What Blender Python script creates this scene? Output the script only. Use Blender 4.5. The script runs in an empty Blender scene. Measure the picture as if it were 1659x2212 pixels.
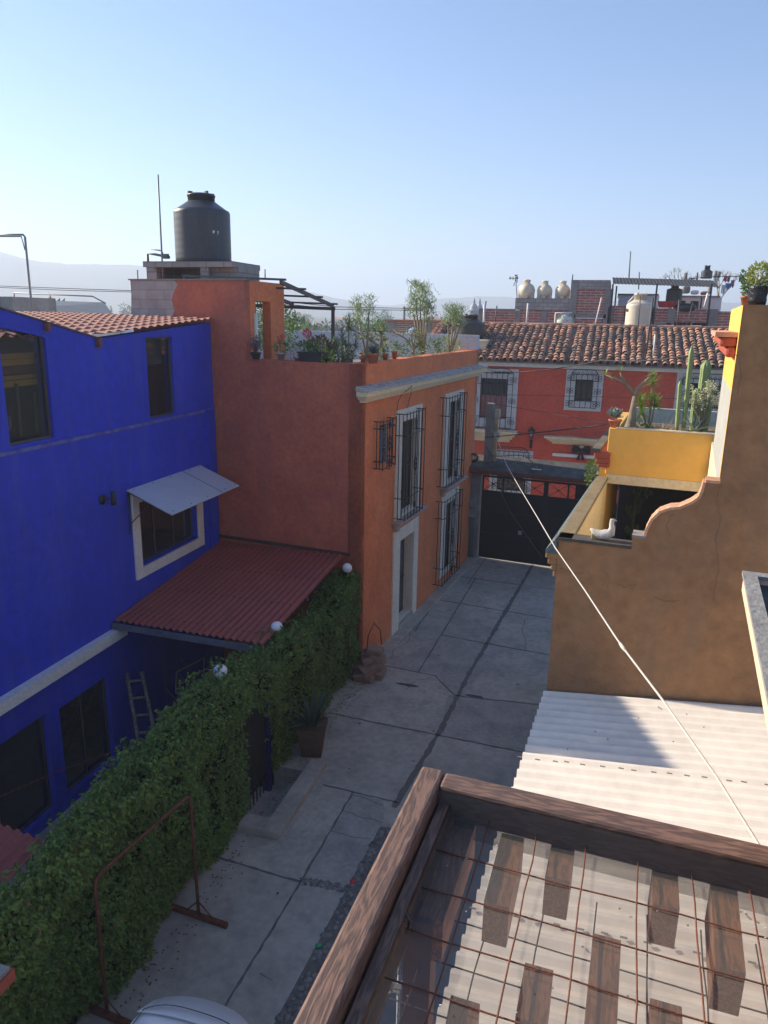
import bpy, math, random
from mathutils import Vector, Matrix, noise
random.seed(7)
S = bpy.context.scene
COL = S.collection
PI = math.pi
SUN_AZ, SUN_EL, SUN_S, SKY_S, SKY_DUST, EXPO, HAZE_D = 9, 25, 5.0, .095, .6, 1.08, .0012
# ------------------------------------------------------------------ camera model
F_, CX, CY, HC = 1600.0, 829.5, 1106.0, 7.5
ROLL = math.radians(1.07)
TH = math.atan((CY-687.0)*math.cos(ROLL)/F_)
def _cd(px, py):
    x = (px-CX)/F_; y = -(py-CY)/F_
    c, s = math.cos(ROLL), math.sin(ROLL)
    x2 = x*c-y*s; y2 = x*s+y*c
    return Vector((x2, math.cos(TH)+y2*math.sin(TH), y2*math.cos(TH)-math.sin(TH)))
_d = _cd(1329.0, 687.0+(1329.0-CX)*math.tan(ROLL))
_a = math.atan2(_d.x, _d.y)
_ca, _sa = math.cos(_a), math.sin(_a)
def ray(px, py):
    d = _cd(px, py)
    return Vector((_ca*d.x-_sa*d.y, _sa*d.x+_ca*d.y, d.z))
CAM = Vector((0, 0, HC))
def G(px, py, z=0.0):
    d = ray(px, py); return CAM+d*((z-HC)/d.z)
def X(px, py, x):
    d = ray(px, py); return CAM+d*(x/d.x)
def Y(px, py, y):
    d = ray(px, py); return CAM+d*(y/d.y)

class Fr:
    """a vertical wall frame: u along the wall, n outward, z up"""
    def __init__(s, ox, oy, ux, uy, side=1):
        l = math.hypot(ux, uy); s.o = Vector((ox, oy, 0)); s.u = Vector((ux/l, uy/l, 0))
        s.n = Vector((uy/l, -ux/l, 0))*side
    def p(s, u, n, z): return s.o+s.u*u+s.n*n+Vector((0, 0, z))
    def px(s, x, y, n=0.0):
        d = ray(x, y); o = s.o+s.n*n
        t = s.n.dot(o-CAM)/s.n.dot(d); q = CAM+d*t
        return (q-o).dot(s.u), q.z

# ------------------------------------------------------------------ mesh builder
def wloc(o):
    v = Vector((0, 0, 0))
    while o is not None:
        v += o.location; o = o.parent
    return v
class MB:
    def __init__(s): s.v = []; s.f = []; s.sm = []
    def add(s, vs, fs, smooth=False):
        b = len(s.v); s.v += [tuple(v) for v in vs]
        s.f += [tuple(i+b for i in f) for f in fs]; s.sm += [smooth]*len(fs)
        return s
    def box8(s, p):  # p: 8 points bottom ccw then top ccw
        return s.add(p, [(3, 2, 1, 0), (4, 5, 6, 7), (0, 1, 5, 4), (1, 2, 6, 5), (2, 3, 7, 6), (3, 0, 4, 7)])
    def box(s, x0, x1, y0, y1, z0, z1):
        return s.box8([(x0,y0,z0),(x1,y0,z0),(x1,y1,z0),(x0,y1,z0),(x0,y0,z1),(x1,y0,z1),(x1,y1,z1),(x0,y1,z1)])
    def fbox(s, fr, u0, u1, n0, n1, z0, z1):
        return s.box8([fr.p(u0,n1,z0), fr.p(u1,n1,z0), fr.p(u1,n0,z0), fr.p(u0,n0,z0), fr.p(u0,n1,z1), fr.p(u1,n1,z1), fr.p(u1,n0,z1), fr.p(u0,n0,z1)])
    def obox(s, c, ax, ay, az):  # centre and half axes
        c = Vector(c); ax = Vector(ax); ay = Vector(ay); az = Vector(az)
        return s.box8([c-ax-ay-az, c+ax-ay-az, c+ax+ay-az, c-ax+ay-az, c-ax-ay+az, c+ax-ay+az, c+ax+ay+az, c-ax+ay+az])
    def quad(s, a, b, c, d): return s.add([a, b, c, d], [(0, 1, 2, 3)])
    def poly_prism(s, pts, off):  # closed polygon list of Vectors, extruded by off
        n = len(pts); off = Vector(off)
        vs = [Vector(p) for p in pts]+[Vector(p)+off for p in pts]
        fs = [tuple(range(n)), tuple(reversed(range(n, 2*n)))]
        fs += [(i, i+n, (i+1) % n+n, (i+1) % n) for i in range(n)]
        return s.add(vs, fs)
    def tube(s, path, r, n=6, cap=True, smooth=True):
        path = [Vector(p) for p in path]
        if not hasattr(r, '__len__'): r = [r]*len(path)
        vs = []; up = None
        for i, p in enumerate(path):
            a = path[max(i-1, 0)]; b = path[min(i+1, len(path)-1)]
            t = (b-a).normalized()
            if up is None:
                up = Vector((0, 0, 1)) if abs(t.z) < .9 else Vector((1, 0, 0))
            x = t.cross(up)
            if x.length < 1e-4: x = t.orthogonal()
            x.normalize(); y = x.cross(t).normalized(); up = y
            for k in range(n):
                a2 = 2*PI*k/n; vs.append(p+(x*math.cos(a2)+y*math.sin(a2))*r[i])
        fs = []
        for i in range(len(path)-1):
            for k in range(n):
                fs.append((i*n+k, i*n+(k+1) % n, (i+1)*n+(k+1) % n, (i+1)*n+k))
        if cap:
            fs.append(tuple(reversed(range(n)))); m = (len(path)-1)*n; fs.append(tuple(range(m, m+n)))
        return s.add(vs, fs, smooth)
    def lathe(s, c, prof, n=20, smooth=True, cap=True, sx=1, sy=1):
        c = Vector(c); vs = []
        for r, z in prof:
            for k in range(n):
                a = 2*PI*k/n; vs.append(c+Vector((r*math.cos(a)*sx, r*math.sin(a)*sy, z)))
        fs = []
        for i in range(len(prof)-1):
            for k in range(n):
                fs.append((i*n+k, i*n+(k+1) % n, (i+1)*n+(k+1) % n, (i+1)*n+k))
        if cap:
            fs.append(tuple(reversed(range(n)))); m = (len(prof)-1)*n; fs.append(tuple(range(m, m+n)))
        return s.add(vs, fs, smooth)
    def ball(s, c, rx, ry=None, rz=None, n=12, m=8, jit=0.0, seed=0):
        ry = ry or rx; rz = rz or rx; c = Vector(c); vs = []
        for i in range(m+1):
            ph = PI*i/m
            for k in range(n):
                a = 2*PI*k/n; d = Vector((math.sin(ph)*math.cos(a), math.sin(ph)*math.sin(a), -math.cos(ph)))
                q = 1+jit*noise.noise(d*1.7+Vector((seed*3.1, seed*1.7, seed)))
                vs.append(c+Vector((d.x*rx, d.y*ry, d.z*rz))*q)
        fs = [(i*n+k, i*n+(k+1) % n, (i+1)*n+(k+1) % n, (i+1)*n+k) for i in range(m) for k in range(n)]
        return s.add(vs, fs, True)
    def torus(s, c, R, r, ax, ay, n=12, m=5):
        c = Vector(c); ax = Vector(ax).normalized(); ay = Vector(ay).normalized()
        return s.tube([c+(ax*math.cos(2*PI*i/n)+ay*math.sin(2*PI*i/n))*R for i in range(n+1)], r, m, cap=False)
    # --- foliage
    def leafq(s, p, d, nrm, L, W):
        d = Vector(d).normalized(); w = d.cross(nrm)
        if w.length < 1e-3: w = d.orthogonal()
        w.normalize(); n2 = w.cross(d)
        p = Vector(p)
        a = p; b = p+d*L*.45+w*W*.5-n2*W*.12; c = p+d*L; e = p+d*L*.45-w*W*.5-n2*W*.12; m_ = p+d*L*.5+n2*W*.1
        return s.add([a, b, c, e, m_], [(0, 1, 4), (1, 2, 4), (2, 3, 4), (3, 0, 4)])
    def blade(s, p, d, L, W, droop=.3, seg=4, tip=.1, fold=.15):
        p = Vector(p); d = Vector(d).normalized(); side = d.cross(Vector((0, 0, 1)))
        if side.length < .05: side = Vector((random.uniform(-1, 1), random.uniform(-1, 1), 0))
        side.normalize(); vs = []; q = p.copy(); dd = d.copy()
        for i in range(seg+1):
            t = i/seg; w = W*(1-t)**.7*(.75+.5*min(t*3, 1)*(1)) if i < seg else W*tip*.3
            up = side.cross(dd).normalized()
            vs += [q-side*w*.5+up*fold*w, q-up*fold*w*.3, q+side*w*.5+up*fold*w]
            dd = (dd+Vector((0, 0, -droop/seg*1.6))).normalized(); q = q+dd*L/seg
        fs = []
        for i in range(seg):
            b = i*3; fs += [(b, b+1, b+4, b+3), (b+1, b+2, b+5, b+4)]
        return s.add(vs, fs, True)
    def build(s, name, m, parent=None, smooth=None):
        me = bpy.data.meshes.new(name)
        if parent is not None: off = wloc(parent)
        else:
            xs = [v[0] for v in s.v]; ys = [v[1] for v in s.v]; zs = [v[2] for v in s.v]
            off = Vector(((min(xs)+max(xs))/2, (min(ys)+max(ys))/2, min(zs)))
        me.from_pydata([(v[0]-off.x, v[1]-off.y, v[2]-off.z) for v in s.v], [], s.f)
        me.polygons.foreach_set('use_smooth', s.sm if smooth is None else [smooth]*len(s.f))
        me.materials.append(m); me.update()
        o = bpy.data.objects.new(name, me); COL.objects.link(o)
        if parent is not None: o.parent = parent
        else: o.location = off
        return o
def tag(o, label=None, cat=None, group=None, kind=None):
    if label: o['label'] = label
    if cat: o['category'] = cat
    if group: o['group'] = group
    if kind: o['kind'] = kind
    return o
def thing(name, label, cat, loc, group=None):
    o = bpy.data.objects.new(name, None); COL.objects.link(o); o.location = Vector(loc)
    o.empty_display_size = .3
    return tag(o, label, cat, group)
def copy_tree(o, parent=None):
    kids = [c for c in bpy.data.objects if c.parent == o]
    c = o.copy(); COL.objects.link(c)
    if parent is not None: c.parent = parent
    for k in kids: copy_tree(k, c)
    return c
def struct(o): o['kind'] = 'structure'; return o
def bevel(o, w=.01, seg=2):
    md = o.modifiers.new('bevel', 'BEVEL'); md.width = w; md.segments = seg; md.limit_method = 'ANGLE'; md.angle_limit = math.radians(40)
    return o

def wall_holes(mb, fr, L, z0, z1, th, holes, ztop=None, n0=0.0):
    """wall L long, front at n0, back at n0-th, rectangular through holes (u0,u1,z0,z1)"""
    us = sorted({0.0, L, *[h[0] for h in holes], *[h[1] for h in holes], *([a for a, _ in ztop] if ztop else [])})
    us = [u for u in us if 0 <= u <= L]
    zs = sorted({z0, z1, *[h[2] for h in holes], *[h[3] for h in holes]})
    def top(u):
        if not ztop: return z1
        for (a, za), (b, zb) in zip(ztop, ztop[1:]):
            if a <= u <= b: return za+(zb-za)*(u-a)/(b-a)
        return ztop[-1][1]
    def zz(j, u): return top(u) if j == len(zs)-1 else min(zs[j], top(u))
    nu, nz = len(us)-1, len(zs)-1
    def solid(i, j):
        if i < 0 or j < 0 or i >= nu or j >= nz: return False
        cu, cz = (us[i]+us[i+1])/2, (zs[j]+zs[j+1])/2
        return not any(h[0] < cu < h[1] and h[2] < cz < h[3] for h in holes)
    P = fr.p; a, b = n0, n0-th
    for i in range(nu):
        for j in range(nz):
            if not solid(i, j): continue
            u0, u1 = us[i], us[i+1]; zl0, zl1, zh0, zh1 = zz(j, u0), zz(j, u1), zz(j+1, u0), zz(j+1, u1)
            mb.quad(P(u0,a,zl0), P(u1,a,zl1), P(u1,a,zh1), P(u0,a,zh0))
            mb.quad(P(u1,b,zl1), P(u0,b,zl0), P(u0,b,zh0), P(u1,b,zh1))
            if not solid(i-1, j): mb.quad(P(u0,b,zl0), P(u0,a,zl0), P(u0,a,zh0), P(u0,b,zh0))
            if not solid(i+1, j): mb.quad(P(u1,a,zl1), P(u1,b,zl1), P(u1,b,zh1), P(u1,a,zh1))
            if not solid(i, j-1): mb.quad(P(u0,b,zl0), P(u1,b,zl1), P(u1,a,zl1), P(u0,a,zl0))
            if not solid(i, j+1): mb.quad(P(u0,a,zh0), P(u1,a,zh1), P(u1,b,zh1), P(u0,b,zh0))
    return mb
def trim(mb, fr, u0, u1, z0, z1, w, n0, n1, bottom=False):
    """a frame of boards round an opening; outer rectangle u0..u1, z0..z1"""
    mb.fbox(fr, u0, u0+w, n0, n1, z0, z1); mb.fbox(fr, u1-w, u1, n0, n1, z0, z1)
    mb.fbox(fr, u0+w, u1-w, n0, n1, z1-w, z1)
    if bottom: mb.fbox(fr, u0+w, u1-w, n0, n1, z0, z0+w)
def corrugated(mb, O, A, B, pitch, amp, th=.006, trap=False):
    """sheet from O; A along ribs, B across"""
    O = Vector(O); A = Vector(A); B = Vector(B); nrm = A.cross(B).normalized()
    if nrm.z < 0: nrm = -nrm
    n = max(1, int(round(B.length/pitch))); sub = 8; top = []
    for i in range(n*sub+1):
        t = i/(n*sub); ph = (i % sub)/sub
        if trap: h = amp*max(-1, min(1, 2.2*math.sin(2*PI*ph)))
        else: h = amp*math.sin(2*PI*ph)
        top.append((t, h))
    vs = []; 
    for k in (0, 1):
        for e in (0, 1):
            for t, h in top: vs.append(O+A*e+B*t+nrm*(h-k*th))
    m = len(top); fs = []
    for i in range(m-1):
        fs.append((i, i+1, m+i+1, m+i)); fs.append((2*m+i+1, 2*m+i, 3*m+i, 3*m+i+1))
        fs.append((i+1, i, 2*m+i, 2*m+i+1)); fs.append((m+i, m+i+1, 3*m+i+1, 3*m+i))
    fs += [(0, m, 3*m, 2*m), (m-1, 3*m-1, 4*m-1, 2*m-1)]
    return mb.add(vs, fs, False)

# ------------------------------------------------------------------ materials
MC = {}
def nd(nt, t, **k):
    n = nt.nodes.new(t)
    for a, b in k.items():
        if a.startswith('i_'): n.inputs[a[2:].replace('_', ' ')].default_value = b
        else: setattr(n, a, b)
    return n
def rgb(c): return (c[0], c[1], c[2], 1)
def mat(name, c1, c2=None, scale=3.0, rough=.8, bump=.0, bscale=60., metal=0., stain=0., stc=None, island=None, spec=None, big=None, stretch=None, trans=0., coat=0., fine=.12):
    if name in MC: return MC[name]
    m = bpy.data.materials.new(name); m.use_nodes = True; nt = m.node_tree; L = nt.links
    bs = nt.nodes['Principled BSDF']; bs.inputs['Roughness'].default_value = rough; bs.inputs['Metallic'].default_value = metal
    if spec is not None: bs.inputs['Specular IOR Level'].default_value = spec
    if coat: bs.inputs['Coat Weight'].default_value = coat; bs.inputs['Coat Roughness'].default_value = .08
    tc = nd(nt, 'ShaderNodeTexCoord'); src = tc.outputs['Object']
    if stretch:
        mp = nd(nt, 'ShaderNodeMapping'); mp.inputs['Scale'].default_value = stretch; L.new(src, mp.inputs[0]); src2 = mp.outputs[0]
    else: src2 = src
    c2 = c2 or tuple(x*.82 for x in c1)
    n1 = nd(nt, 'ShaderNodeTexNoise', i_Scale=scale, i_Detail=7., i_Roughness=.62); L.new(src2, n1.inputs['Vector'])
    r1 = nd(nt, 'ShaderNodeMapRange'); r1.inputs['From Min'].default_value = .34; r1.inputs['From Max'].default_value = .66; L.new(n1.outputs['Fac'], r1.inputs['Value'])
    mx = nd(nt, 'ShaderNodeMixRGB'); mx.inputs['Color1'].default_value = rgb(c1); mx.inputs['Color2'].default_value = rgb(c2); L.new(r1.outputs[0], mx.inputs['Fac'])
    col = mx.outputs[0]
    if island:
        ge = nd(nt, 'ShaderNodeNewGeometry'); cr = nd(nt, 'ShaderNodeValToRGB'); el = cr.color_ramp.elements
        while len(el) < len(island): el.new(.5)
        for i, c in enumerate(island): el[i].position = i/(len(island)-1); el[i].color = rgb(c)
        L.new(ge.outputs['Random Per Island'], cr.inputs[0])
        m2 = nd(nt, 'ShaderNodeMixRGB', blend_type='MIX'); m2.inputs['Fac'].default_value = .8; L.new(col, m2.inputs[1]); L.new(cr.outputs[0], m2.inputs[2]); col = m2.outputs[0]
    if fine:
        nf = nd(nt, 'ShaderNodeTexNoise', i_Scale=scale*9, i_Detail=4.); L.new(src, nf.inputs['Vector'])
        rf = nd(nt, 'ShaderNodeMapRange'); rf.inputs['From Min'].default_value = .3; rf.inputs['From Max'].default_value = .7
        rf.inputs['To Min'].default_value = 1-fine; rf.inputs['To Max'].default_value = 1+fine; L.new(nf.outputs['Fac'], rf.inputs['Value'])
        m4 = nd(nt, 'ShaderNodeMixRGB', blend_type='MULTIPLY'); m4.inputs['Fac'].default_value = 1; L.new(col, m4.inputs[1]); L.new(rf.outputs[0], m4.inputs[2]); col = m4.outputs[0]
    if stain:
        mp2 = nd(nt, 'ShaderNodeMapping'); mp2.inputs['Scale'].default_value = (2.2, 2.2, .35); L.new(src, mp2.inputs[0])
        n2 = nd(nt, 'ShaderNodeTexNoise', i_Scale=1.1, i_Detail=6., i_Roughness=.7); L.new(mp2.outputs[0], n2.inputs['Vector'])
        r2 = nd(nt, 'ShaderNodeMapRange'); r2.inputs['From Min'].default_value = .48; r2.inputs['From Max'].default_value = .75; r2.inputs['To Max'].default_value = stain; L.new(n2.outputs['Fac'], r2.inputs['Value'])
        m3 = nd(nt, 'ShaderNodeMixRGB'); L.new(r2.outputs[0], m3.inputs[0]); L.new(col, m3.inputs[1]); m3.inputs[2].default_value = rgb(stc or tuple(x*.45 for x in c1)); col = m3.outputs[0]
    L.new(col, bs.inputs['Base Color'])
    if bump:
        nb = nd(nt, 'ShaderNodeTexNoise', i_Scale=bscale, i_Detail=5.); L.new(src2 if stretch else src, nb.inputs['Vector'])
        bp = nd(nt, 'ShaderNodeBump'); bp.inputs['Strength'].default_value = bump; bp.inputs['Distance'].default_value = .02
        L.new(nb.outputs['Fac'], bp.inputs['Height']); L.new(bp.outputs[0], bs.inputs['Normal'])
    if trans:
        bs.inputs['Transmission Weight'].default_value = 0
        tr = nd(nt, 'ShaderNodeBsdfTranslucent'); L.new(col, tr.inputs[0]); ms = nd(nt, 'ShaderNodeMixShader'); ms.inputs[0].default_value = trans
        L.new(bs.outputs[0], ms.inputs[1]); L.new(tr.outputs[0], ms.inputs[2]); L.new(ms.outputs[0], nt.nodes['Material Output'].inputs[0])
    MC[name] = m; return m
def brick_mat(name, c1, c2, mortar, bw, bh, ms=.012, rough=.9, squash=1):
    if name in MC: return MC[name]
    m = bpy.data.materials.new(name); m.use_nodes = True; nt = m.node_tree; L = nt.links; bs = nt.nodes['Principled BSDF']; bs.inputs['Roughness'].default_value = rough
    tc = nd(nt, 'ShaderNodeTexCoord'); sp = nd(nt, 'ShaderNodeSeparateXYZ'); L.new(tc.outputs['Object'], sp.inputs[0])
    ad = nd(nt, 'ShaderNodeMath', operation='ADD'); L.new(sp.outputs[0], ad.inputs[0]); L.new(sp.outputs[1], ad.inputs[1])
    cb = nd(nt, 'ShaderNodeCombineXYZ'); L.new(ad.outputs[0], cb.inputs[0]); L.new(sp.outputs[2], cb.inputs[1])
    br = nd(nt, 'ShaderNodeTexBrick'); L.new(cb.outputs[0], br.inputs['Vector'])
    br.inputs['Scale'].default_value = 1; br.inputs['Brick Width'].default_value = bw; br.inputs['Row Height'].default_value = bh; br.inputs['Mortar Size'].default_value = ms
    br.inputs['Color1'].default_value = rgb(c1); br.inputs['Color2'].default_value = rgb(c2); br.inputs['Mortar'].default_value = rgb(mortar)
    n1 = nd(nt, 'ShaderNodeTexNoise', i_Scale=2.5, i_Detail=8.); L.new(tc.outputs['Object'], n1.inputs['Vector'])
    r = nd(nt, 'ShaderNodeMapRange'); r.inputs['To Min'].default_value = .55; r.inputs['To Max'].default_value = 1.4; L.new(n1.outputs[0], r.inputs[0])
    mu = nd(nt, 'ShaderNodeMixRGB', blend_type='MULTIPLY'); mu.inputs[0].default_value = 1; L.new(br.outputs['Color'], mu.inputs[1]); L.new(r.outputs[0], mu.inputs[2]); L.new(mu.outputs[0], bs.inputs['Base Color'])
    bp = nd(nt, 'ShaderNodeBump'); bp.inputs['Strength'].default_value = .5; bp.inputs['Distance'].default_value = .01; L.new(br.outputs['Fac'], bp.inputs['Height']); bp.invert = True; L.new(bp.outputs[0], bs.inputs['Normal'])
    MC[name] = m; return m
def wood_mat(name, c1, c2, stretch, rough=.55, coat=0.):
    if name in MC: return MC[name]
    m = bpy.data.materials.new(name); m.use_nodes = True; nt = m.node_tree; L = nt.links; bs = nt.nodes['Principled BSDF']; bs.inputs['Roughness'].default_value = rough
    tc = nd(nt, 'ShaderNodeTexCoord'); mp = nd(nt, 'ShaderNodeMapping'); mp.inputs['Scale'].default_value = stretch; L.new(tc.outputs['Object'], mp.inputs[0])
    n0 = nd(nt, 'ShaderNodeTexNoise', i_Scale=1.2, i_Detail=3.); L.new(mp.outputs[0], n0.inputs['Vector'])
    mm = nd(nt, 'ShaderNodeMath', operation='MULTIPLY'); mm.inputs[1].default_value = 38; L.new(n0.outputs[0], mm.inputs[0])
    fr = nd(nt, 'ShaderNodeMath', operation='SINE'); L.new(mm.outputs[0], fr.inputs[0])
    n1 = nd(nt, 'ShaderNodeTexNoise', i_Scale=9., i_Detail=8., i_Roughness=.7); L.new(mp.outputs[0], n1.inputs['Vector'])
    ad = nd(nt, 'ShaderNodeMath', operation='MULTIPLY_ADD'); ad.inputs[1].default_value = .20; L.new(fr.outputs[0], ad.inputs[0]); L.new(n1.outputs[0], ad.inputs[2])
    cr = nd(nt, 'ShaderNodeValToRGB'); cr.color_ramp.elements[0].position = .3; cr.color_ramp.elements[1].position = .72
    cr.color_ramp.elements[0].color = rgb(c2); cr.color_ramp.elements[1].color = rgb(c1); L.new(ad.outputs[0], cr.inputs[0]); L.new(cr.outputs[0], bs.inputs['Base Color'])
    bp = nd(nt, 'ShaderNodeBump'); bp.inputs['Strength'].default_value = .35; bp.inputs['Distance'].default_value = .004; L.new(ad.outputs[0], bp.inputs['Height']); L.new(bp.outputs[0], bs.inputs['Normal'])
    MC[name] = m; return m
def glass_mat(name, c=(.02, .025, .03), rough=.06, spec=.9):
    if name in MC: return MC[name]
    m = mat(name, c, tuple(x*.6 for x in c), scale=1.5, rough=rough, fine=0)
    m.node_tree.nodes['Principled BSDF'].inputs['Specular IOR Level'].default_value = spec
    return m
def net_mat(name, c, alpha):
    m = bpy.data.materials.new(name); m.use_nodes = True; nt = m.node_tree; L = nt.links; bs = nt.nodes['Principled BSDF']
    bs.inputs['Base Color'].default_value = rgb(c); bs.inputs['Roughness'].default_value = .8
    tc = nd(nt, 'ShaderNodeTexCoord'); n1 = nd(nt, 'ShaderNodeTexNoise', i_Scale=6., i_Detail=6.); L.new(tc.outputs['Object'], n1.inputs['Vector'])
    r = nd(nt, 'ShaderNodeMapRange'); r.inputs['To Min'].default_value = alpha-.12; r.inputs['To Max'].default_value = alpha+.12; L.new(n1.outputs[0], r.inputs[0])
    tr = nd(nt, 'ShaderNodeBsdfTransparent'); ms = nd(nt, 'ShaderNodeMixShader'); L.new(r.outputs[0], ms.inputs[0]); L.new(tr.outputs[0], ms.inputs[1]); L.new(bs.outputs[0], ms.inputs[2]); L.new(ms.outputs[0], nt.nodes['Material Output'].inputs[0])
    return m

BLUE = mat('blue_stucco', (.022, .045, .58), (.018, .036, .46), scale=.7, rough=.72, bump=.5, bscale=35, stain=.5, stc=(.075, .095, .42), fine=.1)
ORANGE = mat('orange_stucco', (.82, .25, .095), (.70, .20, .075), scale=1.3, rough=.9, bump=.7, bscale=45, stain=.3, stc=(.4, .14, .09))  # lit copy: the front's extra light is put into the colour
ORANGE_SHADED = mat('orange_stucco_shaded', (.56, .155, .085), (.42, .11, .07), scale=1.3, rough=.9, bump=.7, bscale=45, stain=.6, stc=(.27, .12, .1))  # shaded copy of the orange: the side wall's shade is in the colour
REDW = mat('red_stucco', (.66, .10, .05), (.56, .08, .045), scale=1.2, rough=.85, bump=.2, bscale=40, stain=.2, stc=(.4, .08, .05))
BROWN = mat('ochre_stucco', (.37, .195, .085), (.27, .14, .065), scale=.8, rough=.9, bump=.8, bscale=28, stain=.7, stc=(.24, .16, .10), fine=.16)
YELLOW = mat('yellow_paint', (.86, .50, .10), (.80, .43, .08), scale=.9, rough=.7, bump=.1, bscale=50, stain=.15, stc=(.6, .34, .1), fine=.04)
CREAM = mat('cream_paint', (.74, .62, .40), (.68, .56, .36), scale=2, rough=.75, bump=.15, stain=.2, stc=(.4, .34, .24))
WHITE = mat('white_paint', (.78, .76, .72), (.7, .68, .64), scale=3, rough=.6, bump=.15, stain=.2, stc=(.45, .42, .38))
GREY = mat('raw_concrete', (.30, .29, .27), (.21, .2, .19), scale=2.5, rough=.95, bump=.5, bscale=30, stain=.4, stc=(.13, .12, .11))
DGREY = mat('mossy_concrete', (.11, .105, .10), (.055, .055, .05), scale=4, rough=.95, bump=.8, bscale=22, stain=.4, stc=(.3, .29, .27))
PEACH = mat('peach_paint', (.80, .52, .36), (.72, .45, .3), scale=2, rough=.8, bump=.3)
IRON = mat('black_iron', (.02, .02, .022), rough=.5, bump=.1)
DSTEEL = mat('dark_steel', (.07, .075, .085), (.1, .08, .07), scale=8, rough=.55, metal=.3)
RUST = mat('rusty_steel', (.20, .065, .035), (.11, .04, .025), scale=14, rough=.85, bump=.3, bscale=120)
GLASS = glass_mat('dark_glass')
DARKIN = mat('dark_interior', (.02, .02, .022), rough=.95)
TERRA = mat('terracotta', (.48, .17, .08), (.36, .13, .07), scale=9, rough=.85, bump=.2)
BLACKP = mat('black_plastic', (.018, .018, .02), (.03, .03, .03), scale=6, rough=.45)
BRICK = brick_mat('brick_wall', (.42, .14, .09), (.30, .10, .07), (.42, .38, .34), .26, .075)
BLOCK = brick_mat('block_wall', (.36, .34, .31), (.28, .27, .25), (.22, .21, .2), .42, .21, .015)
WOODP = wood_mat('stained_wood', (.22, .125, .085), (.10, .06, .045), (22, 3.0, 22))
WOODX = wood_mat('stained_wood_cross', (.22, .125, .085), (.10, .06, .045), (3.0, 22, 22))
WOODB = wood_mat('board_wood', (.62, .26, .11), (.32, .12, .05), (20, 4, 20))
GWOOD = wood_mat('grey_wood', (.3, .28, .25), (.12, .11, .1), (9, 9, 2))
WIREM = mat('wire_rubber', (.03, .03, .032), rough=.6)
ROPE = mat('white_rope', (.62, .59, .53), (.46, .43, .38), scale=60, rough=.9, bump=.4, bscale=200)
def leafmat(name, cols, tr=.25, rough=.5):
    return mat(name, cols[0], cols[-1], scale=4, rough=rough, island=cols, trans=tr, spec=.35, fine=0)
# ================================================================== SETTING
PAVE = mat('alley_concrete', (.50, .45, .385), (.36, .33, .285), scale=.9, rough=.9, bump=.35, bscale=30, stain=.55, stc=(.2, .19, .175))
JOINT = mat('joint_dirt', (.13, .125, .11), (.2, .19, .165), scale=12, rough=1, bump=.5)
LAND = mat('valley_ground', (.07, .085, .04), (.14, .12, .08), scale=.02, rough=1)
def landz(x, y):
    d = math.hypot(x, y); t = max(0, min(1, (d-50)/750)); return -1.6+9.5*t*t*(3-2*t)
mb = MB(); R0 = [0, 20, 40, 60, 90, 130, 180, 250, 340, 450, 600, 800, 1100, 1500, 2100]; NA = 48; vs = []
for r_ in R0:
    for k in range(NA):
        a = 2*PI*k/NA; x, y = r_*math.cos(a), r_*math.sin(a); vs.append((x, y, landz(x, y)))
fs = [(i*NA+k, (i+1)*NA+k, (i+1)*NA+(k+1) % NA, i*NA+(k+1) % NA) for i in range(len(R0)-1) for k in range(NA)]
mb.add(vs, fs, True); struct(mb.build('ground', LAND))
mb = MB()
mb.box(-4.35, 1.3, -4, 23.3, -.4, 0); mb.box(-4.95, -4.35, -4, 8.85, -.4, 0); mb.box(-4.95, -4.35, 10.25, 23.3, -.4, 0)
struct(mb.build('alley_pavement', PAVE))
mb = MB(); mb.box(-30, 30, 23.3, 30, -.5, .02); struct(mb.build('street', PAVE))
mb = MB(); mb.box(-8.6, -4.95, -4, 14.6, -1.2, -.7); struct(mb.build('yard_floor', PAVE))
def blob(mb, c, rx, ry, z, n=18, sd=0):
    mb.add([(c.x+rx*math.cos(2*PI*k/n)*(1+.35*noise.noise(Vector((math.cos(2*PI*k/n)*2+sd, math.sin(2*PI*k/n)*2, sd)))), c.y+ry*math.sin(2*PI*k/n)*(1+.35*noise.noise(Vector((math.cos(2*PI*k/n)*2, sd+math.sin(2*PI*k/n)*2, sd+4)))), z) for k in range(n)], [tuple(range(n))])
def ribbon(mb, pts, w, z=.004, jit=0.0):
    P = []
    for a, b in zip(pts, pts[1:]):
        n = max(1, int((b-a).length/.12))
        for i in range(n): P.append(a.lerp(b, i/n))
    P.append(pts[-1]); vs = []
    for i, p in enumerate(P):
        t = (P[min(i+1, len(P)-1)]-P[max(i-1, 0)]).normalized(); s_ = Vector((-t.y, t.x, 0))
        q = p+s_*random.uniform(-jit, jit); ww = w*random.uniform(.6, 1.3) if jit else w
        vs += [(q.x-s_.x*ww/2, q.y-s_.y*ww/2, z), (q.x+s_.x*ww/2, q.y+s_.y*ww/2, z)]
    fs = [(2*i, 2*i+1, 2*i+3, 2*i+2) if False else (2*i+1, 2*i, 2*i+2, 2*i+3) for i in range(len(P)-1)]
    mb.add(vs, fs)
g = lambda *ps: [G(x, y) for x, y in ps]
mb = MB()
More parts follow.
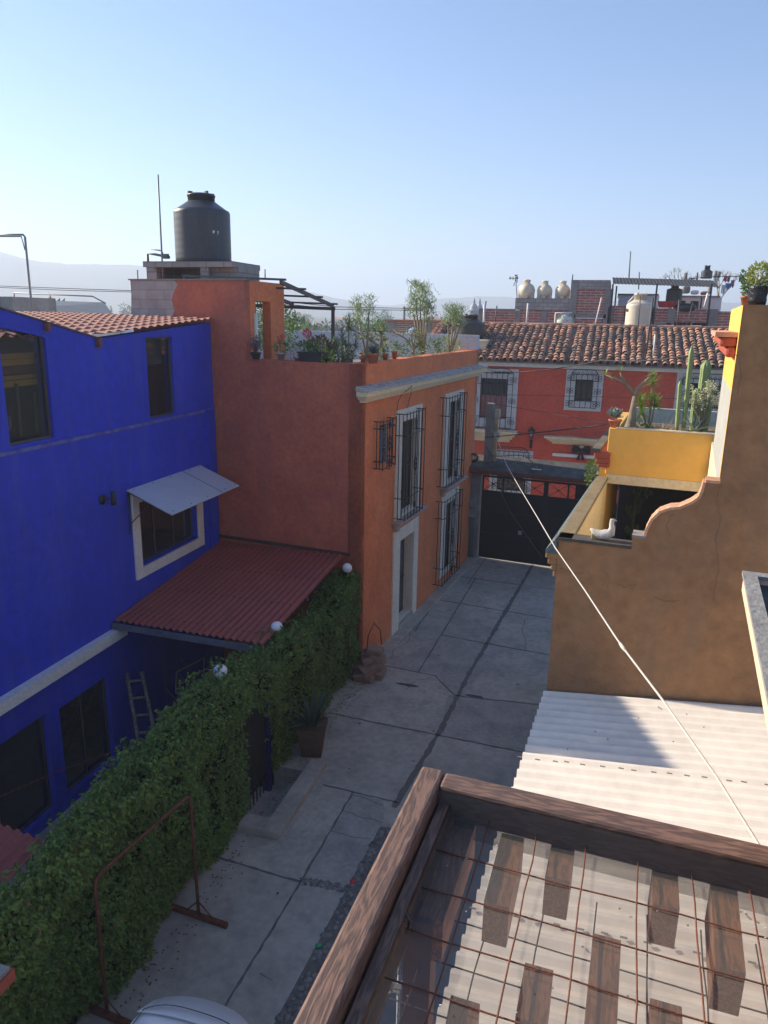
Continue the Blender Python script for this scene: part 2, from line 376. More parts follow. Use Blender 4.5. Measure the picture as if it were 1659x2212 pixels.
for ps, w in [([(1151, 1220), (1011, 1460), (950, 1580), (905, 1655), (850, 1745)], .10), ([(1028, 1248), (904, 1452)], .035),
    ([(968, 1242), (1201, 1274)], .05), ([(936, 1294), (1198, 1338)], .05), ([(952, 1372), (1192, 1416)], .05), ([(832, 1438), (940, 1460), (982, 1503), (1190, 1525)], .045),
    ([(710, 1540), (829, 1565), (945, 1588)], .04), ([(945, 1588), (1130, 1625)], .05), ([(697, 1695), (829, 1727), (860, 1734)], .035),
    ([(762, 1712), (650, 1905), (495, 2159), (440, 2260)], .035), ([(467, 1851), (650, 1906)], .035), ([(1050, 1205), (1010, 1262)], .03), ([(944, 1294), (895, 1365)], .03)]:
    ribbon(mb, g(*ps), w, .004, .008)
struct(mb.build('pavement_joints', JOINT))
mb = MB()
for ps in [[(938, 1295), (905, 1345), (888, 1362), (880, 1388), (850, 1405), (846, 1425)], [(762, 1718), (800, 1728), (829, 1742)], [(718, 1795), (760, 1808), (800, 1812)], [(560, 2105), (578, 2112), (588, 2120)], [(1135, 1340), (1128, 1362), (1137, 1385), (1133, 1405)], [(880, 1490), (900, 1470), (930, 1466)], [(740, 1750), (780, 1765), (825, 1775)]]:
    ribbon(mb, g(*ps), .014, .006, .02)
struct(mb.build('pavement_cracks', JOINT))
SLA = mat('slab_warm', (.53, .475, .40), (.38, .345, .30), scale=1.3, rough=.9, bump=.35, bscale=30, stain=.5, stc=(.24, .22, .2))
SLB = mat('slab_dark', (.43, .395, .35), (.31, .29, .26), scale=1.6, rough=.9, bump=.35, bscale=30, stain=.5, stc=(.15, .15, .15))
for m_, polys in ((SLA, [[(700, 1700), (760, 1713), (650, 1903), (470, 1852), (560, 1830), (600, 1820), (640, 1775)], [(835, 1440), (940, 1462), (980, 1500), (945, 1585), (715, 1540)]]),
                  (SLB, [[(955, 1374), (1090, 1400), (1000, 1500), (982, 1500), (945, 1460), (842, 1436)], [(968, 1500), (1185, 1530), (1130, 1622), (950, 1586)], [(765, 1716), (828, 1730), (830, 1780), (748, 1915), (655, 1903)]])):
    for q in polys:
        mb = MB(); pts = g(*q); n = len(pts); mb.add([(p.x, p.y, .002 if m_ is SLA else .0029) for p in pts], [tuple(range(n))]); o = mb.build('pavement_slab', m_)
        if o.data.polygons[0].normal.z < 0: o.data.flip_normals()
        struct(o)
mb = MB(); blob(mb, G(1024, 1504), .19, .05, .0045, 20, 3); blob(mb, G(880, 1480), .25, .06, .0045, 20, 5)
rs_ = random.Random(4)
for i in range(14): blob(mb, Vector((rs_.uniform(-4.2, -1), rs_.uniform(6, 21), 0)), rs_.uniform(.01, .035), rs_.uniform(.01, .03), .0045, 8, i)
o = mb.build('pavement_stains', mat('dark_stain', (.07, .07, .07), (.12, .12, .12), scale=9, rough=.95)); struct(o)
for pgn in o.data.polygons:
    pass
o.data.flip_normals() if o.data.polygons[0].normal.z < 0 else None
mb = MB()
for i in range(260): p = Vector((-4.62+abs(rs_.gauss(0, .16)), rs_.uniform(5, 14), .012)); mb.leafq(p, (rs_.gauss(0, 1), rs_.gauss(0, 1), .05), Vector((0, 0, 1)), .04, .025)
tag(mb.build('leaf_litter', mat('dead_leaf', (.10, .10, .03), (.16, .11, .05), scale=5, island=[(.10, .11, .03), (.2, .12, .05), (.06, .09, .02)])), kind='stuff')
# cobbled strip
COB = mat('cobble_stone', (.2, .19, .18), (.1, .1, .1), scale=5, rough=.8, island=[(.10, .10, .10), (.2, .19, .18), (.30, .28, .25), (.14, .13, .13)])
mb = MB(); a, b = G(822, 1785), G(592, 2212); w = Vector((.42, 0, 0)); base = MB(); b2 = b+(b-a)*.8
base.add([(a.x, a.y, .003), (a.x+.42, a.y, .003), (b2.x+.42, b2.y, .003), (b2.x, b2.y, .003)], [(0, 3, 2, 1)]); struct(base.build('cobble_bed', JOINT))
for i in range(620):
    t = random.random(); p = a.lerp(b2, t)+Vector((random.uniform(.02, .4), 0, 0)); r_ = random.uniform(.022, .05)
    mb.ball((p.x, p.y, .002), r_*random.uniform(.8, 1.4), r_, r_*.45, 7, 4, .3, i)
a2, b3 = G(652, 1903), G(752, 1920)
for i in range(70):
    p = a2.lerp(b3, random.random()); mb.ball((p.x+random.uniform(-.04, .04), p.y+random.uniform(-.06, .06), .004), random.uniform(.02, .035), None, .012, 7, 4, .3, i)
struct(mb.build('cobble_strip', COB))
# kerb round the sunken steps + steps
mb = MB()
mb.box(-4.35, -4.07, 8.55, 10.5, 0, .12); mb.box(-4.75, -4.35, 8.55, 8.85, 0, .118)
mb.box(-4.95, -4.35, 10.25, 10.5, 0, .02)
struct(bevel(mb.build('step_kerb', PAVE), .012))
mb = MB()
mb.box(-4.62, -4.352, 8.852, 10.248, -.9, -.19); mb.box(-5.4, -4.62, 8.852, 10.248, -.9, -.38); mb.box(-5.7, -5.4, 8.852, 10.248, -.9, -.56)
struct(bevel(mb.build('entry_steps', PAVE), .012))
# pale base strip of the facade
FA = Fr(-4.71, 14.15, .093, 1)
mb = MB(); mb.fbox(FA, .2, 8.7, .0, .32, 0, .05); struct(bevel(mb.build('kerb', PAVE), .01))

# ================================================================== BLUE BUILDING
BL = Fr(-8.2, 4.0, 0, 1)
bb = thing('blue_building', 'ultramarine blue two storey house with white framed window and red tiled roof', 'house', (-8.2, 10, -.7))
mb = MB()
lowH = [(7.47, 9.52, 2.86, 4.12), (5.0, 6.28, -.5, 1.17), (-1, 4.72, -.5, 1.25)]
lowH[2] = (.5, 4.72, -.5, 1.25)
wall_holes(mb, BL, 10.46, -.7, 5.53, .25, lowH)
mb.fbox(BL, 10.02, 10.3, 0, .06, 2.0, 5.53)
mb.build('lower_wall', BLUE, bb)
mb = MB()
wall_holes(mb, BL, 10.5, 5.53, 7.3, .22, [(4.62, 5.53, 5.6, 7.3), (8.1, 8.97, 5.58, 7.08), (-.0, 4.36, 5.5, 9)], ztop=[(0, 8.1), (4.36, 7.60), (4.62, 7.545), (5.53, 7.37), (6.75, 7.08), (10.5, 7.34)], n0=-.03)
# sloping head above left window
P = BL.p
mb.poly_prism([P(4.5, -.028, 7.31), P(5.66, -.028, 7.1), P(5.66, -.028, 7.34), P(4.5, -.028, 7.57)], (-.224, 0, 0))
mb.build('upper_wall', BLUE, bb)
mb = MB(); mb.fbox(BL, 3.9, 10.45, -.03, .02, 5.49, 5.545); mb.build('ledge', mat('blue_ledge', (.16, .17, .42), (.06, .06, .36), scale=6, rough=.9, bump=.6), bb)
mb = MB(); mb.fbox(BL, -2, 6.7, 0, .16, 1.80, 1.98); mb.build('white_band', WHITE, bb)
def window(parent, fr, u0, u1, z0, z1, n=-.1, mull=(), trans=(), fm=None, fw=.035, name='window', pane=None):
    m = MB(); 
    for a, b in ((u0, u0+fw), (u1-fw, u1)): m.fbox(fr, a, b, n-.03, n+.02, z0, z1)
    m.fbox(fr, u0+fw, u1-fw, n-.03, n+.02, z0, z0+fw); m.fbox(fr, u0+fw, u1-fw, n-.03, n+.02, z1-fw, z1)
    for k in mull: m.fbox(fr, u0+(u1-u0)*k-fw/2, u0+(u1-u0)*k+fw/2, n-.02, n+.015, z0+fw, z1-fw)
    for k in trans: m.fbox(fr, u0+fw, u1-fw, n-.018, n+.012, z0+(z1-z0)*k-fw/2, z0+(z1-z0)*k+fw/2)
    w = m.build(name, fm or DSTEEL, parent)
    m = MB(); m.fbox(fr, u0+fw*.5, u1-fw*.5, n-.012, n-.004, z0+fw*.5, z1-fw*.5); m.build('pane', pane or GLASS, w)
    return w
def back_box(fr, u0, u1, z0, z1, parent, d=.5, n=-.22, m=None):
    b = MB(); b.fbox(fr, u0-.1, u1+.1, n-d-.02, n-d, z0-.1, z1+.1); b.build('interior', m or DARKIN, parent)
GL2 = glass_mat('reflecting_glass', (.03, .035, .04), .04, 1.0); GL2.node_tree.nodes['Principled BSDF'].inputs['IOR'].default_value = 2.1
TG = bpy.data.materials.new('clear_glass'); TG.use_nodes = True; nt_ = TG.node_tree; b_ = nt_.nodes['Principled BSDF']; b_.inputs['Base Color'].default_value = (.02, .025, .03, 1); b_.inputs['Roughness'].default_value = .03; b_.inputs['Specular IOR Level'].default_value = 1.0
tr_ = nd(nt_, 'ShaderNodeBsdfTransparent'); ms_ = nd(nt_, 'ShaderNodeMixShader'); ms_.inputs[0].default_value = .35; nt_.links.new(tr_.outputs[0], ms_.inputs[1]); nt_.links.new(b_.outputs[0], ms_.inputs[2]); nt_.links.new(ms_.outputs[0], nt_.nodes['Material Output'].inputs[0])
window(bb, BL, 4.62, 5.53, 5.6, 7.3, -.1, (.97,), pane=TG); window(bb, BL, 8.1, 8.97, 5.58, 7.08, -.1, pane=TG)
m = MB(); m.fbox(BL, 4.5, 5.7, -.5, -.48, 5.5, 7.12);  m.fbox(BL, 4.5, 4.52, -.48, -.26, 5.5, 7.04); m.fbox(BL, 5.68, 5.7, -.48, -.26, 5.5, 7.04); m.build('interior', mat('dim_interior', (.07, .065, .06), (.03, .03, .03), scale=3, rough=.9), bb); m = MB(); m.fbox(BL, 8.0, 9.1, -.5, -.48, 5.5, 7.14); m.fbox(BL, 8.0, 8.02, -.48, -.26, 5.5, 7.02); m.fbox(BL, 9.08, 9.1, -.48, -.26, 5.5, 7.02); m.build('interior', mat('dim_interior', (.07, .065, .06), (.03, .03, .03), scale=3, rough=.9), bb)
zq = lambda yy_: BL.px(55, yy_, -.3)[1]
for ya, yb, mm_ in ((762, 774, YELLOW), (775, 788, YELLOW), (790, 806, mat('maroon_reflection', (.30, .10, .08))), (809, 818, YELLOW), (820, 833, YELLOW)):
    m = MB(); m.fbox(BL, 4.53, 5.67, -.34, -.30, zq(yb), zq(ya)); m.build('reflection_band', mm_, bb)  # coloured bands standing in for a facade reflected in the pane
m = MB(); m.tube([BL.p(5.1, -.28, zq(940)), BL.p(5.12, -.28, zq(826))], .03, 6); m.tube([BL.p(5.45, -.28, zq(940)), BL.p(5.47, -.28, zq(850))], .02, 6); m.build('indoor_stand', mat('olive_stick', (.16, .17, .10)), bb)
m = MB(); [leafball(m, BL.p(4.85+.1*k, -.3, zq(900+10*(k % 3))), .09, 40, .05) for k in range(5)] if False else m.ball(BL.p(4.9, -.33, zq(905)), .10, .05, .12, 8, 6, .6, 2); m.build('indoor_vase', mat('pale_vase', (.35, .34, .36)), bb)
m = MB(); m.fbox(BL, 8.12, 8.95, -.3, -.27, 6.55, 7.05); m.build('blind', mat('grey_blind', (.16, .18, .21), (.11, .12, .14), scale=4), bb)
w = window(bb, BL, 7.47, 9.52, 2.86, 4.12, -.14, (.33, .66), pane=GLASS)
m = MB()
for k in range(60):
    u = 7.55+k*.032; m.fbox(BL, u, u+.034, -.20-.014*math.sin(k*1.3), -.19-.014*math.sin(k*1.3), 2.9, 4.08)
m.build('curtain', mat('grey_curtain', (.28, .27, .27), (.12, .12, .13), scale=5), bb)
m = MB(); trim(m, BL, 7.27, 9.72, 2.64, 4.3, .2, 0, .05, True); bevel(m.build('window_surround', WHITE, bb), .008)
window(bb, BL, 5.0, 6.28, -.5, 1.17, -.12, (.5,)); window(bb, BL, .5, 4.72, -.5, 1.25, -.12, (.25, .5, .75))
m = MB()
for k in range(30):
    u = 5.1+k*.038; m.fbox(BL, u, u+.04, -.2-.02*math.sin(k*.9), -.19-.02*math.sin(k*.9), -.45, 1.1)
m.build('curtain', mat('green_curtain', (.03, .05, .045), (.015, .02, .02), scale=5), bb)
# tiled roof of blue house
TILE2 = mat('pink_clay_tile', (.50, .23, .16), (.38, .17, .12), scale=2.5, rough=.75, bump=.2, stain=.35, stc=(.3, .2, .16))
m = MB(); NY = 25*6; rows = 13; vs = []
for i in range(rows*3+1):
    r_ = i//3; fr_ = (i % 3)/2 if i < rows*3 else 1
    xx = -8.12-4.0*(min(i, rows*3-1)//3+[0, .5, .98][i % 3 if i < rows*3 else 2])/rows
    for k in range(NY+1):
        yy = 8.42+6.03*k/NY; ph = (k % 6)/6
        e0 = 7.12+.072*max(0, yy-10.7); tt = (-8.12-xx)/4.0; zb = e0*(1-tt)+7.44*tt
        if yy < 10.7: zb = 7.10+(10.7-yy)*.0*1+(7.44-7.10)*tt
        step = .035*(1-[0, .5, .98][i % 3 if i < rows*3 else 2])
        vs.append((min(xx, -8.245) if yy < 10.72 else xx, yy, zb+.032*abs(math.sin(PI*ph))+.012*math.sin(2*PI*ph)+step))
n1 = NY+1
fs = [(i*n1+k, i*n1+k+1, (i+1)*n1+k+1, (i+1)*n1+k) for i in range(rows*3) for k in range(NY)]
m.add(vs, fs, False); rf = m.build('tiled_roof', TILE2, bb)
m = MB(); m.box8([P(4.36, .0, 7.605), P(4.62, .0, 7.55), P(4.62, -.26, 7.55), P(4.36, -.26, 7.605), P(4.36, .0, 7.625), P(4.62, .0, 7.57), P(4.62, -.26, 7.57), P(4.36, -.26, 7.625)]); m.box8([P(4.62, .0, 7.55), P(6.75, .0, 7.085), P(6.75, -.26, 7.085), P(4.62, -.26, 7.55), P(4.62, .0, 7.57), P(6.75, .0, 7.105), P(6.75, -.26, 7.105), P(4.62, -.26, 7.57)])
m.build('verge', mat('verge_edge', (.12, .1, .09), rough=.9), bb)
for u in (5.55, 6.72): m = MB(); m.fbox(BL, u-.035, u+.035, -.02, .05, (7.37-.15 if u < 6 else 7.08-.13), (7.37-.03 if u < 6 else 7.10)); m.build('rafter_end', mat('rafter_brown', (.2, .07, .05)), bb)
m = MB(); m.box(-12.5, -8.43, 8.4, 14.3, 5.3, 5.4); m.box(-12.5, -12.4, 8.4, 14.3, -.7, 7.3); m.box(-12.4, -8.43, 8.38, 8.45, -.7, 7.0); m.build('rear_walls', BLUE, bb)
# window hood
hd = thing('window_awning', 'flat white sheet awning tilted over the white framed window on the blue wall', 'awning', P(8.4, 0, 4.2))
m = MB(); a_, b_, c_, d_ = P(7.16, .02, 4.39), P(9.71, .02, 4.39), P(9.62, .98, 4.04), P(7.08, .98, 4.04)
for q in range(2):
    pass
up = Vector((.02, 0, .05)).normalized()*.02
m.box8([a_, b_, c_, d_, a_+up, b_+up, c_+up, d_+up]); m.build('panel', mat('white_sheet', (.55, .57, .62), (.5, .52, .58), scale=2, rough=.4, fine=.03), hd)
m = MB(); m.box8([P(9.0, .02, 4.413), P(9.01, .02, 4.413), P(8.93, .98, 4.062), P(8.92, .98, 4.062), P(9.0, .02, 4.418), P(9.01, .02, 4.418), P(8.93, .98, 4.067), P(8.92, .98, 4.067)])
m.build('seam', IRON, hd)
for u in (7.3, 7.9, 8.5, 9.2, 9.6):
    for f_ in (.06, .94): m = MB(); m.ball(P(u-.08*f_, .02+.96*f_, 4.415-.35*f_), .012, None, None, 6, 4); m.build('bolt', IRON, hd)
for u in (7.2, 9.6):
    m = MB(); m.tube([P(u, .0, 3.55), P(u, .03, 4.36)], .014); m.tube([P(u, .02, 4.36), P(u-.06, .95, 4.03)], .014); m.tube([P(u, .02, 3.75), P(u-.04, .5, 4.2)], .01); m.build('bracket', IRON, hd)
# wall spotlight
u, z = BL.px(228, 1076)
sl = thing('wall_spotlight', 'small black cylinder spotlight fixed to the blue wall left of the white framed window', 'lamp', P(u, 0, z))
m = MB(); m.tube([P(u-.1, 0, z), P(u-.1, .03, z)], .085, 14); m.tube([P(u-.1, .03, z), P(u-.02, .14, z)], .014); m.build('bracket', IRON, sl)
m = MB(); m.lathe(P(u, .16, z-.11), [(.035, 0), (.05, .01), (.05, .12), (.04, .14), (.04, .24)], 14); m.build('lamp_head', IRON, sl)
# red corrugated porch roof
REDC = mat('red_corrugated', (.34, .075, .055), (.27, .06, .05), scale=2, rough=.6, bump=.1, stain=.35, stc=(.2, .09, .09))
pr = thing('porch_roof', 'red corrugated metal porch roof between blue wall and orange wall', 'roof', (-6.6, 12.3, -.7))
TL, TR, BLc = Vector((-8.16, 14.42, 2.50)), Vector((-4.98, 14.14, 2.62)), Vector((-8.16, 10.5, 2.15))
m = MB(); corrugated(m, TL, BLc-TL, TR-TL-Vector((.08, 0, 0)), .135, .02); m.build('corrugated_sheet', REDC, pr)
m = MB(); q = BLc-TL; b0 = BLc+Vector((-.02, -.02, -.04)); b1 = TR+q+Vector((-.1, -.02, -.04)); lap = MB(); [lap.obox(TL.lerp(TR, (k+.5)/24)+q*t_+Vector((-.04, 0, .024)), (.012, 0, 0), (0, .012, 0), (0, 0, .004)) for k in range(23) for t_ in (.06, .35, .64, .93)]; lap.build('fixing_screws', mat('screw_rust', (.12, .05, .04)), pr)
m.obox((b0+b1)/2+Vector((0, 0, -.06)), (b1-b0)/2, (0, .03, 0), (0, 0, .05)); m.obox(((b0+b1)/2-q*.5)+Vector((0, 0, -.06)), (b1-b0)/2, (0, .025, 0), (0, 0, .035))
m.build('edge_beam', mat('grey_blue_beam', (.12, .14, .19), (.08, .09, .12), rough=.6), pr)
m = MB(); m.tube([b1+Vector((-.15, .05, -.1)), Vector((b1.x-.15, b1.y+.05, -.7))], .04); m.build('post', DSTEEL, pr)
m = MB(); m.fbox(Fr(-4.71, 14.15, -1, .093, -1), .25, 3.5, 0, .05, 2.6, 2.66); m.build('flashing', mat('flashing_tar', (.10, .05, .045), rough=.95, bump=.6), pr)
# second red roof at the left edge
p1 = G(100, 1822, 2.0)
pr2 = thing('shed_roof', 'red corrugated shed roof poking out behind the ivy at the left edge of the photo', 'roof', (p1.x-1.4, p1.y-1, -.7))
m = MB(); corrugated(m, Vector((p1.x-2.2, p1.y+.25, 2.03)), Vector((.1, -3, -.2)), Vector((2.2, -.25, .0)), .15, .022); m.build('corrugated_sheet', REDC, pr2)
m = MB(); 
for dx in (-2.1, -.15): m.tube([(p1.x+dx, p1.y-.1, -.7), (p1.x+dx, p1.y-.1, 1.98)], .04)
m.build('post', DSTEEL, pr2)
# parapet corner, lower left
p2 = G(31, 2092, 2.6)
m = MB(); m.box(p2.x-1.2, p2.x, p2.y-1.0, p2.y, 2.5, 2.6); t_ = thing('parapet_corner', 'corner of a red edged concrete slab at the lower left edge of the photo', 'slab', (p2.x-.5, p2.y-.4, 0))
m.build('slab', mat('red_edge', (.42, .09, .05), (.3, .08, .05), scale=5, rough=.9, bump=.4), t_)
m = MB(); m.box(p2.x-1.18, p2.x-.02, p2.y-.98, p2.y-.02, 2.6, 2.63); m.build('coping', GREY, t_); m = MB(); m.box(p2.x-1.2, p2.x-.95, p2.y-.9, p2.y-.6, -.7, 2.5); m.build('post', GREY, t_)
# ladder and clutter under the porch
ld = thing('wooden_ladder', 'old grey wooden ladder leaning on the blue wall beside the sliding window', 'ladder', (-7.9, 10.9, -.7))
m = MB(); A1 = X(290, 1452, -8.0); A0 = X(332, 1640, -7.25); A0.z = -.7; s_ = Vector((.24, .14, 0))
for sg in (-.6, .6): m = MB(); m.tube([A0+s_*sg, A1+s_*sg*.8], .04, 5); m.build('rail', GWOOD, ld)
for k in range(6): m = MB(); c = A0.lerp(A1, .12+.16*k); m.tube([c-s_*.6, c+s_*.56], .028, 5); m.build('rung', GWOOD, ld)
ch = thing('old_chair', 'pale broken chair standing beside the leaning ladder', 'chair', (-6.9, 10.9, -.7))
m = MB(); m.box(-7.15, -6.75, 10.7, 11.1, -.25, -.21); m.build('seat', GWOOD, ch)
for x_ in (-7.12, -6.78):
    for y_ in (10.73, 11.07):
        m = MB(); m.tube([(x_, y_, -.7), (x_, y_, .25 if y_ > 11 else -.25)], .018, 5); m.build('leg', GWOOD, ch)
m = MB(); m.box(-7.14, -6.76, 11.05, 11.08, 0, .22); m.build('backrest', GWOOD, ch)
dry = mat('dry_branches', (.22, .13, .08), (.12, .07, .05), scale=8)
m = MB()
for i in range(70):
    p = Vector((-6.3+random.gauss(0, .12), 11.2+random.gauss(0, .12), -.4)); q = p+Vector((random.gauss(0, .5), random.gauss(0, .5), random.uniform(.7, 1.7)))
    m.tube([p, p.lerp(q, .5)+Vector((random.gauss(0, .08), random.gauss(0, .08), 0)), q], [.012, .009, .004], 4)
dp = thing('dry_shrub', 'tangled dry brown shrub in a pot under the red porch roof', 'plant', (-6.3, 11.2, -.7)); m.build('branches', dry, dp)
m = MB(); m.lathe((-6.3, 11.2, -.7), [(.16, 0), (.23, .35), (.21, .35), (.19, .3)], 14); m.build('pot', TERRA, dp)
fs_ = thing('stacked_frames', 'jumble of dull metal furniture frames stacked beside the leaning ladder', 'furniture', (-6.9, 11.6, -.7))
rs2 = random.Random(8)
for k in range(5):
    m = MB(); o3 = Vector((-6.95+rs2.uniform(-.2, .2), 11.7+rs2.uniform(-.25, .25), -.68+.26*k)); a3 = rs2.uniform(-.6, .6); ex = Vector((math.cos(a3), math.sin(a3), rs2.uniform(-.2, .3)))*.38; ey = Vector((-math.sin(a3), math.cos(a3), rs2.uniform(-.2, .2)))*.42; ez = Vector((rs2.uniform(-.1, .1), 0, .45))
    m.tube([o3-ex-ey, o3+ex-ey, o3+ex+ey, o3-ex+ey, o3-ex-ey], .016, 5, smooth=False)
    for s1 in (-1, 1): m.tube([o3+ex*s1-ey, o3+ex*s1-ey+ez, o3+ex*s1+ey+ez, o3+ex*s1+ey], .016, 5, smooth=False)
    m.build('metal_frame', mat('dull_metal', (.30, .31, .32), (.16, .15, .14), scale=9, rough=.7), fs_)
# wooden post + barbed wire in the yard
m = MB(); q0 = G(53, 1800, -.7); q = X(55, 1635, q0.x); m.tube([q0, Vector((q0.x, q0.y, .4)), Vector((q0.x, q0.y, 1.0))], [.04, .035, .03], 6)
tag(m.build('wooden_post', GWOOD), 'weathered thin wooden post standing in the yard before the blue windows', 'post')
m = MB(); pts = [X(-20, 1730, -7.2), X(120, 1668, -7.2), X(260, 1618, -7.2), X(330, 1590, -7.2)]; m.tube(pts, .006, 4)
for a_, b_ in zip(pts, pts[1:]):
    n = int((b_-a_).length/.12)
    for i in range(n):
        c = a_.lerp(b_, i/n); m.tube([c+Vector((0, -.02, .02)), c+Vector((0, .02, -.02))], .004, 3); m.tube([c+Vector((0, .02, .02)), c+Vector((0, -.02, -.02))], .004, 3)
tag(m.build('barbed_wire', RUST), 'single strand of barbed wire across the yard in front of the blue house', 'wire')

# ================================================================== ORANGE BUILDING
SD = Fr(-4.71, 14.15, -1, .093, -1)
ob = thing('orange_house', 'burnt orange corner house with iron grilled windows, roof terrace and stair tower', 'house', (-7, 17, 0))
m = MB()
wall_holes(m, FA, 8.8, -.8, 6.62, .3, [(2.3, 3.28, .16, 2.33), (2.3, 3.28, 3.0, 5.2), (5.95, 6.85, 3.05, 5.3), (5.95, 6.85, .3, 2.4), (1.0, 1.36, 4.45, 5.27)])
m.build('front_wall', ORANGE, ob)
m = MB()
wall_holes(m, SD, 5.58, -.8, 8.2, .18, [(-.1, 2.66, 6.61, 9)], ztop=[(0, 8.2), (5.58, 8.2)])
m.fbox(SD, 0.31, 2.5, -.36, -.18, 5.8, 6.61)
m.build('side_wall', ORANGE_SHADED, ob)
m = MB(); m.fbox(SD, .3, 5.5, -8.6, -.2, 6.0, 6.2); m.build('terrace_floor', GREY, ob)
m = MB(); m.fbox(SD, .0, 7.0, -8.8, -8.6, -.5, 7.05); m.fbox(SD, 6.8, 7.0, -8.6, -2.6, -.5, 7.05); m.build('rear_parapet', mat('pale_parapet', (.62, .62, .64), (.52, .52, .55), scale=2, rough=.8, stain=.2), ob)
m = MB()
m.fbox(SD, 2.66, 2.87, -1.62, -1.02, 6.2, 8.0); m.fbox(SD, 2.66, 3.12, -1.62, -1.02, 8.0, 8.2); m.fbox(SD, 2.66, 2.84, -1.02, -.181, 7.8, 8.2); m.fbox(SD, 2.66, 2.84, -.40, -.181, 6.6, 7.8)
m.fbox(SD, 3.121, 5.5, -2.3, -.182, 8.0, 8.19); m.fbox(SD, 5.35, 5.55, -2.3, -.182, 6.0, 8.0); m.fbox(SD, 2.842, 3.12, -1.02, -.182, 8.0, 8.19)
m.build('stair_tower', ORANGE, ob)
# unplastered block patch
pp = [(284, 604), (376, 604), (384, 615), (375, 632), (371, 650), (378, 668), (372, 684), (368, 693), (284, 693)]
m = MB(); pts = [SD.p(*(lambda t: (t[0], .006, t[1]))(SD.px(*q))) for q in pp]; m.poly_prism(pts, SD.n*-.02)
m.build('bare_blockwork', brick_mat('bare_block', (.40, .37, .34), (.34, .31, .29), (.27, .25, .23), .40, .20, .008), ob)
m = MB(); m.fbox(SD, 2.6, 5.62, -.2, .03, 8.2, 8.23); m.build('tower_coping', GREY, ob)
m = MB(); m.tube([SD.p(2.63, -.35, 6.62), SD.p(2.63, -.35, 7.55)], .045, 8); m.build('drain_pipe', WHITE, ob)
# cornice
m = MB(); L0, L1 = -.30, 8.75
for (n0, n1, z0, z1) in [(0, .12, 5.86, 5.93), (0, .2, 5.93, 5.99), (0, .27, 5.99, 6.10)]: m.fbox(FA, L0*(n1/.27), L1+n1*.3, n0, n1, z0, z1)
bevel(m.build('cornice', CREAM, ob), .015)
m = MB(); m.box8([FA.p(L0-.02, .30, 6.10), FA.p(L1+.1, .30, 6.10), FA.p(L1+.1, .0, 6.10), FA.p(L0-.02, .0, 6.10), FA.p(L0-.02, .30, 6.13), FA.p(L1+.1, .30, 6.13), FA.p(L1+.1, 0, 6.19), FA.p(L0-.02, 0, 6.19)])
m.build('cornice_cap', mat('lichen_concrete', (.58, .54, .48), (.26, .24, .22), scale=7, rough=.95, bump=.7, stain=.5, stc=(.55, .54, .52)), ob)
# openings
def grille(parent, fr, u0, u1, z0, z1, n, bars=7, rails=(.0, .2, .8, 1.), orn=True, side_bars=2):
    m = MB(); r_ = .011
    for k in range(bars):
        u = u0+(u1-u0)*k/(bars-1); m.tube([fr.p(u, n, z0-.04), fr.p(u, n, z1+.04)], r_, 5)
    for s_ in (u0, u1):
        for k in range(1, side_bars+1):
            nn = n*(1-k/(side_bars+1)); m.tube([fr.p(s_, nn, z0), fr.p(s_, nn, z1)], r_, 5)
    for t in rails:
        z = z0+(z1-z0)*t
        m.tube([fr.p(u0, .0, z), fr.p(u0, n, z), fr.p(u1, n, z), fr.p(u1, 0, z)], r_, 5, smooth=False)
    if orn:
        uc = (u0+u1)/2; h = (z1-z0)
        for zc, s_ in ((z0+h*.5, 1.), (z0+h*.9, .55), (z0+h*.1, .55)):
            w_ = .10*s_; hh = .22*s_
            for sg in (-1, 1):
                m.tube([fr.p(uc, n+.004, zc+hh), fr.p(uc+sg*w_*.4, n+.004, zc+hh*.6), fr.p(uc+sg*w_, n+.004, zc+hh*.15), fr.p(uc+sg*w_*.45, n+.004, zc), fr.p(uc+sg*w_, n+.004, zc-hh*.15), fr.p(uc+sg*w_*.4, n+.004, zc-hh*.6), fr.p(uc, n+.004, zc-hh)], .011, 5)
            m.torus(fr.p(uc, n+.004, zc), .035*s_+.01, .009, fr.u, (0, 0, 1))
            m.ball(fr.p(uc, n+.004, zc+hh+.03), .02, None, None, 6, 4); m.ball(fr.p(uc, n+.004, zc-hh-.03), .02, None, None, 6, 4)
    return m.build('window_grille', IRON, parent)
TRM = mat('ivory_trim', (.84, .75, .62), (.76, .67, .55), scale=3, rough=.7, bump=.15, stain=.25, stc=(.42, .36, .32))
def fwin(u0, u1, z0, z1, ou, ow, oz0, oz1, sill):
    m = MB(); m.fbox(FA, ou, ou+.012, -.28, -.001, oz0, oz1); m.fbox(FA, ow-.012, ow, -.28, -.001, oz0, oz1); m.fbox(FA, ou+.012, ow-.012, -.28, -.001, oz1-.012, oz1); m.fbox(FA, ou+.012, ow-.012, -.28, -.001, oz0, oz0+.012); m.build('reveal', TRM, ob)
    m = MB(); w = ou-u0; m.fbox(FA, u0, ou, 0, .04, z0, z1); m.fbox(FA, ow, u1, 0, .04, z0, z1); m.fbox(FA, ou, ow, 0, .04, oz1, z1)
    if z0 < oz0 and z0 > .5 or z0 > .25: m.fbox(FA, ou, ow, 0, .04, z0, oz0)
    bevel(m.build('window_surround', TRM, ob), .006)
    if sill:
        m = MB(); m.fbox(FA, u0-.12, u1+.12, 0, .24, z0-.06, z0); m.fbox(FA, u0-.06, u1+.06, 0, .15, z0-.12, z0-.06); m.fbox(FA, u0-.02, u0+.16, .0, .1, z0-.26, z0-.12)
        bevel(m.build('sill', mat('stained_sill', (.50, .40, .36), (.36, .28, .25), scale=6, rough=.85, bump=.3), ob), .008)
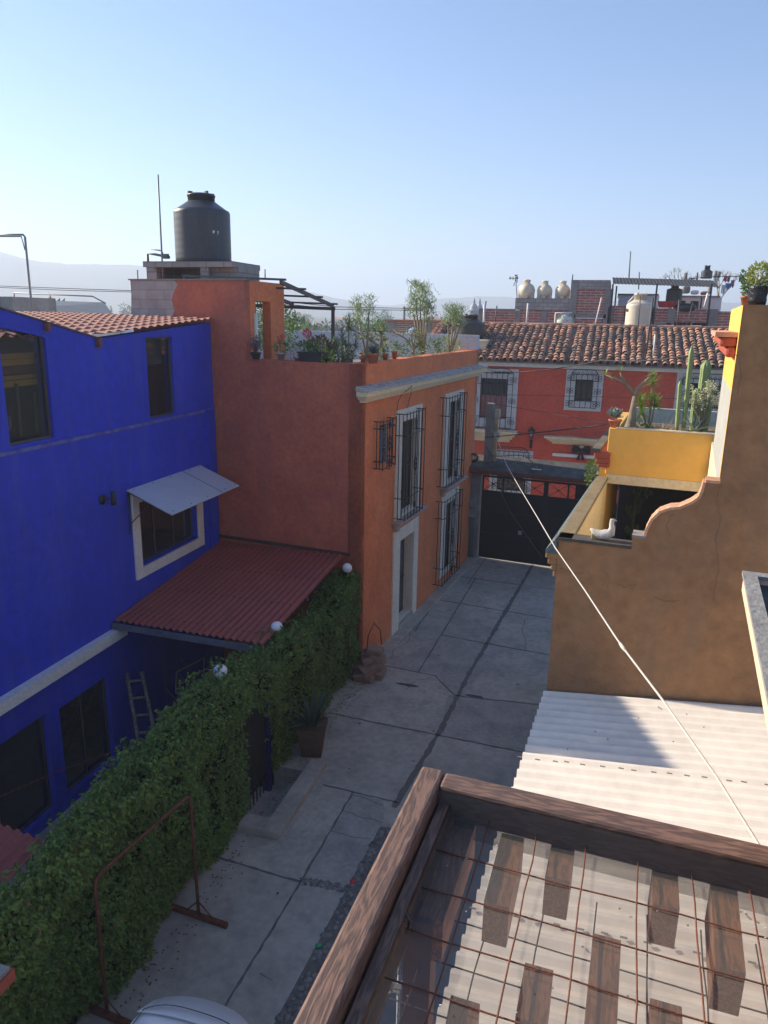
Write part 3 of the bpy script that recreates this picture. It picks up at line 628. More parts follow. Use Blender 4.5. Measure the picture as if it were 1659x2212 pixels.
fwin(1.9, 3.62, 2.92, 5.49, 2.3, 3.28, 3.0, 5.2, True); fwin(5.48, 7.25, 3.0, 5.56, 5.95, 6.85, 3.05, 5.3, True)
fwin(1.86, 3.6, .04, 2.66, 2.3, 3.28, .16, 2.33, False); fwin(5.52, 7.16, .28, 2.74, 5.95, 6.85, .3, 2.4, False)
for (a_, b_, c_, d_) in ((2.3, 3.28, 3.0, 5.2), (5.95, 6.85, 3.05, 5.3), (5.95, 6.85, .3, 2.4)):
    window(ob, FA, a_, b_, c_, d_, -.12, (.5,), (.5,), fm=mat('dark_wood_frame', (.045, .03, .025), rough=.6), fw=.06)
m = MB(); m.fbox(FA, 2.3, 3.28, -.28, -.22, .16, 2.33); dr = m.build('front_door', mat('grey_door', (.05, .05, .055), (.035, .035, .04), scale=3, rough=.5), ob)
m = MB(); 
for k in range(2): m.fbox(FA, 2.38+.45*k, 2.75+.45*k, -.219, -.205, .3, 1.1); m.fbox(FA, 2.38+.45*k, 2.75+.45*k, -.219, -.205, 1.25, 2.2)
m.build('door_panel', mat('grey_door2', (.06, .06, .065), rough=.45), dr); m = MB(); m.ball(FA.p(3.15, -.18, 1.15), .035); m.build('handle', mat('brass', (.5, .35, .12), metal=.8, rough=.35), dr)
m = MB(); m.fbox(FA, 2.3, 3.28, -.22, .06, .04, .16); m.build('door_step', PAVE, ob)
lv = MB()
for k in range(10): z = 4.48+k*.08; lv.box8([FA.p(1.0, -.07, z), FA.p(1.28, -.07, z), FA.p(1.28, .0, z-.05), FA.p(1.0, .0, z-.05), FA.p(1.0, -.07, z+.01), FA.p(1.28, -.07, z+.01), FA.p(1.28, .0, z-.04), FA.p(1.0, .0, z-.04)])
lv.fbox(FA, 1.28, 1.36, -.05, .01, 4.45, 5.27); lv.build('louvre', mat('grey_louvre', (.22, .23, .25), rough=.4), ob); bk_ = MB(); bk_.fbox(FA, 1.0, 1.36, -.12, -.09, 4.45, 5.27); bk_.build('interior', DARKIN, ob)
grille(ob, FA, 1.9, 3.17, 2.98, 5.42, .27, 7); grille(ob, FA, 5.1, 6.75, 3.1, 5.5, .27, 8); grille(ob, FA, 5.05, 6.75, .3, 2.7, .27, 8); grille(ob, FA, .62, 1.36, 4.4, 5.4, .22, 4, (0, .15, .85, 1.))
# electric cables drooping on the facade
m = MB(); pz = lambda x, y, n=.03: FA.p(*(lambda t: (t[0], n, t[1]))(FA.px(x, y, n)))
m.tube([pz(890, 832, .3), pz(884, 840, .3), pz(868, 852), pz(860, 868), pz(858, 890)], .006, 4); m.tube([pz(889, 833, .3), pz(888, 850), pz(880, 880), pz(872, 899)], .006, 4); m.tube([pz(857, 1115, .05), pz(864, 1130, .05), pz(869, 1100, .06), pz(866, 1060, .06)], .006, 4)
m.build('cable', WIREM, ob)
# steel terrace canopy
cn = thing('terrace_canopy', 'bare dark steel canopy frame sloping off the orange stair tower over the terrace', 'canopy', (-7.5, 16, 6.2))
m = MB()
def bar(mm, a, b, w=.04, h=.04):
    a = Vector(a); b = Vector(b); d = (b-a); s_ = (d.cross(Vector((0, 0, 1))) if d.cross(Vector((0, 0, 1))).length > 1e-3 else Vector((1, 0, 0))).normalized()*w; t_ = s_.cross(d).normalized()*h; mm.obox((a+b)/2, d/2, s_, t_)
E0, E1 = Vector((-6.78, 18, 7.77)), Vector((-8.94, 18, 7.82)); U0, U1 = Vector((-6.58, 14.45, 8.17)), Vector((-8.9, 14.6, 8.25))
for t in (0, .5, 1.): bar(m, U0.lerp(U1, t), E0.lerp(E1, t), .025, .04)
m.build('rafter', DSTEEL, cn); m = MB()
for t in (0., .34, .67, 1.): a_, b_ = U0.lerp(E0, t), U1.lerp(E1, t); bar(m, a_+Vector((.12, 0, .045)), b_+Vector((0, 0, .045)), .02, .022)
bar(m, E0+Vector((.05, 0, -.07)), E1+Vector((0, 0, -.07)), .035, .04); m.build('purlin', DSTEEL, cn)
for q in (E0, E1): m = MB(); bar(m, q+Vector((0, 0, -.1)), Vector((q.x, q.y, 6.2)), .035, .035); m.build('post', DSTEEL, cn)
m = MB(); m.tube([U0+Vector((-.35, .02, .05)), U0+Vector((-.35, .02, .25))], .012); m.build('rod', DSTEEL, cn)
# tank plinth
m = MB(); yb = 15.0
m.box(-10.15, -7.95, 15.0, 16.35, 8.50, 8.62)
m.box(-10.1, -9.85, 15.05, 16.3, 8.19, 8.50); m.box(-9.85, -9.25, 16.0, 16.3, 8.19, 8.50); m.box(-8.75, -8.55, 15.05, 16.3, 8.19, 8.5); m.box(-8.05, -7.9, 15.2, 16.2, 8.19, 8.5); m.box(-8.55, -8.05, 15.2, 15.35, 8.19, 8.499)
m.build('tank_plinth', BLOCK, ob)
TK = Vector((-9.0, 15.65, 8.62))
wt = thing('water_tank', 'large charcoal grey cylindrical water tank on a concrete plinth over the orange house', 'water tank', TK)
def tank(parent, c, R, H, neck, m_, seg=40, dome=.19):
    m = MB(); prof = [(R*.97, 0), (R, .03)]
    for k in range(7): z = H*(.12+.13*k); prof += [(R, z-.025), (R*.9975, z), (R, z+.025)]
    prof = [p for p in prof if p[1] < H*.96]+[(R, H*.96), (R*.97, H), (R*.9, H+.03*R), (R*.5, H+dome*R*1.6), (R*.47, H+dome*R*1.65)]
    m.lathe(c, prof, seg); b = m.build('tank_body', m_, parent)
    z0 = H+dome*R*1.6; m = MB(); m.lathe(c+Vector((0, 0, z0-.02)), [(R*.47, 0), (R*.48, neck), (R*.50, neck), (R*.50, neck+.03), (R*.46, neck+.05), (.02, neck+.06)], 28)
    for k in range(4): a = PI*k/2-.6; m.obox(c+Vector((R*.42*math.cos(a), R*.42*math.sin(a), z0+neck+.04)), (.05*math.cos(a), .05*math.sin(a), 0), (-.025*math.sin(a), .025*math.cos(a), 0), (0, 0, .03))
    m.build('tank_lid', m_, parent); return b
TANKG = mat('tank_charcoal', (.045, .052, .062), (.035, .042, .052), scale=2, rough=.42, bump=.03, fine=.05, stain=.3, stc=(.14, .15, .16))
tank(wt, TK, .615, 1.10, .13, TANKG)
for a0, s_ in ((-38, 1.), (-28, .6)): m = MB(); a = math.radians(a0); m.ball(TK+Vector((.605*math.cos(a), .605*math.sin(a), .62)), .03*s_, .03*s_, .05, 8, 5, .9, a0); m.build('label_remnant', WHITE, wt)
m = MB(); m.tube([TK+Vector((-.62, -.4, .1)), TK+Vector((-.95, -.45, .16)), TK+Vector((-1.15, -.45, .17)), TK+Vector((-1.15, -.45, -.43))], .03, 6); m.tube([TK+Vector((-1.05, -.45, .27)), TK+Vector((-.8, -.45, .24)), TK+Vector((-.75, -.45, .18))], .014, 5); m.obox(TK+Vector((-.7, -.42, .12)), (.06, 0, 0), (0, .04, 0), (0, 0, .05))
m.build('pipe', mat('galvanised_pipe', (.15, .16, .17), rough=.5, metal=.4), wt)
m = MB(); m.tube([Y(352, 600, 15.1), Y(341, 377, 15.1)], .018, 6); tag(m.build('antenna_mast', mat('mast_grey', (.25, .27, .28), rough=.5)), 'tall thin grey mast beside the charcoal water tank', 'mast')
m = MB(); m.tube([Y(298, 606, 15.0), Y(297, 583, 15.0)], .012, 5); tag(m.build('rebar_stub', RUST), 'short steel rod sticking up from the bare block corner of the tower', 'rod')
# ================================================================== IVY HEDGE
IVY = leafmat('ivy_leaf', [(.05, .14, .03), (.11, .24, .04), (.17, .32, .055), (.07, .18, .035), (.28, .38, .08), (.09, .20, .035), (.20, .17, .06)], .3)
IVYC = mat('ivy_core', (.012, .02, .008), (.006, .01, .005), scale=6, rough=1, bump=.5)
def hedge_top(y): return 2.40-.047*(y-6.5)+.16*max(0, min(1, (y-11.5)/2))+.12*math.sin(y*.9)+.08*math.sin(y*2.3+1)+.05*noise.noise(Vector((y*2, 0, 0)))
hg = thing('ivy_hedge', 'long dense green ivy hedge wall between the alley and the blue house yard', 'hedge', (-4.95, 9, 0))
HX0, HX1 = -5.32, -4.80
def hx0(y): return HX0+.34*max(0, min(1, (6.9-y)/2.2))
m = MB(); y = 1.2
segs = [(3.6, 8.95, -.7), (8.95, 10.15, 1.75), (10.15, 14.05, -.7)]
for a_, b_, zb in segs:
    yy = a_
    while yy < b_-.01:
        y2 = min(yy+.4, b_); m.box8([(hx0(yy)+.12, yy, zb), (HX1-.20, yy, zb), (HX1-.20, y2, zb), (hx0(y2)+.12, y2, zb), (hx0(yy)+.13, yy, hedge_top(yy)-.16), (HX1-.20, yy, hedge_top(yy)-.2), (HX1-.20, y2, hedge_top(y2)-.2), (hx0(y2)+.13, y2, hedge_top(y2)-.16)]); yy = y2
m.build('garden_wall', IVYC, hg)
m = MB()
def nz(x, y, z, s_=1.): return noise.noise(Vector((x*s_, y*s_, z*s_)))
def put(p, nrm, s_):
    d = (Vector((random.gauss(0, .5), random.gauss(0, .6), -1.0))+nrm*random.uniform(.1, .9)).normalized()
    n_ = (nrm+Vector((random.gauss(0, .4), random.gauss(0, .4), random.gauss(.2, .4)))).normalized()
    for k in range(3):
        dd = (d+Vector((random.gauss(0, .5), random.gauss(0, .5), random.gauss(0, .4)))).normalized(); m.leafq(p, dd, n_, s_*random.uniform(.7, 1.2), s_*.55)
cnt = 0
while cnt < 43000:
    yy = 3.6+10.55*random.random()**1.2; t = random.random(); ht = hedge_top(yy)
    if yy < 8 or random.random() < .85:
        if t < .70:   # alley face
            zz = random.uniform(0.0, ht)
            if 8.9 < yy < 10.1 and zz < 1.55+.25*math.sin(yy*5)+.9*(yy-9.5)*0: continue
            bul = .22*nz(0, yy, zz, .9)+.14*nz(3, yy, zz, 2.2)-.02*max(0, min(1, (7-yy)/2))+.05*nz(9, yy, zz*.6, 6.)+.13*max(0, 1-abs(zz-ht+.35)/.6)
            hang = .10*max(0, math.sin(yy*4+nz(0, yy, zz, 1.)*4))*min(1, zz/1.2)
            p = Vector((HX1-.02+bul+hang+random.gauss(0, .04)-.05*max(0, 1-zz/.35), yy, zz)); put(p, Vector((1, 0, .15)), .054*(1+.45*max(0, (8-yy)/6)))
        elif t < .9:
            xx = random.uniform(hx0(yy), HX1+.05); e = min(xx-hx0(yy), HX1+.05-xx); p = Vector((xx, yy, ht-.30+.30*min(1, e/.26)**.5+.22*nz(xx, yy, 5, 1.5)+.08*nz(xx, yy, 3, 5.)+random.gauss(0, .03))); put(p, Vector((0, 0, 1)), .058*(1+.4*max(0, (8-yy)/6)))
        else:
            zz = random.uniform(.6, ht-.1); p = Vector((hx0(yy)+random.gauss(0, .03)-.08*nz(7, yy, zz, 2.), yy, zz)); put(p, Vector((-1, 0, .1)), .09)
    cnt += 1
for i in range(900):   # far end and door jambs
    zz = random.uniform(.1, 2.3); e = random.choice((8.93, 10.17, 14.15)); 
    if e < 14: put(Vector((random.uniform(-5.1, -4.75), e+random.gauss(0, .04), zz)), Vector((0, 1 if e == 8.93 else -1, 0)), .08)
    else: put(Vector((random.uniform(-5.3, -4.7), e-random.random()*.1, zz)), Vector((.3, 1, 0)), .08)
for i in range(420):   # trailing shoots
    yy = random.uniform(2, 14); p = Vector((random.uniform(hx0(yy), HX1+.1), yy, hedge_top(yy)))
    dr_ = Vector((random.gauss(0, .4), random.gauss(0, .4), random.uniform(.3, 1))).normalized()
    for k in range(5): put(p+dr_*.035*k, dr_, .06)
ivy = m.build('ivy_foliage', IVY, hg)
# far end of the hedge sits by the facade corner; door in the wall
dg = thing('garden_gate', 'dark blue metal garden gate in the ivy wall above the sunken steps', 'gate', (-5.2, 9.5, -.56))
DBLUE = mat('dark_blue_metal', (.015, .015, .16), (.01, .01, .1), scale=4, rough=.6)
m = MB(); m.box(-5.05, -4.93, 10.06, 10.14, -.38, 1.9); m.box(-5.05, -4.93, 8.96, 9.02, -.38, 1.9); m.build('door_post', DBLUE, dg)
m = MB()
for k in range(9): yy = 9.08+k*.12; m.box(-5.0, -4.985, yy, yy+.02, -.33, 1.75)
m.box(-5.01, -4.98, 9.03, 10.05, -.08, -.04); m.box(-5.01, -4.98, 9.03, 10.05, 1.6, 1.64); m.box(-5.005, -4.99, 9.1, 10.0, 0.0, 1.6); m.build('gate_leaf', IRON, dg)
# globe lamps
gl = mat('opal_globe', (.78, .80, .84), (.74, .76, .82), scale=1, rough=.18, fine=0)
for i, ((px_, py_), lab) in enumerate([((476, 1450), 'white globe lamp sunk in the ivy, nearest of three to the camera'), ((598, 1355), 'white globe lamp in the ivy beside the porch roof edge beam, middle of three'), ((750, 1227), 'white globe lamp at the far upper end of the ivy, under the porch roof tip')]):
    c = X(px_, py_, -5.1 if i < 2 else -4.93); o = thing('globe_lamp', lab, 'lamp', (c.x, c.y, c.z-.2), 'globe lamps on the ivy wall')
    m = MB(); r_ = .105; m.ball(c, r_, None, None, 24, 16); m.build('globe', gl, o); m = MB(); m.lathe((c.x, c.y, c.z-.2), [(.05, 0), (.05, .09), (.07, .115)], 14); m.build('base', IRON, o)
# aloe pot
u = G(683, 1645)
ap = thing('potted_aloe', 'tall dark aloe in a tapering square rusty brown planter on the alley by the ivy', 'potted plant', (-4.47, 10.85, 0))
c = Vector((-4.47, 10.85, 0)); m = MB(); s0, s1 = .17, .23
def sq(s_, z, rot=.25): return [c+Vector((s_*math.cos(rot+PI/4+k*PI/2)*1.414, s_*math.sin(rot+PI/4+k*PI/2)*1.414, z)) for k in range(4)]
m.box8(sq(s0, 0)+sq(s1, .52)); m.box8(sq(s1+.015, .49)+sq(s1+.015, .56)); m.build('planter', mat('brown_planter', (.13, .07, .045), (.09, .05, .035), scale=6, rough=.8, bump=.4), ap)
m = MB(); random.seed(3)
for i in range(34):
    a = random.uniform(0, 2*PI); e = random.uniform(.25, 1.0); d = Vector((math.cos(a)*(1-e*.8), math.sin(a)*(1-e*.8), .35+e)); m.blade(c+Vector((math.cos(a)*.06, math.sin(a)*.06, .52)), d, random.uniform(.45, .75), .07, random.uniform(.05, .9), 6)
m.build('leaves', leafmat('aloe_leaf', [(.04, .09, .05), (.07, .13, .08), (.05, .10, .07)], .1), ap)
# stone pile
random.seed(5)
STONE = mat('pink_stone', (.36, .23, .18), (.26, .17, .14), scale=5, rough=.95, bump=.6, bscale=25)
pos = []
for lvl, n_, rr in ((0, 6, .26), (1, 5, .2), (2, 3, .13), (3, 2, .07)):
    for k in range(n_): a = 2*PI*k/n_+lvl; pos.append((-4.42+.02*lvl+rr*math.cos(a)*.8, 14.12+rr*math.sin(a)*1.1-.15, .09+lvl*.165))
stn = []
for i in range(3):
    m = MB(); hx, hy, hz2 = ((.17, .12, .085), (.14, .13, .10), (.18, .10, .075))[i]; rr5 = random.Random(i)
    m.box8([(x_*hx*rr5.uniform(.75, 1.1), y_*hy*rr5.uniform(.75, 1.1), z_*hz2*rr5.uniform(.8, 1.1)) for z_ in (-1, 1) for x_, y_ in ((-1, -1), (1, -1), (1, 1), (-1, 1))]); stn.append(m)
stp = [bevel(q.build('stone', STONE), .022, 2) for q in stn]
for q in stp:
    for v in q.data.vertices: v.co.z -= .085
places = ['at the bottom', 'in the middle', 'near the top', 'on the very top']
for i, p in enumerate(pos):
    o = stp[i % 3] if i < 3 else stp[i % 3].copy()
    if i >= 3: COL.objects.link(o)
    o.location = p; o.rotation_euler = (random.uniform(-.3, .3), random.uniform(-.3, .3), random.uniform(0, 6)); o.scale = (random.uniform(.8, 1.15),)*3
    lvl = 0 if i < 6 else 1 if i < 11 else 2 if i < 14 else 3
    tag(o, 'rough pinkish building stone %s of the pile by the orange corner' % places[lvl], 'stone', 'stones piled at the orange corner')
m = MB(); a_ = V0 = G(803, 1400); m.tube([FA.p(.15, .1, .35), FA.p(.2, .12, .75), FA.p(.45, .15, .95), FA.p(.7, .2, .7), FA.p(.8, .2, .3)], .012, 5)
tag(m.build('bent_rod', RUST), 'thin bent iron rod arching over the stone pile', 'rod')
# rusty clothes rail
rk = thing('rusty_rail_stand', 'rusty tubular rail stand like a goal frame on the alley beside the ivy', 'rail stand', (-4.5, 6.1, 0))
A0, B0 = Vector((-4.43, 6.9, 0)), Vector((-4.66, 5.36, 0)); TA = V_ = None
def vz(px_, py_, base):  # height on the vertical through base
    d = ray(px_, py_); t = (base.x*d.x+base.y*d.y)/(d.x*d.x+d.y*d.y); return HC+d.z*t
hz_ = vz(426, 1715, A0); m = MB(); r_ = .021; At, Bt = Vector((A0.x-.03, A0.y, hz_)), Vector((B0.x, B0.y, hz_))
d = (Bt-At).normalized()
m.tube([A0+Vector((0, 0, .03)), At-Vector((0, 0, .12)), At-Vector((0, 0, .03))+d*.02, At+d*.09, Bt-d*.09, Bt-d*.02-Vector((0, 0, .03)), Bt-Vector((0, 0, .12)), B0+Vector((0, 0, .03))], r_, 8)
m.build('tube_frame', RUST, rk)
for q in (A0, B0):
    m = MB(); m.obox(q+Vector((.0, 0, .03)), (.42, -.03, 0), (0, .03, 0), (0, 0, .03)); m.build('foot', RUST, rk)
    m = MB()
    for s_ in (-.2, .2): m.tube([q+Vector((s_, 0, .05)), q+Vector((0, 0, .26))], .009, 5)
    m.build('brace', RUST, rk)
for (px_, py_), cc, nm in (((762, 1907), (.75, .03, .05), 'red'), ((688, 2046), (.02, .42, .14), 'green')):
    p = G(px_, py_); m = MB(); m.lathe((p.x, p.y, .025), [(.005, .014), (.035, .012), (.04, .0), (.034, .0)], 16)
    tag(m.build('bottle_cap' if nm == 'x' else 'plastic_disc', mat(nm+'_plastic', cc, rough=.4, fine=0)), nm+' round plastic lid lying on the cobbled strip', 'lid')
# ------------------------------------------------ white car (only its rear roof end shows)
CARW = mat('car_white', (.88, .88, .88), (.86, .86, .86), scale=1, rough=.25, coat=.6, fine=0)
cf = Vector((-2.98, 4.86, 0)); car = thing('parked_car', 'white hatchback parked at the bottom edge of the photo with only its roof end showing', 'car', (cf.x, 3.0, 0))
def loft(secs, m_, name, parent, smooth=True):
    mb_ = MB(); n_ = len(secs[0]); vs = [v for s_ in secs for v in s_]
    fs = [(i*n_+k, i*n_+(k+1) % n_, (i+1)*n_+(k+1) % n_, (i+1)*n_+k) for i in range(len(secs)-1) for k in range(n_)]
    fs += [tuple(reversed(range(n_))), tuple(range((len(secs)-1)*n_, len(secs)*n_))]; mb_.add(vs, fs, smooth); return mb_.build(name, m_, parent)
def sec(y, zt, wt, zb, wb, r_=.12, n_=6):
    pts = []
    for s_ in (1, -1):
        arc = []
        for k in range(n_+1):
            a = PI/2*k/n_; arc.append((wt-r_*1.6+r_*1.6*math.cos(a), zt-r_*.7+r_*.7*math.sin(a)))
        if s_ == 1: pts += [(wb, zb)]+arc
        else: pts += [(-x_, z_) for x_, z_ in reversed(arc)]+[(-wb, zb)]
    crown = []
    return [(cf.x-.02+x_, y, z_) for x_, z_ in pts]
roofs = [sec(4.66+.0, 1.36, .50, .95, .78), sec(4.60, 1.42, .55, .95, .80), sec(4.40, 1.45, .575, .95, .81), sec(3.9, 1.475, .585, .95, .82), sec(3.2, 1.48, .58, .95, .82), sec(2.5, 1.42, .56, .95, .8), sec(1.9, 1.02, .60, .95, .78)]
loft(roofs, CARW, 'cabin', car)
loft([sec(4.86, .78, .70, .3, .72), sec(4.78, .95, .80, .25, .82), sec(4.0, .98, .83, .22, .84), sec(1.8, .96, .83, .22, .84), sec(.9, .82, .78, .25, .82), sec(.75, .6, .7, .3, .72)], CARW, 'body', car)
m = MB(); pts = []
for k in range(13):
    t = -1+2*k/12; pts.append((cf.x-.02+.5*t, 4.80-.10*t*t-.05*t**4, 1.385))
vs = [(x_, y_, z_) for x_, y_, z_ in pts]+[(cf.x-.02+.54*(-1+2*k/12), 4.5-.06*(-1+2*k/12)**2, 1.462) for k in range(13)]+[(x_, y_-.02, z_-.035) for x_, y_, z_ in pts]
m.add(vs, [(k, k+1, 13+k+1, 13+k) for k in range(12)]+[(26+k, 26+k+1, k+1, k) for k in range(12)], True); m.build('spoiler', CARW, car)
SEAM = mat('seam_dark', (.04, .04, .045), rough=.7)
m = MB(); rr = []
for k in range(25):
    t = -1+2*k/24; rr.append((cf.x-.02+.50*t, 4.60-.09*abs(t)**4-.02*t*t-.0, 1.4715-.02*abs(t)**3))
rr = [(rr[0][0], 4.28, 1.462)]+rr+[(rr[-1][0], 4.28, 1.462)]
m.tube(rr, .005, 4); m.tube([(cf.x-.52, 4.30, 1.468), (cf.x, 4.27, 1.478), (cf.x+.48, 4.30, 1.468)], .005, 4); m.build('panel_gap', SEAM, car)
for sg in (-1, 1):
    m = MB(); m.box(cf.x-.02+sg*.535-.02, cf.x-.02+sg*.535+.02, 2.6, 4.25, 1.44, 1.475); m.build('roof_rail', BLACKP, car)
    m = MB(); x0 = cf.x-.02+sg*.845
    for yw in (4.1, 1.5):
        mm = MB(); mm.tube([(x0-sg*.2, yw, .3), (x0+sg*.01, yw, .3)], .3, 22); wh = mm.build('wheel', BLACKP, car); mm = MB(); mm.tube([(x0, yw, .3), (x0+sg*.02, yw, .3)], .17, 18); mm.build('rim', mat('alloy', (.5, .5, .52), metal=.8, rough=.3), wh)
    mm = MB(); mm.box8([(x0-sg*.0, 4.45, .97), (x0-sg*.0, 2.3, .97), (x0-sg*.03, 2.3, .97), (x0-sg*.03, 4.45, .97), (x0-sg*.18, 4.2, 1.33), (x0-sg*.18, 2.7, 1.33), (x0-sg*.22, 2.7, 1.33), (x0-sg*.22, 4.2, 1.33)]); mm.build('side_window', GLASS, car)
    mm = MB(); mm.box(cf.x-.02+sg*.74-.05, cf.x-.02+sg*.74+.05, 4.72, 4.835, .68, .9); mm.build('tail_light', mat('tail_red', (.5, .01, .01), rough=.2), car)
m = MB(); m.box8([(cf.x-.6, 4.85, .97), (cf.x+.56, 4.85, .97), (cf.x+.56, 4.80, .97), (cf.x-.6, 4.80, .97), (cf.x-.48, 4.72, 1.34), (cf.x+.44, 4.72, 1.34), (cf.x+.44, 4.68, 1.34), (cf.x-.48, 4.68, 1.34)]); m.build('rear_window', GLASS, car)

# ================================================================== ALLEY GATE, BEAM, POLE
GT = Fr(-3.98, 22.9, 1, -.095, 1)  # n = (-.095,-1): towards the camera
gt = thing('alley_gate', 'black sheet metal double gate closing the end of the alley under a concrete beam', 'gate', (-1.5, 22.8, 0))
BLK = mat('black_sheet', (.010, .010, .011), (.016, .016, .017), scale=2, rough=.55, fine=.05)
m = MB(); W_ = 4.75
m.fbox(GT, .42, 2.42, 0, .04, .07, 2.3); m.fbox(GT, 2.44, W_-.2, 0, .04, .07, 2.3); m.build('gate_leaf', BLK, gt)
m = MB()
for u0 in (.45, 1.1, 1.75, 2.45, 3.1, 3.75, 4.4):
    m.fbox(GT, u0-.025, u0+.025, 0, .04, 2.3, 2.72)
m.fbox(GT, 2.36, 2.5, .0, .05, .07, 2.72); m.fbox(GT, .42, W_-.2, 0, .04, 2.72, 2.78)
for u0, u1 in ((.45, 1.1), (1.1, 1.75), (1.75, 2.4), (2.5, 3.1), (3.1, 3.75), (3.75, 4.4)):
    m.tube([GT.p(u0, .02, 2.3), GT.p(u1, .02, 2.72)], .009, 4); m.tube([GT.p(u1, .02, 2.3), GT.p(u0, .02, 2.72)], .009, 4); m.ball(GT.p((u0+u1)/2, .02, 2.51), .035, None, None, 8, 5)
for z in (.9, 1.6): m.fbox(GT, .44, 2.4, .04, .055, z, z+.03); m.fbox(GT, 2.46, 4.5, .04, .055, z, z+.03)
m.build('gate_frame', IRON, gt)
m = MB(); m.fbox(GT, 1.66, 1.78, .04, .07, .98, 1.1); m.build('latch', mat('steel_latch', (.4, .4, .4), metal=.6, rough=.4), gt); m = MB(); m.fbox(GT, 3.3, 4.3, -.03, -.005, 2.3, 2.72); m.build('letter_panel', BLK, gt)
bm = thing('gate_beam', 'grey weathered concrete beam spanning the alley over the black gate', 'beam', (-1.5, 22.8, 0))
m = MB()
m.box8([GT.p(-.02, .45, 2.98), GT.p(W_, .45, 2.98), GT.p(W_, -.35, 2.98), GT.p(-.02, -.35, 2.98), GT.p(-.02, .45, 3.03), GT.p(W_, .45, 3.03), GT.p(W_, -.35, 3.36), GT.p(-.02, -.35, 3.36)])
bevel(m.build('canopy_slab', DGREY, bm), .02); m = MB(); m.fbox(GT, -.02, W_, .452, .475, 2.93, 3.03); m.fbox(GT, 0, W_, -.1, .42, 2.88, 2.978); m.build('red_edge', mat('faded_red_edge', (.22, .07, .05), (.12, .06, .05), scale=5, rough=.9), bm)
m = MB(); m.fbox(GT, .03, .38, -.15, .12, 0, 2.8); m.build('gate_pillar', GREY, bm); m = MB(); m.fbox(GT, W_-.2, W_, -.15, .1, 0, 2.8); m.build('gate_pillar', GREY, bm)
mx = thing('meter_box', 'two small grey electric meter boxes with conduits on the left gate pillar', 'meter', GT.p(.2, .12, 1.0))
m = MB(); m.fbox(GT, .1, .28, .12, .24, 1.75, 2.0); m.fbox(GT, .08, .28, .12, .2, 1.4, 1.68); m.build('box', mat('meter_grey', (.28, .3, .32), (.2, .21, .22), rough=.5), mx)
m = MB()
for q in (.1, .15, .2, .26): m.tube([GT.p(q, .14, .05), GT.p(q, .14, 1.4)], .014, 5)
m.build('conduit', mat('conduit_grey', (.2, .21, .23), rough=.5), mx)
pl = thing('utility_post', 'square concrete stub post standing on the left end of the gate beam', 'post', GT.p(.55, -.1, 3.3))
a_, b_ = GT.px(1048, 968, -.1); m = MB(); m.fbox(GT, .42, .66, -.2, .04, 3.15, 5.02); bevel(m.build('concrete_post', GREY, pl), .015)
m = MB(); m.fbox(GT, .70, .79, -.12, -.03, 3.2, 4.8); m.build('timber', mat('yellow_timber', (.5, .4, .2), (.36, .28, .15), scale=6), pl)
m = MB(); m.fbox(GT, .68, .84, -.15, 0, 4.6, 4.85); m.build('junction_box', mat('box_cream', (.5, .46, .35), rough=.6), pl); m = MB(); m.fbox(GT, .7, .86, -.12, 0.05, 3.95, 4.15); m.build('junction_box', mat('box_cream', (.5, .46, .35), rough=.6), pl)
m = MB(); c = GT.p(.1, .25, 3.33)
for k in range(5): m.torus(c+Vector((random.gauss(0, .02), .02*k, 0)), .14+random.uniform(-.02, .02), .014, GT.u, (0, -.3, 1), 18)
m.tube([c+Vector((-.1, 0, -.05)), GT.p(-.1, .5, 2.9), GT.p(-.12, .4, 2.5)], .02, 5)
tag(m.build('cable_coil', WIREM), 'coil of black cable hung at the left end of the gate beam', 'cable')
m = MB(); pz = lambda x, y: Vector(GT.p(*(lambda t: (t[0], .3, t[1]))(GT.px(x, y, .3)))); m.tube([pz(1050, 965), pz(1062, 985), pz(1088, 985), pz(1110, 983), pz(1135, 985), pz(1152, 1000)], .012, 5); tag(m.build('loose_cable', WIREM), 'loose black cable lying across the gate beam', 'cable')
lt = thing('flood_light', 'small flat floodlight on the front of the gate beam', 'lamp', pz(1160, 1015)); q = pz(1160, 1008)
m = MB(); m.obox(q, GT.u*.17, GT.n*.03, (0, 0, .1)); m.build('housing', mat('flood_grey', (.12, .12, .12), rough=.4), lt); m = MB(); m.obox(q+GT.n*.032+Vector((0, 0, -.075)), GT.u*.15, GT.n*.006, (0, 0, .018)); m.build('lens_strip', WHITE, lt); m = MB(); m.ball(q+GT.n*.035, .016); m.build('sensor', mat('amber', (.7, .5, .05)), lt)

# ================================================================== RED HOUSE ACROSS THE STREET
RF = Fr(-7, 29, 1, 0, 1)   # n = (0,-1)
rh = thing('red_house', 'brick red two storey house across the street with old barrel tile roof', 'house', (-1, 30, 0))
rz = lambda x, y, n=0.: RF.px(x, y, n)
def rect(x0, y0, x1, y1):
    a_, b_ = rz(x0, y0), rz(x1, y1); return a_[0], b_[0], b_[1], a_[1]
w1 = rect(1040, 812, 1092, 924); w2 = rect(1244, 815, 1278, 872); w3 = rect(1487, 822, 1555, 888)
W1, W2, W3 = [(a_, b_, c_, d_) for a_, b_, c_, d_ in (w1, w2, w3)]
m = MB(); lowwin = (3.05, 4.1, .9, 2.35)
wall_holes(m, RF, 13.5, 0, 6.02, .3, [W1, W2, W3, lowwin, (8.6, 10.2, 0, 2.4)]); m.box(-7, -6.7, 29.3, 35, 0, 6.0); m.box(6.2, 6.5, 29.3, 35, 0, 6.0); m.box(-7, 6.5, 35, 35.3, 0, 7.0); m.build('front_wall', REDW, rh)
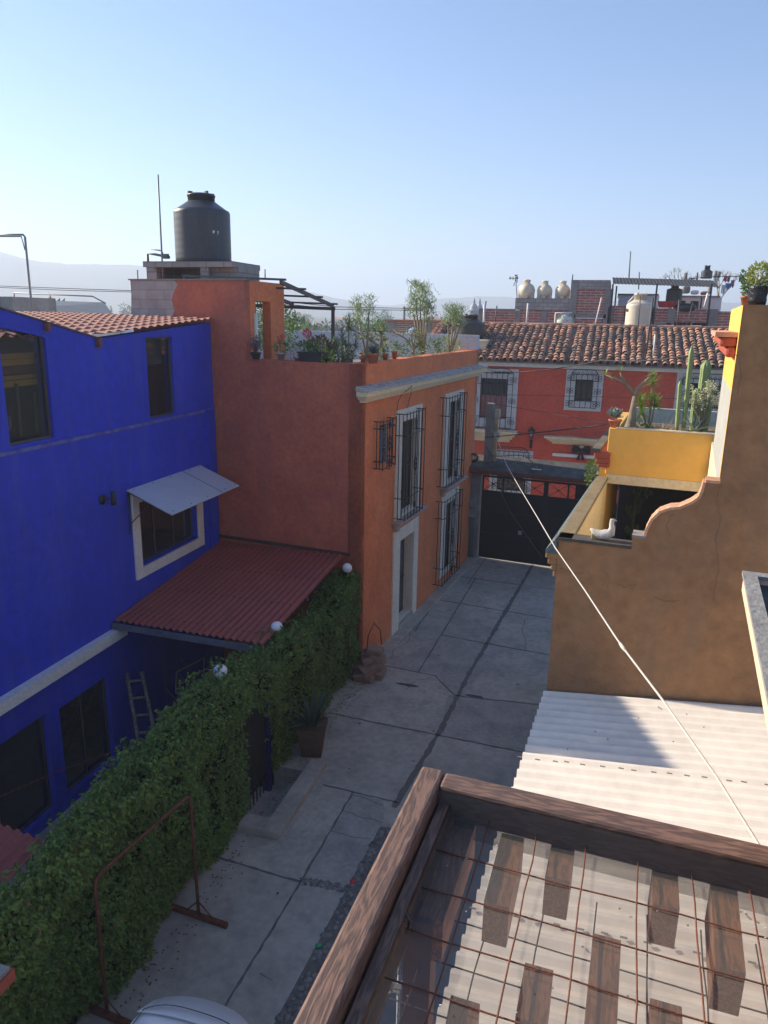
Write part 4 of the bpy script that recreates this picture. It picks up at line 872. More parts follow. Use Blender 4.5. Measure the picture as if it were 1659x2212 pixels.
for (a_, b_, c_, d_), ex in ((W1, .38), (W2, .35), (W3, .4), (lowwin, .3)):
    m = MB(); trim(m, RF, a_-ex, b_+ex, c_-ex*(.8 if ex != .38 else 0.1), d_+ex*.8, ex, 0, .04, True); bevel(m.build('window_surround', mat('house_white', (.66, .64, .62), (.58, .56, .54), scale=2, rough=.7, stain=.2), rh), .01)
    window(rh, RF, a_, b_, c_, d_, -.15, (.5,) if b_-a_ > .9 else ())
m = MB(); a_, b_, c_, d_ = W1
for k in range(24): u = a_+.02+k*(b_-a_-.04)/24; m.fbox(RF, u, u+.05, -.14-.02*math.sin(k*1.7), -.12-.02*math.sin(k*1.7), c_, c_+(d_-c_)*.62)
m.build('curtain', mat('pink_curtain', (.40, .20, .19), (.28, .13, .13), scale=5), rh)
def rgrille(u0, u1, z0, z1, nb):
    m = MB(); n = .16
    for k in range(nb): u = u0+(u1-u0)*k/(nb-1); m.tube([RF.p(u, n, z0), RF.p(u, n, z1)], .012, 4)
    for z in (z0, z0+.2*(z1-z0), z0+.8*(z1-z0), z1): m.tube([RF.p(u0, 0, z), RF.p(u0, n, z), RF.p(u1, n, z), RF.p(u1, 0, z)], .012, 4, smooth=False)
    uc = (u0+u1)/2; hw = (u1-u0)/2
    m.tube([RF.p(uc+hw*math.cos(PI*k/10)*.95, n, z1+.16*math.sin(PI*k/10)+.05*math.sin(PI*k/5)**2) for k in range(11)], .012, 4)
    for s_ in (u0, u1):
        for t in (.12, .5, .88):
            for sg in (-1, 1):
                m.torus(RF.p(s_+sg*.07, n, z0+(z1-z0)*t+.05), .05, .009, RF.u, (0, 0, 1), 8, 4); m.torus(RF.p(s_+sg*.07, n, z0+(z1-z0)*t-.05), .05, .009, RF.u, (0, 0, 1), 8, 4)
    for k in range(int((u1-u0)/.16)): m.torus(RF.p(u0+.1+k*.16, n, z1+.02), .05, .008, RF.u, (0, 0, 1), 8, 4)
    m.build('window_grille', IRON, rh)
rgrille(W1[0]-.18, W1[1]+.2, W1[2], W1[3]+.15, 8); rgrille(W2[0]-.17, W2[1]+.17, W2[2]-.15, W2[3]+.13, 6); rgrille(W3[0]-.2, W3[1]+.2, W3[2], W3[3]+.1, 10); rgrille(2.9, 4.25, .9, 2.55, 8)
def cornice(u0, u1, z0, z1, nm='cornice', d0=.28):
    m = MB(); st = 4
    for k in range(st): t = k/(st-1); m.fbox(RF, u0+.30*(1-t), u1-.30*(1-t), 0, .08+d0*t, z0+(z1-z0)*k/st, z0+(z1-z0)*(k+1)/st)
    bevel(m.build(nm, CREAM if nm == 'cornice' else WHITE, rh), .012)
a_ = rz(1000, 960); b_ = rz(1119, 930); c_ = rz(1104, 955); cornice(a_[0], b_[0], c_[1], b_[1])
a_ = rz(1177, 940); b_ = rz(1330, 965); cornice(a_[0], a_[0]+3.9, b_[1]-.02, a_[1])
m = MB(); a_ = rz(1194, 978); b_ = rz(1280, 990); m.fbox(RF, a_[0], a_[0]+3.2, 0, .1, b_[1], a_[1]); m.build('door_lintel', WHITE, rh)
m = MB(); m.fbox(RF, 0, 13.5, 0, .14, 5.80, 5.90); m.fbox(RF, 0, 13.5, 0, .2, 5.90, 6.0); m.build('eave_moulding', WHITE, rh)
m = MB(); m.fbox(RF, 8.6, 10.2, -.25, -.2, 0, 2.4); m.build('street_door', BLK, rh)
random.seed(11)
OLDT = mat('old_barrel_tile', (.5, .26, .17), (.34, .2, .14), scale=4, rough=.9, bump=.4, island=[(.08, .07, .06), (.26, .17, .12), (.55, .25, .14), (.66, .34, .20), (.40, .22, .15), (.16, .14, .12), (.60, .36, .25)], fine=.25)
m = MB(); pitch = .272; cols = 46; rows = 15; y0, z0, y1, z1 = 28.55, 6.02, 32.6, 7.28; slope = math.atan2(z1-z0, y1-y0); SL = math.hypot(y1-y0, z1-z0)
for c_ in range(cols):
    xo = -6.9+c_*pitch; wob = random.gauss(0, .02)
    for r_ in range(rows):
        t0 = r_/rows*SL-.04; ln = SL/rows+.10; xx = xo+wob+random.gauss(0, .012); lift = random.uniform(.0, .02); yaw = random.gauss(0, .04); R_ = .095*random.uniform(.95, 1.06); vs = []
        for e in (0, 1):
            tt = t0+ln*e; yy = y0+tt*math.cos(slope); zz = z0+tt*math.sin(slope)+(.045 if e == 0 else .0)+lift; rr_ = R_*(1.08 if e == 0 else .88)
            for lay in (0, 1):
                for k in range(7):
                    a = PI*k/6; q = rr_-(.018 if lay else 0); vs.append((xx+yaw*ln*e+q*math.cos(a), yy, zz+q*math.sin(a)*.85))
        fs = []
        for k in range(6):
            fs += [(k, k+1, 14+k+1, 14+k), (7+k+1, 7+k, 21+k, 21+k+1), (k+1, k, 7+k, 7+k+1)]
        m.add(vs, fs, False)
        # channel tile between
        if c_ < cols-1:
            vs = []
            for e in (0, 1):
                tt = t0+ln*e; yy = y0+.03+tt*math.cos(slope); zz = z0+tt*math.sin(slope)+(.015 if e == 0 else -.01)
                for k in range(5): a = PI*k/4; vs.append((xx+pitch/2+.09*math.cos(a), yy, zz+.03-.07*math.sin(a)))
            m.add(vs, [(k+1, k, 5+k, 5+k+1) for k in range(4)], False)
for k in range(int(12.4/.34)):
    xx = -6.95+k*.34; z_ = z1+.03+random.uniform(0, .03)
    m.tube([(xx, y1, z_), (xx+.38, y1, z_+.02)], [.10, .085], 8, smooth=False)
for k in range(13):   # left verge tiles lying on their side
    t = k/13; m.tube([(-7.02, y0+t*4.05, z0+.1+t*1.26), (-7.02, y0+(t+.09)*4.05, z0+.08+(t+.09)*1.26)], [.11, .09], 7, smooth=False); m.tube([(-7.3, y0+t*4.05, z0+.02+t*1.26), (-7.3, y0+(t+.09)*4.05, z0+.0+(t+.09)*1.26)], [.11, .09], 7, smooth=False)
m.build('tiled_roof', OLDT, rh)
m = MB(); m.box8([(-7.35, y0+.1, z0-.07), (5.9, y0+.1, z0-.07), (5.9, y1, z1-.1), (-7.35, y1, z1-.1), (-7.35, y0+.1, z0-.02), (5.9, y0+.1, z0-.02), (5.9, y1, z1-.03), (-7.35, y1, z1-.03)]); m.box(-7, 5.9, y1, y1+.2, 5.5, z1-.02); m.build('roof_deck', GREY, rh)
# street lantern on red wall
u, z = rz(1148, 945); ln = thing('wall_lantern', 'black iron carriage lantern on the red wall between the two cornices', 'lamp', RF.p(u, 0, z-.3))
m = MB(); m.tube([RF.p(u, .02, z-.42), RF.p(u, .05, z-.1), RF.p(u, .16, z+.03)], .02, 6); m.obox(RF.p(u, .02, z-.25), (.05, 0, 0), (0, .02, 0), (0, 0, .16)); m.build('bracket', IRON, ln)
m = MB(); c = RF.p(u, .16, z); 
for k in range(4): a = PI/4+k*PI/2; m.tube([c+Vector((.08*math.cos(a), .08*math.sin(a), .03)), c+Vector((.13*math.cos(a), .13*math.sin(a), .28))], .012, 4)
m.lathe(c, [(.02, .0), (.09, .03)], 8); m.lathe(c, [(.15, .28), (.1, .35), (.03, .40), (.03, .44)], 8); m.build('lantern_frame', IRON, ln); m = MB(); m.lathe(c, [(.07, .04), (.11, .27)], 8); m.build('lantern_glass', mat('smoky_glass', (.25, .26, .26), rough=.2), ln)
# black bow ornament above the door
u, z = rz(1256, 970); m = MB()
bw = thing('door_bow', 'black cloth bow with a small pale face badge pinned over the red house door', 'ornament', RF.p(u, 0, z-.3))
for sg in (-1, 1):
    m.poly_prism([RF.p(u, .13, z+.05), RF.p(u+sg*.28, .13, z+.17), RF.p(u+sg*.36, .13, z-.02), RF.p(u+sg*.3, .13, z-.18), RF.p(u, .13, z-.05)], (0, -.04, 0)); m.poly_prism([RF.p(u, .135, z-.02), RF.p(u+sg*.17, .135, z-.40), RF.p(u+sg*.03, .135, z-.42)], (0, -.03, 0))
m.ball(RF.p(u, .17, z), .07, .05, .07); m.build('bow', mat('black_cloth', (.02, .02, .022), rough=.9), bw); m = MB(); m.ball(RF.p(u, .2, z+.12), .08, .03, .06); m.build('badge', mat('badge_pale', (.45, .38, .34)), bw)
# loose wires over the street
def wire(pts, r_, lab, sag=0):
    m = MB(); P_ = []
    for a_, b_ in zip(pts, pts[1:]):
        for i in range(8): t = i/8; q = a_.lerp(b_, t); q.z -= sag*4*t*(1-t); P_.append(q)
    P_.append(pts[-1]); m.tube(P_, r_, 4); tag(m.build('overhead_wire', WIREM), lab, 'wire')
wire([Y(1045, 803, 23.2), Y(1300, 778, 20), Y(1600, 745, 14.2)], .014, 'black wire from the orange cornice up across the tiled roof', .12)
wire([Y(1046, 945, 22.9), Y(1310, 917, 18)], .014, 'thick black wire running to the agave planter corner below the small window', .02)
wire([Y(1062, 852, 22.9), Y(1290, 857, 26), Y(1500, 862, 28)], .008, 'thin wire crossing the middle of the red wall past the small grilled window')
wire([Y(1062, 872, 22.9), Y(1190, 893, 24), Y(1310, 915, 20)], .007, 'thin pale wire drooping from the post box across the red wall')
wire([Y(1062, 930, 22.9), Y(1200, 940, 26), Y(1310, 950, 20)], .007, 'thin wire passing just above the street lantern')
wire([Y(1060, 1020, 22.3), Y(1105, 1110, 17), Y(1175, 1210, 13.3)], .008, 'thin dark wire hanging down in front of the black gate')
# ================================================================== OCHRE HOUSE (right)
RH = Fr(-.40, 8.5, 1, -.095, 1)
AL = Fr(-.40, 8.5, .095, 1, -1)
oh = thing('ochre_house', 'ochre and yellow house on the right with curved gable wall, patio and planted balcony', 'house', (1.5, 12, 0))
rp = lambda x, y: RH.px(x, y, 0)
prof = [(1219, 1167), (1363, 1186), (1363, 1160), (1394, 1165), (1400, 1144), (1410, 1125), (1426, 1109), (1448, 1101), (1470, 1099.5), (1496, 1088), (1512, 1077), (1520, 1061), (1525, 1042), (1557, 1047), (1605, 658)]
pf = [rp(*q) for q in prof]; zc = (pf[0][1]+pf[1][1])/2; pf[0] = (0.0, zc); pf[1] = (pf[1][0], zc); pf[2] = (pf[1][0], pf[2][1]); pf[3] = (pf[3][0], pf[2][1])
uR = (pf[13][0]+pf[14][0])/2; pf[13] = (uR, pf[12][1]); zT = pf[14][1]; pf[14] = (uR, zT)
m = MB(); TH_ = .18
# wall as vertical strips so that the concave outline is safe
xs = [p for p in pf[:14]]
def strip(u0, z0_, u1, z1_):
    m.box8([RH.p(u0, 0, 0), RH.p(u1, 0, 0), RH.p(u1, -TH_, 0), RH.p(u0, -TH_, 0), RH.p(u0, 0, z0_), RH.p(u1, 0, z1_), RH.p(u1, -TH_, z1_), RH.p(u0, -TH_, z0_)])
seq = [pf[0], pf[1]]+pf[2:14]
vsF = []; vsB = []
for a_, b_ in zip(seq, seq[1:]):
    if b_[0]-a_[0] < 1e-3: continue
    m.quad(RH.p(a_[0], 0, 0), RH.p(b_[0], 0, 0), RH.p(b_[0], 0, b_[1]), RH.p(a_[0], 0, a_[1])); m.quad(RH.p(b_[0], -TH_, 0), RH.p(a_[0], -TH_, 0), RH.p(a_[0], -TH_, a_[1]), RH.p(b_[0], -TH_, b_[1]))
for a_, b_ in zip(seq, seq[1:]): m.quad(RH.p(a_[0], 0, a_[1]), RH.p(b_[0], 0, b_[1]), RH.p(b_[0], -TH_, b_[1]), RH.p(a_[0], -TH_, a_[1]))
m.quad(RH.p(0, -TH_, 0), RH.p(0, 0, 0), RH.p(0, 0, zc), RH.p(0, -TH_, zc))
m.quad(RH.p(uR, 0, 0), RH.p(uR+4, 0, 0), RH.p(uR+4, 0, zT), RH.p(uR, 0, zT)); m.quad(RH.p(uR+4, -TH_, 0), RH.p(uR, -TH_, 0), RH.p(uR, -TH_, zT), RH.p(uR+4, -TH_, zT)); m.quad(RH.p(uR, 0, zT), RH.p(uR+4, 0, zT), RH.p(uR+4, -TH_, zT), RH.p(uR, -TH_, zT))
m.build('gable_wall', BROWN, oh)
def wcrack(pts, w=.004):
    P5 = [RH.p(*(lambda t: (t[0], .001, t[1]))(RH.px(*q))) for q in pts]; D5 = []
    for a_, b_ in zip(P5, P5[1:]):
        for k in range(7): D5.append(a_.lerp(b_, k/7)+Vector((random.gauss(0, .010), 0, random.gauss(0, .006))))
    D5.append(P5[-1]); m_c.tube(D5, w, 4)
m_c = MB()
for q in ([(1556, 1052), (1548, 1085), (1557, 1120), (1545, 1165)], [(1545, 1165), (1552, 1230), (1540, 1300)], [(1452, 1110), (1440, 1135), (1446, 1160)], [(1210, 1225), (1240, 1240), (1262, 1236)], [(1330, 1260), (1352, 1268), (1375, 1262)], [(1300, 1230), (1318, 1250), (1312, 1272)], [(1590, 760), (1602, 800), (1594, 850)], [(1415, 1290), (1440, 1300), (1468, 1296)]): wcrack(q, random.uniform(.0018, .0035))
m_c.build('wall_cracks', mat('crack_brown', (.16, .10, .06), rough=1), oh)
def cap(pts, w0, w1, th, m_, nm):
    m = MB()
    for (u0, z0_), (u1, z1_) in zip(pts, pts[1:]):
        d = Vector((u1-u0, z1_-z0_)); d.normalize(); nx, nz_ = -d.y*th, d.x*th
        m.box8([RH.p(u0-d.x*.004, w1, z0_), RH.p(u1+d.x*.004, w1, z1_), RH.p(u1+d.x*.004, w0, z1_), RH.p(u0-d.x*.004, w0, z0_), RH.p(u0+nx-d.x*.004, w1, z0_+nz_), RH.p(u1+nx+d.x*.004, w1, z1_+nz_), RH.p(u1+nx+d.x*.004, w0, z1_+nz_), RH.p(u0+nx-d.x*.004, w0, z0_+nz_)])
    return m.build(nm, m_, oh)
cap([(-.02, zc), pf[1]], -.22, .02, .035, mat('black_coping_tile', (.10, .085, .07), (.05, .045, .04), scale=7, rough=.9, bump=.5, stain=.3), 'coping')  # near black coping on the low part of the wall
cap([pf[2], pf[3]], -.22, .02, .03, GREY, 'coping')
dens = []
for a_, b_ in zip(pf[3:13], pf[4:13]):
    for k in range(2): t = k/2; dens.append((a_[0]+(b_[0]-a_[0])*t, a_[1]+(b_[1]-a_[1])*t))
dens.append(pf[12]); cap(dens, -.21, .015, .028, mat('orange_brick_cap', (.55, .22, .10), (.62, .42, .28), scale=9, rough=.85, bump=.5, stain=.3), 'curved_coping')
cap([pf[12], pf[13]], -.21, .02, .03, mat('orange_brick_cap', (1, 1, 1)), 'coping')
zo = zc
# patio wall along the alley
UP = 3.86
m = MB(); m.fbox(AL, .182, UP, -.12, -.001, 0, zo-.02); m.build('alley_wall', BROWN, oh)
m = MB(); m.fbox(AL, .183, UP, -.145, -.122, 2.2, zo-.02); m.build('patio_wall', CREAM, oh)
m = MB(); m.fbox(AL, -.015, UP, -.155, .02, zo-.02, zo+.035); bevel(m.build('wall_coping', mat('olive_coping', (.27, .20, .10), (.18, .14, .08), scale=5, rough=.9, bump=.4, stain=.3), oh), .01)
m = MB(); m.box8([AL.p(-.03, .14, zo-.17), AL.p(UP, .12, zo-.17), AL.p(UP, .0, zo-.17), AL.p(-.03, .0, zo-.17), AL.p(-.03, .14, zo-.13), AL.p(UP, .12, zo-.13), AL.p(UP, .02, zo+.03), AL.p(-.03, .02, zo+.03)]); m.build('mossy_edge', mat('blue_lichen', (.15, .20, .21), (.07, .085, .085), scale=16, rough=1, bump=.8), oh)
m = MB()
for k, (n_, z_, zt_) in enumerate([(.14, .24, .17), (.11, .31, .24), (.07, .38, .31), (.04, .46, .38)]): m.fbox(AL, -.0+.001*k, UP, 0, n_, zo-z_, zo-zt_)
bevel(m.build('moulding', BROWN, oh), .012)
PL = Fr(AL.p(UP, -.13, 0).x, AL.p(UP, -.13, 0).y, 1, -.095, 1)
pp_ = lambda x, y: PL.px(x, y, 0)
zpt = pp_(1440, 933)[1]; zpb = pp_(1445, 1036)[1]; zlb = pp_(1440, 1056)[1]; uL = pp_(1316, 925)[0]; uRt = pp_(1548, 942)[0]
# upper house wall facing the alley
LW = Fr(RH.p(uR, 0, 0).x, RH.p(uR, 0, 0).y, .095, 1, -1)
far_u = LW.px(1575, 665)[0]
far_l = LW.px(1561, 830)[0]
m = MB(); zy_ = zpt+.95; m.fbox(LW, TH_+.0, far_l+.4, -.18, -.0, zy_, zT); m.fbox(LW, TH_, TH_+.08, -.18, 0, zpt-.1, zy_); m.build('upper_wall', YELLOW, oh); m = MB(); m.fbox(LW, TH_+.08, far_l+.4, -.18, -.0, zpt-.1, zy_); m.build('shaded_wall', mat('shaded_cream_paint', (.40, .40, .37), (.34, .34, .31), scale=2, rough=.85, stain=.3), oh)  # cream lower wall greyed for its shadow, yellow strip kept as lit edge
m = MB(); m.fbox(LW, TH_, UP+.02, -.18, 0, 2.2, zpt-.1); m.build('patio_wall', CREAM, oh)
zl = LW.px(1597, 735, .2)[1]
far_l = far_l+.4
m = MB(); m.fbox(LW, .35, far_l, 0, .22, zl-.05, zl); m.build('brick_ledge', mat('pink_brick', (.62, .33, .22), (.5, .25, .17), scale=9, rough=.9, bump=.3), oh)
m = MB(); m.fbox(LW, .36, far_l, 0, .17, zl-.15, zl-.05); m.fbox(LW, .36, far_l, 0, .10, zl-.26, zl-.15); bevel(m.build('red_moulding', mat('red_moulding', (.42, .085, .04), (.34, .07, .04), scale=5, rough=.8), oh), .03)
# planter balcony
m = MB(); W2_ = uRt-uL
m.fbox(PL, uL, uRt+.05, -.10, 0, zpb, zpt); m.fbox(PL, uL, uL+.14, -2.4, -.1, zpb, zpt-.0); m.fbox(PL, uL+.14, uRt+2.5, -1.5, -.1, zpb, zpt-.34)
bevel(m.build('planter_box', YELLOW, oh), .012)
m = MB(); m.fbox(PL, uL+.1, uRt+.05, -.12, .012, zpt, zpt+.02); m.build('planter_rim', CREAM, oh)
m = MB(); m.fbox(PL, uL+.2, uRt+2.5, -1.45, -.12, zpt-.34, zpt-.05); m.build('planter_soil', mat('soil', (.12, .08, .05), (.2, .15, .1), scale=9, rough=1, bump=.8), oh)
m = MB(); m.fbox(PL, .0, uRt+.05, -.12, -.003, zlb, zpb); m.build('lintel', CREAM, oh)
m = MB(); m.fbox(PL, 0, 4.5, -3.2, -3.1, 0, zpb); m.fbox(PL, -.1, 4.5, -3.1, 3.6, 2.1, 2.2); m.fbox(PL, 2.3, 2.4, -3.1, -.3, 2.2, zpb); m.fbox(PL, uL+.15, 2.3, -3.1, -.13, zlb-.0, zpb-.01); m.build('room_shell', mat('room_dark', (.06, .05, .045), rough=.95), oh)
m = MB(); m.fbox(PL, uL+.14, 2.3, -2.5, -2.4, zpb, zpt+.10); m.build('terrace_parapet', mat('pale_green_wall', (.50, .54, .48), (.44, .48, .43), scale=2, rough=.8), oh)
m = MB(); m.fbox(AL, UP+.05, UP+2.6, -.125, 0, 0, zpb+.3); m.build('street_wing', YELLOW, oh)
zk = PL.px(1312, 975, .2)[1]
m = MB(); m.fbox(AL, UP-.12, UP+2.6, 0, .13, zk-.04, zk+.02); m.build('cornice_cap', DGREY, oh); m = MB(); m.fbox(AL, UP-.1, UP+2.6, -.16, .09, zk-.14, zk-.04); m.fbox(AL, UP-.1, UP+2.6, -.16, .055, zk-.22, zk-.14); m.fbox(AL, UP-.1, UP+2.6, -.16, .02, zk-.28, zk-.22); bevel(m.build('red_cornice', mat('red_moulding', (1, 1, 1)), oh), .015, 2)
# --- white carport roof
pa, pb = RH.px(1175, 1493, .03), RH.px(1659, 1530, .03)
P0, P1 = RH.p(pa[0], .03, pa[1]), RH.p(pb[0], .03, pb[1])
Adir = (P1-P0)*1.7; Bp = G(1110, 1690, P0.z); Bd = (Bp-P0); B8 = G(1133, 1608, P0.z); pitch = (B8-P0).length/8
Bv = Bd.normalized()*(P0.y-1.0); 
WR = mat('white_lamina', (.79, .72, .62), (.72, .65, .56), scale=.8, rough=.55, fine=.05, stain=.35, stc=(.48, .42, .34))
cr = thing('carport_roof', 'white corrugated sheet carport roof below the ochre wall, partly in shadow', 'roof', (1, 6, 0))
m = MB(); corrugated(m, P0, Adir, Bv, pitch, .027, .008); m.build('corrugated_sheet', WR, cr)
print('RIB pitch', pitch, 'roof z', P0.z, P1.z, 'uR', uR, 'zT', zT, 'zc', zc, 'planter', zpt, zpb, zlb, uL, uRt, 'far', far_u, far_l, 'zl', zl, 'zk', zk)
m = MB()
for t in (.21, .5, .8):
    for k in range(26): 
        q = P0+Bv*(t*1.0)+Adir*(k/26.); m.obox(q+Vector((random.uniform(-.03, .03), random.uniform(-.01, .01), .03)), (.025, 0, 0), (0, .006, 0), (0, 0, .004))
for k in range(40): q = P0+Bv*random.random()+Adir*random.random(); m.ball(q+Vector((0, 0, .026)), .010, None, .006, 6, 4)
m.build('lap_marks', mat('lap_mark', (.3, .27, .24), rough=.9), cr)
m = MB()
for s_ in (.03, .5, .97): a_ = P0+Bv*s_; bar(m, a_+Vector((.05, 0, -.09)), a_+Adir+Vector((0, 0, -.09)), .03, .05)
m.build('beam', DSTEEL, cr)
for s_ in (.04, .96):
    m = MB(); a_ = P0+Bv*s_+Adir*.02; bar(m, Vector((a_.x, a_.y, a_.z-.12)), Vector((a_.x, a_.y, 0)), .04, .04); m.build('post', DSTEEL, cr)
# --- peach parapet slab
PS = thing('roof_parapet', 'peach painted flat roof edge with grey coping at the right edge of the photo', 'roof', (3, 3.5, 0))
zP = 6.2; c0, c1 = G(1608, 1234, zP), G(1659, 1480, zP); dd = (c1-c0).normalized(); rr_ = Vector((-dd.y, dd.x, 0)); rr_ = rr_ if rr_.x > 0 else -rr_
zb_ = vz(1599, 1274, c0); 
def pbx(m, a0, a1, b0, b1, z0_, z1_):
    q = lambda a, b, z: Vector((c0.x, c0.y, 0))+dd*a+rr_*b+Vector((0, 0, z))
    m.box8([q(a0, b0, z0_), q(a1, b0, z0_), q(a1, b1, z0_), q(a0, b1, z0_), q(a0, b0, z1_), q(a1, b0, z1_), q(a1, b1, z1_), q(a0, b1, z1_)])
m = MB(); pbx(m, 0, 4, 0, .05, zb_, zP-.021); pbx(m, 0, .05, .05, 3, zb_, zP-.021); pbx(m, .05, 4, .05, 3, zb_, zb_+.05); m.build('fascia', PEACH, PS)
m = MB(); pbx(m, -.01, 4, -.01, .06, zP-.02, zP); pbx(m, -.01, .06, .06, 3, zP-.02, zP); m.build('coping', GREY, PS)
m = MB(); pbx(m, .051, 4, .051, 3, zb_+.05, zb_+.06); m.build('gutter_floor', mat('dark_concrete', (.09, .09, .085), (.05, .05, .05), scale=5, rough=.9), PS); m = MB(); pbx(m, .4, 3, 1.6, 2.9, 0, zb_-.001); m.build('supporting_wall', PEACH, PS)  # dark floor inside the raised edge
# --- bird statue
bu, bz = RH.px(1306, 1173)
bs_ = RH.p(bu, -.10, zc+.04); sc = .062*1.15
m = MB(); k_ = 1.05
m.tube([bs_+Vector(q)*k_ for q in [(-.17, 0, .11), (-.13, 0, .08), (-.06, 0, .055), (.0, 0, .06), (.045, 0, .085), (.055, 0, .14), (.045, 0, .19), (.05, 0, .225), (.075, 0, .235)]], [q*k_ for q in [.012, .03, .052, .062, .05, .032, .024, .028, .012]], 12)
m.tube([bs_+Vector(q)*k_ for q in [(.07, 0, .235), (.10, 0, .22)]], [.010, .003], 6); tag(m.build('bird_statue', mat('chalky_stone', (.70, .66, .58), (.36, .34, .31), scale=9, rough=.8, bump=.3)), 'chalky white long necked bird figurine on the ochre wall coping', 'statue')
m = MB(); u1_, _z = RH.px(1281, 1165); q = RH.p(u1_, -.1, zc+.035); m.box(q.x-.035, q.x+.03, q.y-.03, q.y+.03, q.z, q.z+.07); tag(bevel(m.build('small_block', mat('yellow_block', (.5, .4, .15), (.3, .25, .12), scale=12)), .01), 'small weathered yellow block behind the bird figurine', 'block')

# ================================================================== PLANTS
def gpot(c, r0, r1, h, m_, parent, name='pot', sq=False):
    m = MB(); m.lathe(c, [(r0*.9, 0), (r1*.95, h*.8), (r1*1.06, h*.8), (r1*1.06, h), (r1*.92, h), (r1*.88, h*.85)], 18); m.build(name, m_, parent)
def leafball(m, c, r, n, s_, up=.3, flat=1.):
    for i in range(n):
        d = Vector((random.gauss(0, 1), random.gauss(0, 1), random.gauss(0, 1))).normalized(); q = r*random.uniform(.35, 1)**.5
        p = c+Vector((d.x*q, d.y*q, d.z*q*flat)); dd_ = (d+Vector((random.gauss(0, .5), random.gauss(0, .5), random.gauss(up, .5)))).normalized(); m.leafq(p, dd_, Vector((random.gauss(0, 1), random.gauss(0, 1), random.gauss(.3, 1))), s_*random.uniform(.6, 1.3), s_*.5)
GREEN = leafmat('fresh_leaf', [(.05, .13, .02), (.10, .20, .04), (.16, .26, .06), (.07, .15, .03)], .3)
GREYG = leafmat('grey_succulent', [(.16, .24, .22), (.26, .34, .31), (.20, .29, .27)], .1)
YUC = leafmat('yucca_leaf', [(.18, .28, .07), (.30, .40, .13), (.40, .46, .18)], .25)
PENC = leafmat('pencil_cactus', [(.16, .26, .08), (.26, .36, .14), (.34, .42, .18)], .2)
PURP = leafmat('purple_leaf', [(.16, .09, .13), (.26, .16, .20), (.12, .10, .12)], .2)
RFLO = mat('red_petal', (.75, .03, .02), (.6, .02, .02), scale=10, rough=.5, fine=0)
WFLO = mat('cream_petal', (.8, .75, .55), (.7, .65, .45), scale=10, rough=.6, fine=0)
BARK = mat('pale_bark', (.30, .25, .19), (.18, .15, .11), scale=9, rough=.95, bump=.6)
CACT = mat('cactus_skin', (.27, .35, .14), (.19, .27, .10), scale=5, rough=.55, bump=.2)
def place(px_, py_, yv): return Y(px_, py_, yv)
def rosette(m, c, n, L, W, e0, e1, droop=.4, seg=5, thick=.15):
    for i in range(n):
        a = random.uniform(0, 2*PI); e = random.uniform(e0, e1); m.blade(c, Vector((math.cos(a)*math.cos(e), math.sin(a)*math.cos(e), math.sin(e))), L*random.uniform(.75, 1.1), W, droop*random.uniform(.5, 1.3), seg, fold=thick)
def stems(m, c, n, H, spread, r0=.012):
    tips = []
    for i in range(n):
        a = random.uniform(0, 2*PI); q = c+Vector((math.cos(a)*spread*random.random(), math.sin(a)*spread*random.random(), H*random.uniform(.6, 1))); mid = c.lerp(q, .5)+Vector((random.gauss(0, spread*.2), random.gauss(0, spread*.2), 0)); m.tube([c, mid, q], [r0, r0*.8, r0*.5], 5); tips.append(q)
    return tips
random.seed(21)
zt6 = 6.62
def potted(name, lab, px_, yv, z, r, h, potm, leafm, fn, cat='potted plant', dy=0):
    c = Y(px_, 775, yv); c = Vector((c.x, yv+dy, z)); t = thing(name, lab, cat, c)
    if potm: gpot(c, r*.75, r, h, potm, t)
    m = MB(); fn(m, c+Vector((0, 0, h*.9)), t); 
    if m.v: m.build('foliage', leafm, t)
    return t, c
def f_red(m, c, t):
    mm = MB(); tips = stems(mm, c, 5, .35, .12, .008); mm.build('stems', BARK, t); leafball(m, c+Vector((0, 0, .1)), .15, 130, .06)
    f = MB(); 
    for q in tips[:2]: leafball(f, q, .045, 40, .035)
    f.build('flowers', RFLO, t)
def f_pink(m, c, t):
    for i in range(46):
        a = random.uniform(0, 2*PI); q = c+Vector((math.cos(a)*.16*random.random(), math.sin(a)*.16*random.random(), random.uniform(.12, .34))); m.tube([c, q], [.006, .003], 4); leafball(m, q, .03, 8, .035)
potted('potted_plant', 'dry pink leaved plant in a dark bowl under the stair tower opening', 553, 14.35, zt6, .11, .14, BLACKP, PURP, f_pink)
potted('potted_geranium', 'red flowered geranium in a shiny silver pot beside the tower pillar', 607, 14.33, zt6, .085, .15, mat('silver_pot', (.5, .5, .55), metal=.7, rough=.3), GREEN, f_red)
def f_bushy(m, c, t):
    mm = MB(); stems(mm, c, 9, .3, .2, .006); mm.build('stems', BARK, t); leafball(m, c+Vector((0, 0, .14)), .2, 160, .05); 
potted('shrub', 'speckled pale green shrub between the silver pot and the black planter box', 645, 14.4, zt6, .1, .05, TERRA, leafmat('speckled_leaf', [(.20, .22, .10), (.40, .38, .22), (.12, .16, .05)], .3), f_bushy, 'plant')
c = Y(676, 782, 14.33); c.z = zt6; t = thing('planter_box', 'long black plastic planter box of mixed plants on the orange parapet', 'planter', c)
m = MB(); m.box8([c+Vector(q) for q in [(-.26, -.08, 0), (.26, -.08, 0), (.26, .08, 0), (-.26, .08, 0), (-.30, -.1, .17), (.30, -.1, .17), (.30, .1, .17), (-.30, .1, .17)]]); m.box(c.x-.31, c.x+.31, c.y-.11, c.y+.11, c.z+.165, c.z+.19); m.build('planter', BLACKP, t)
m = MB()
for k in range(3): leafball(m, c+Vector((-.18+.18*k, 0, .28)), .13, 90, .07)
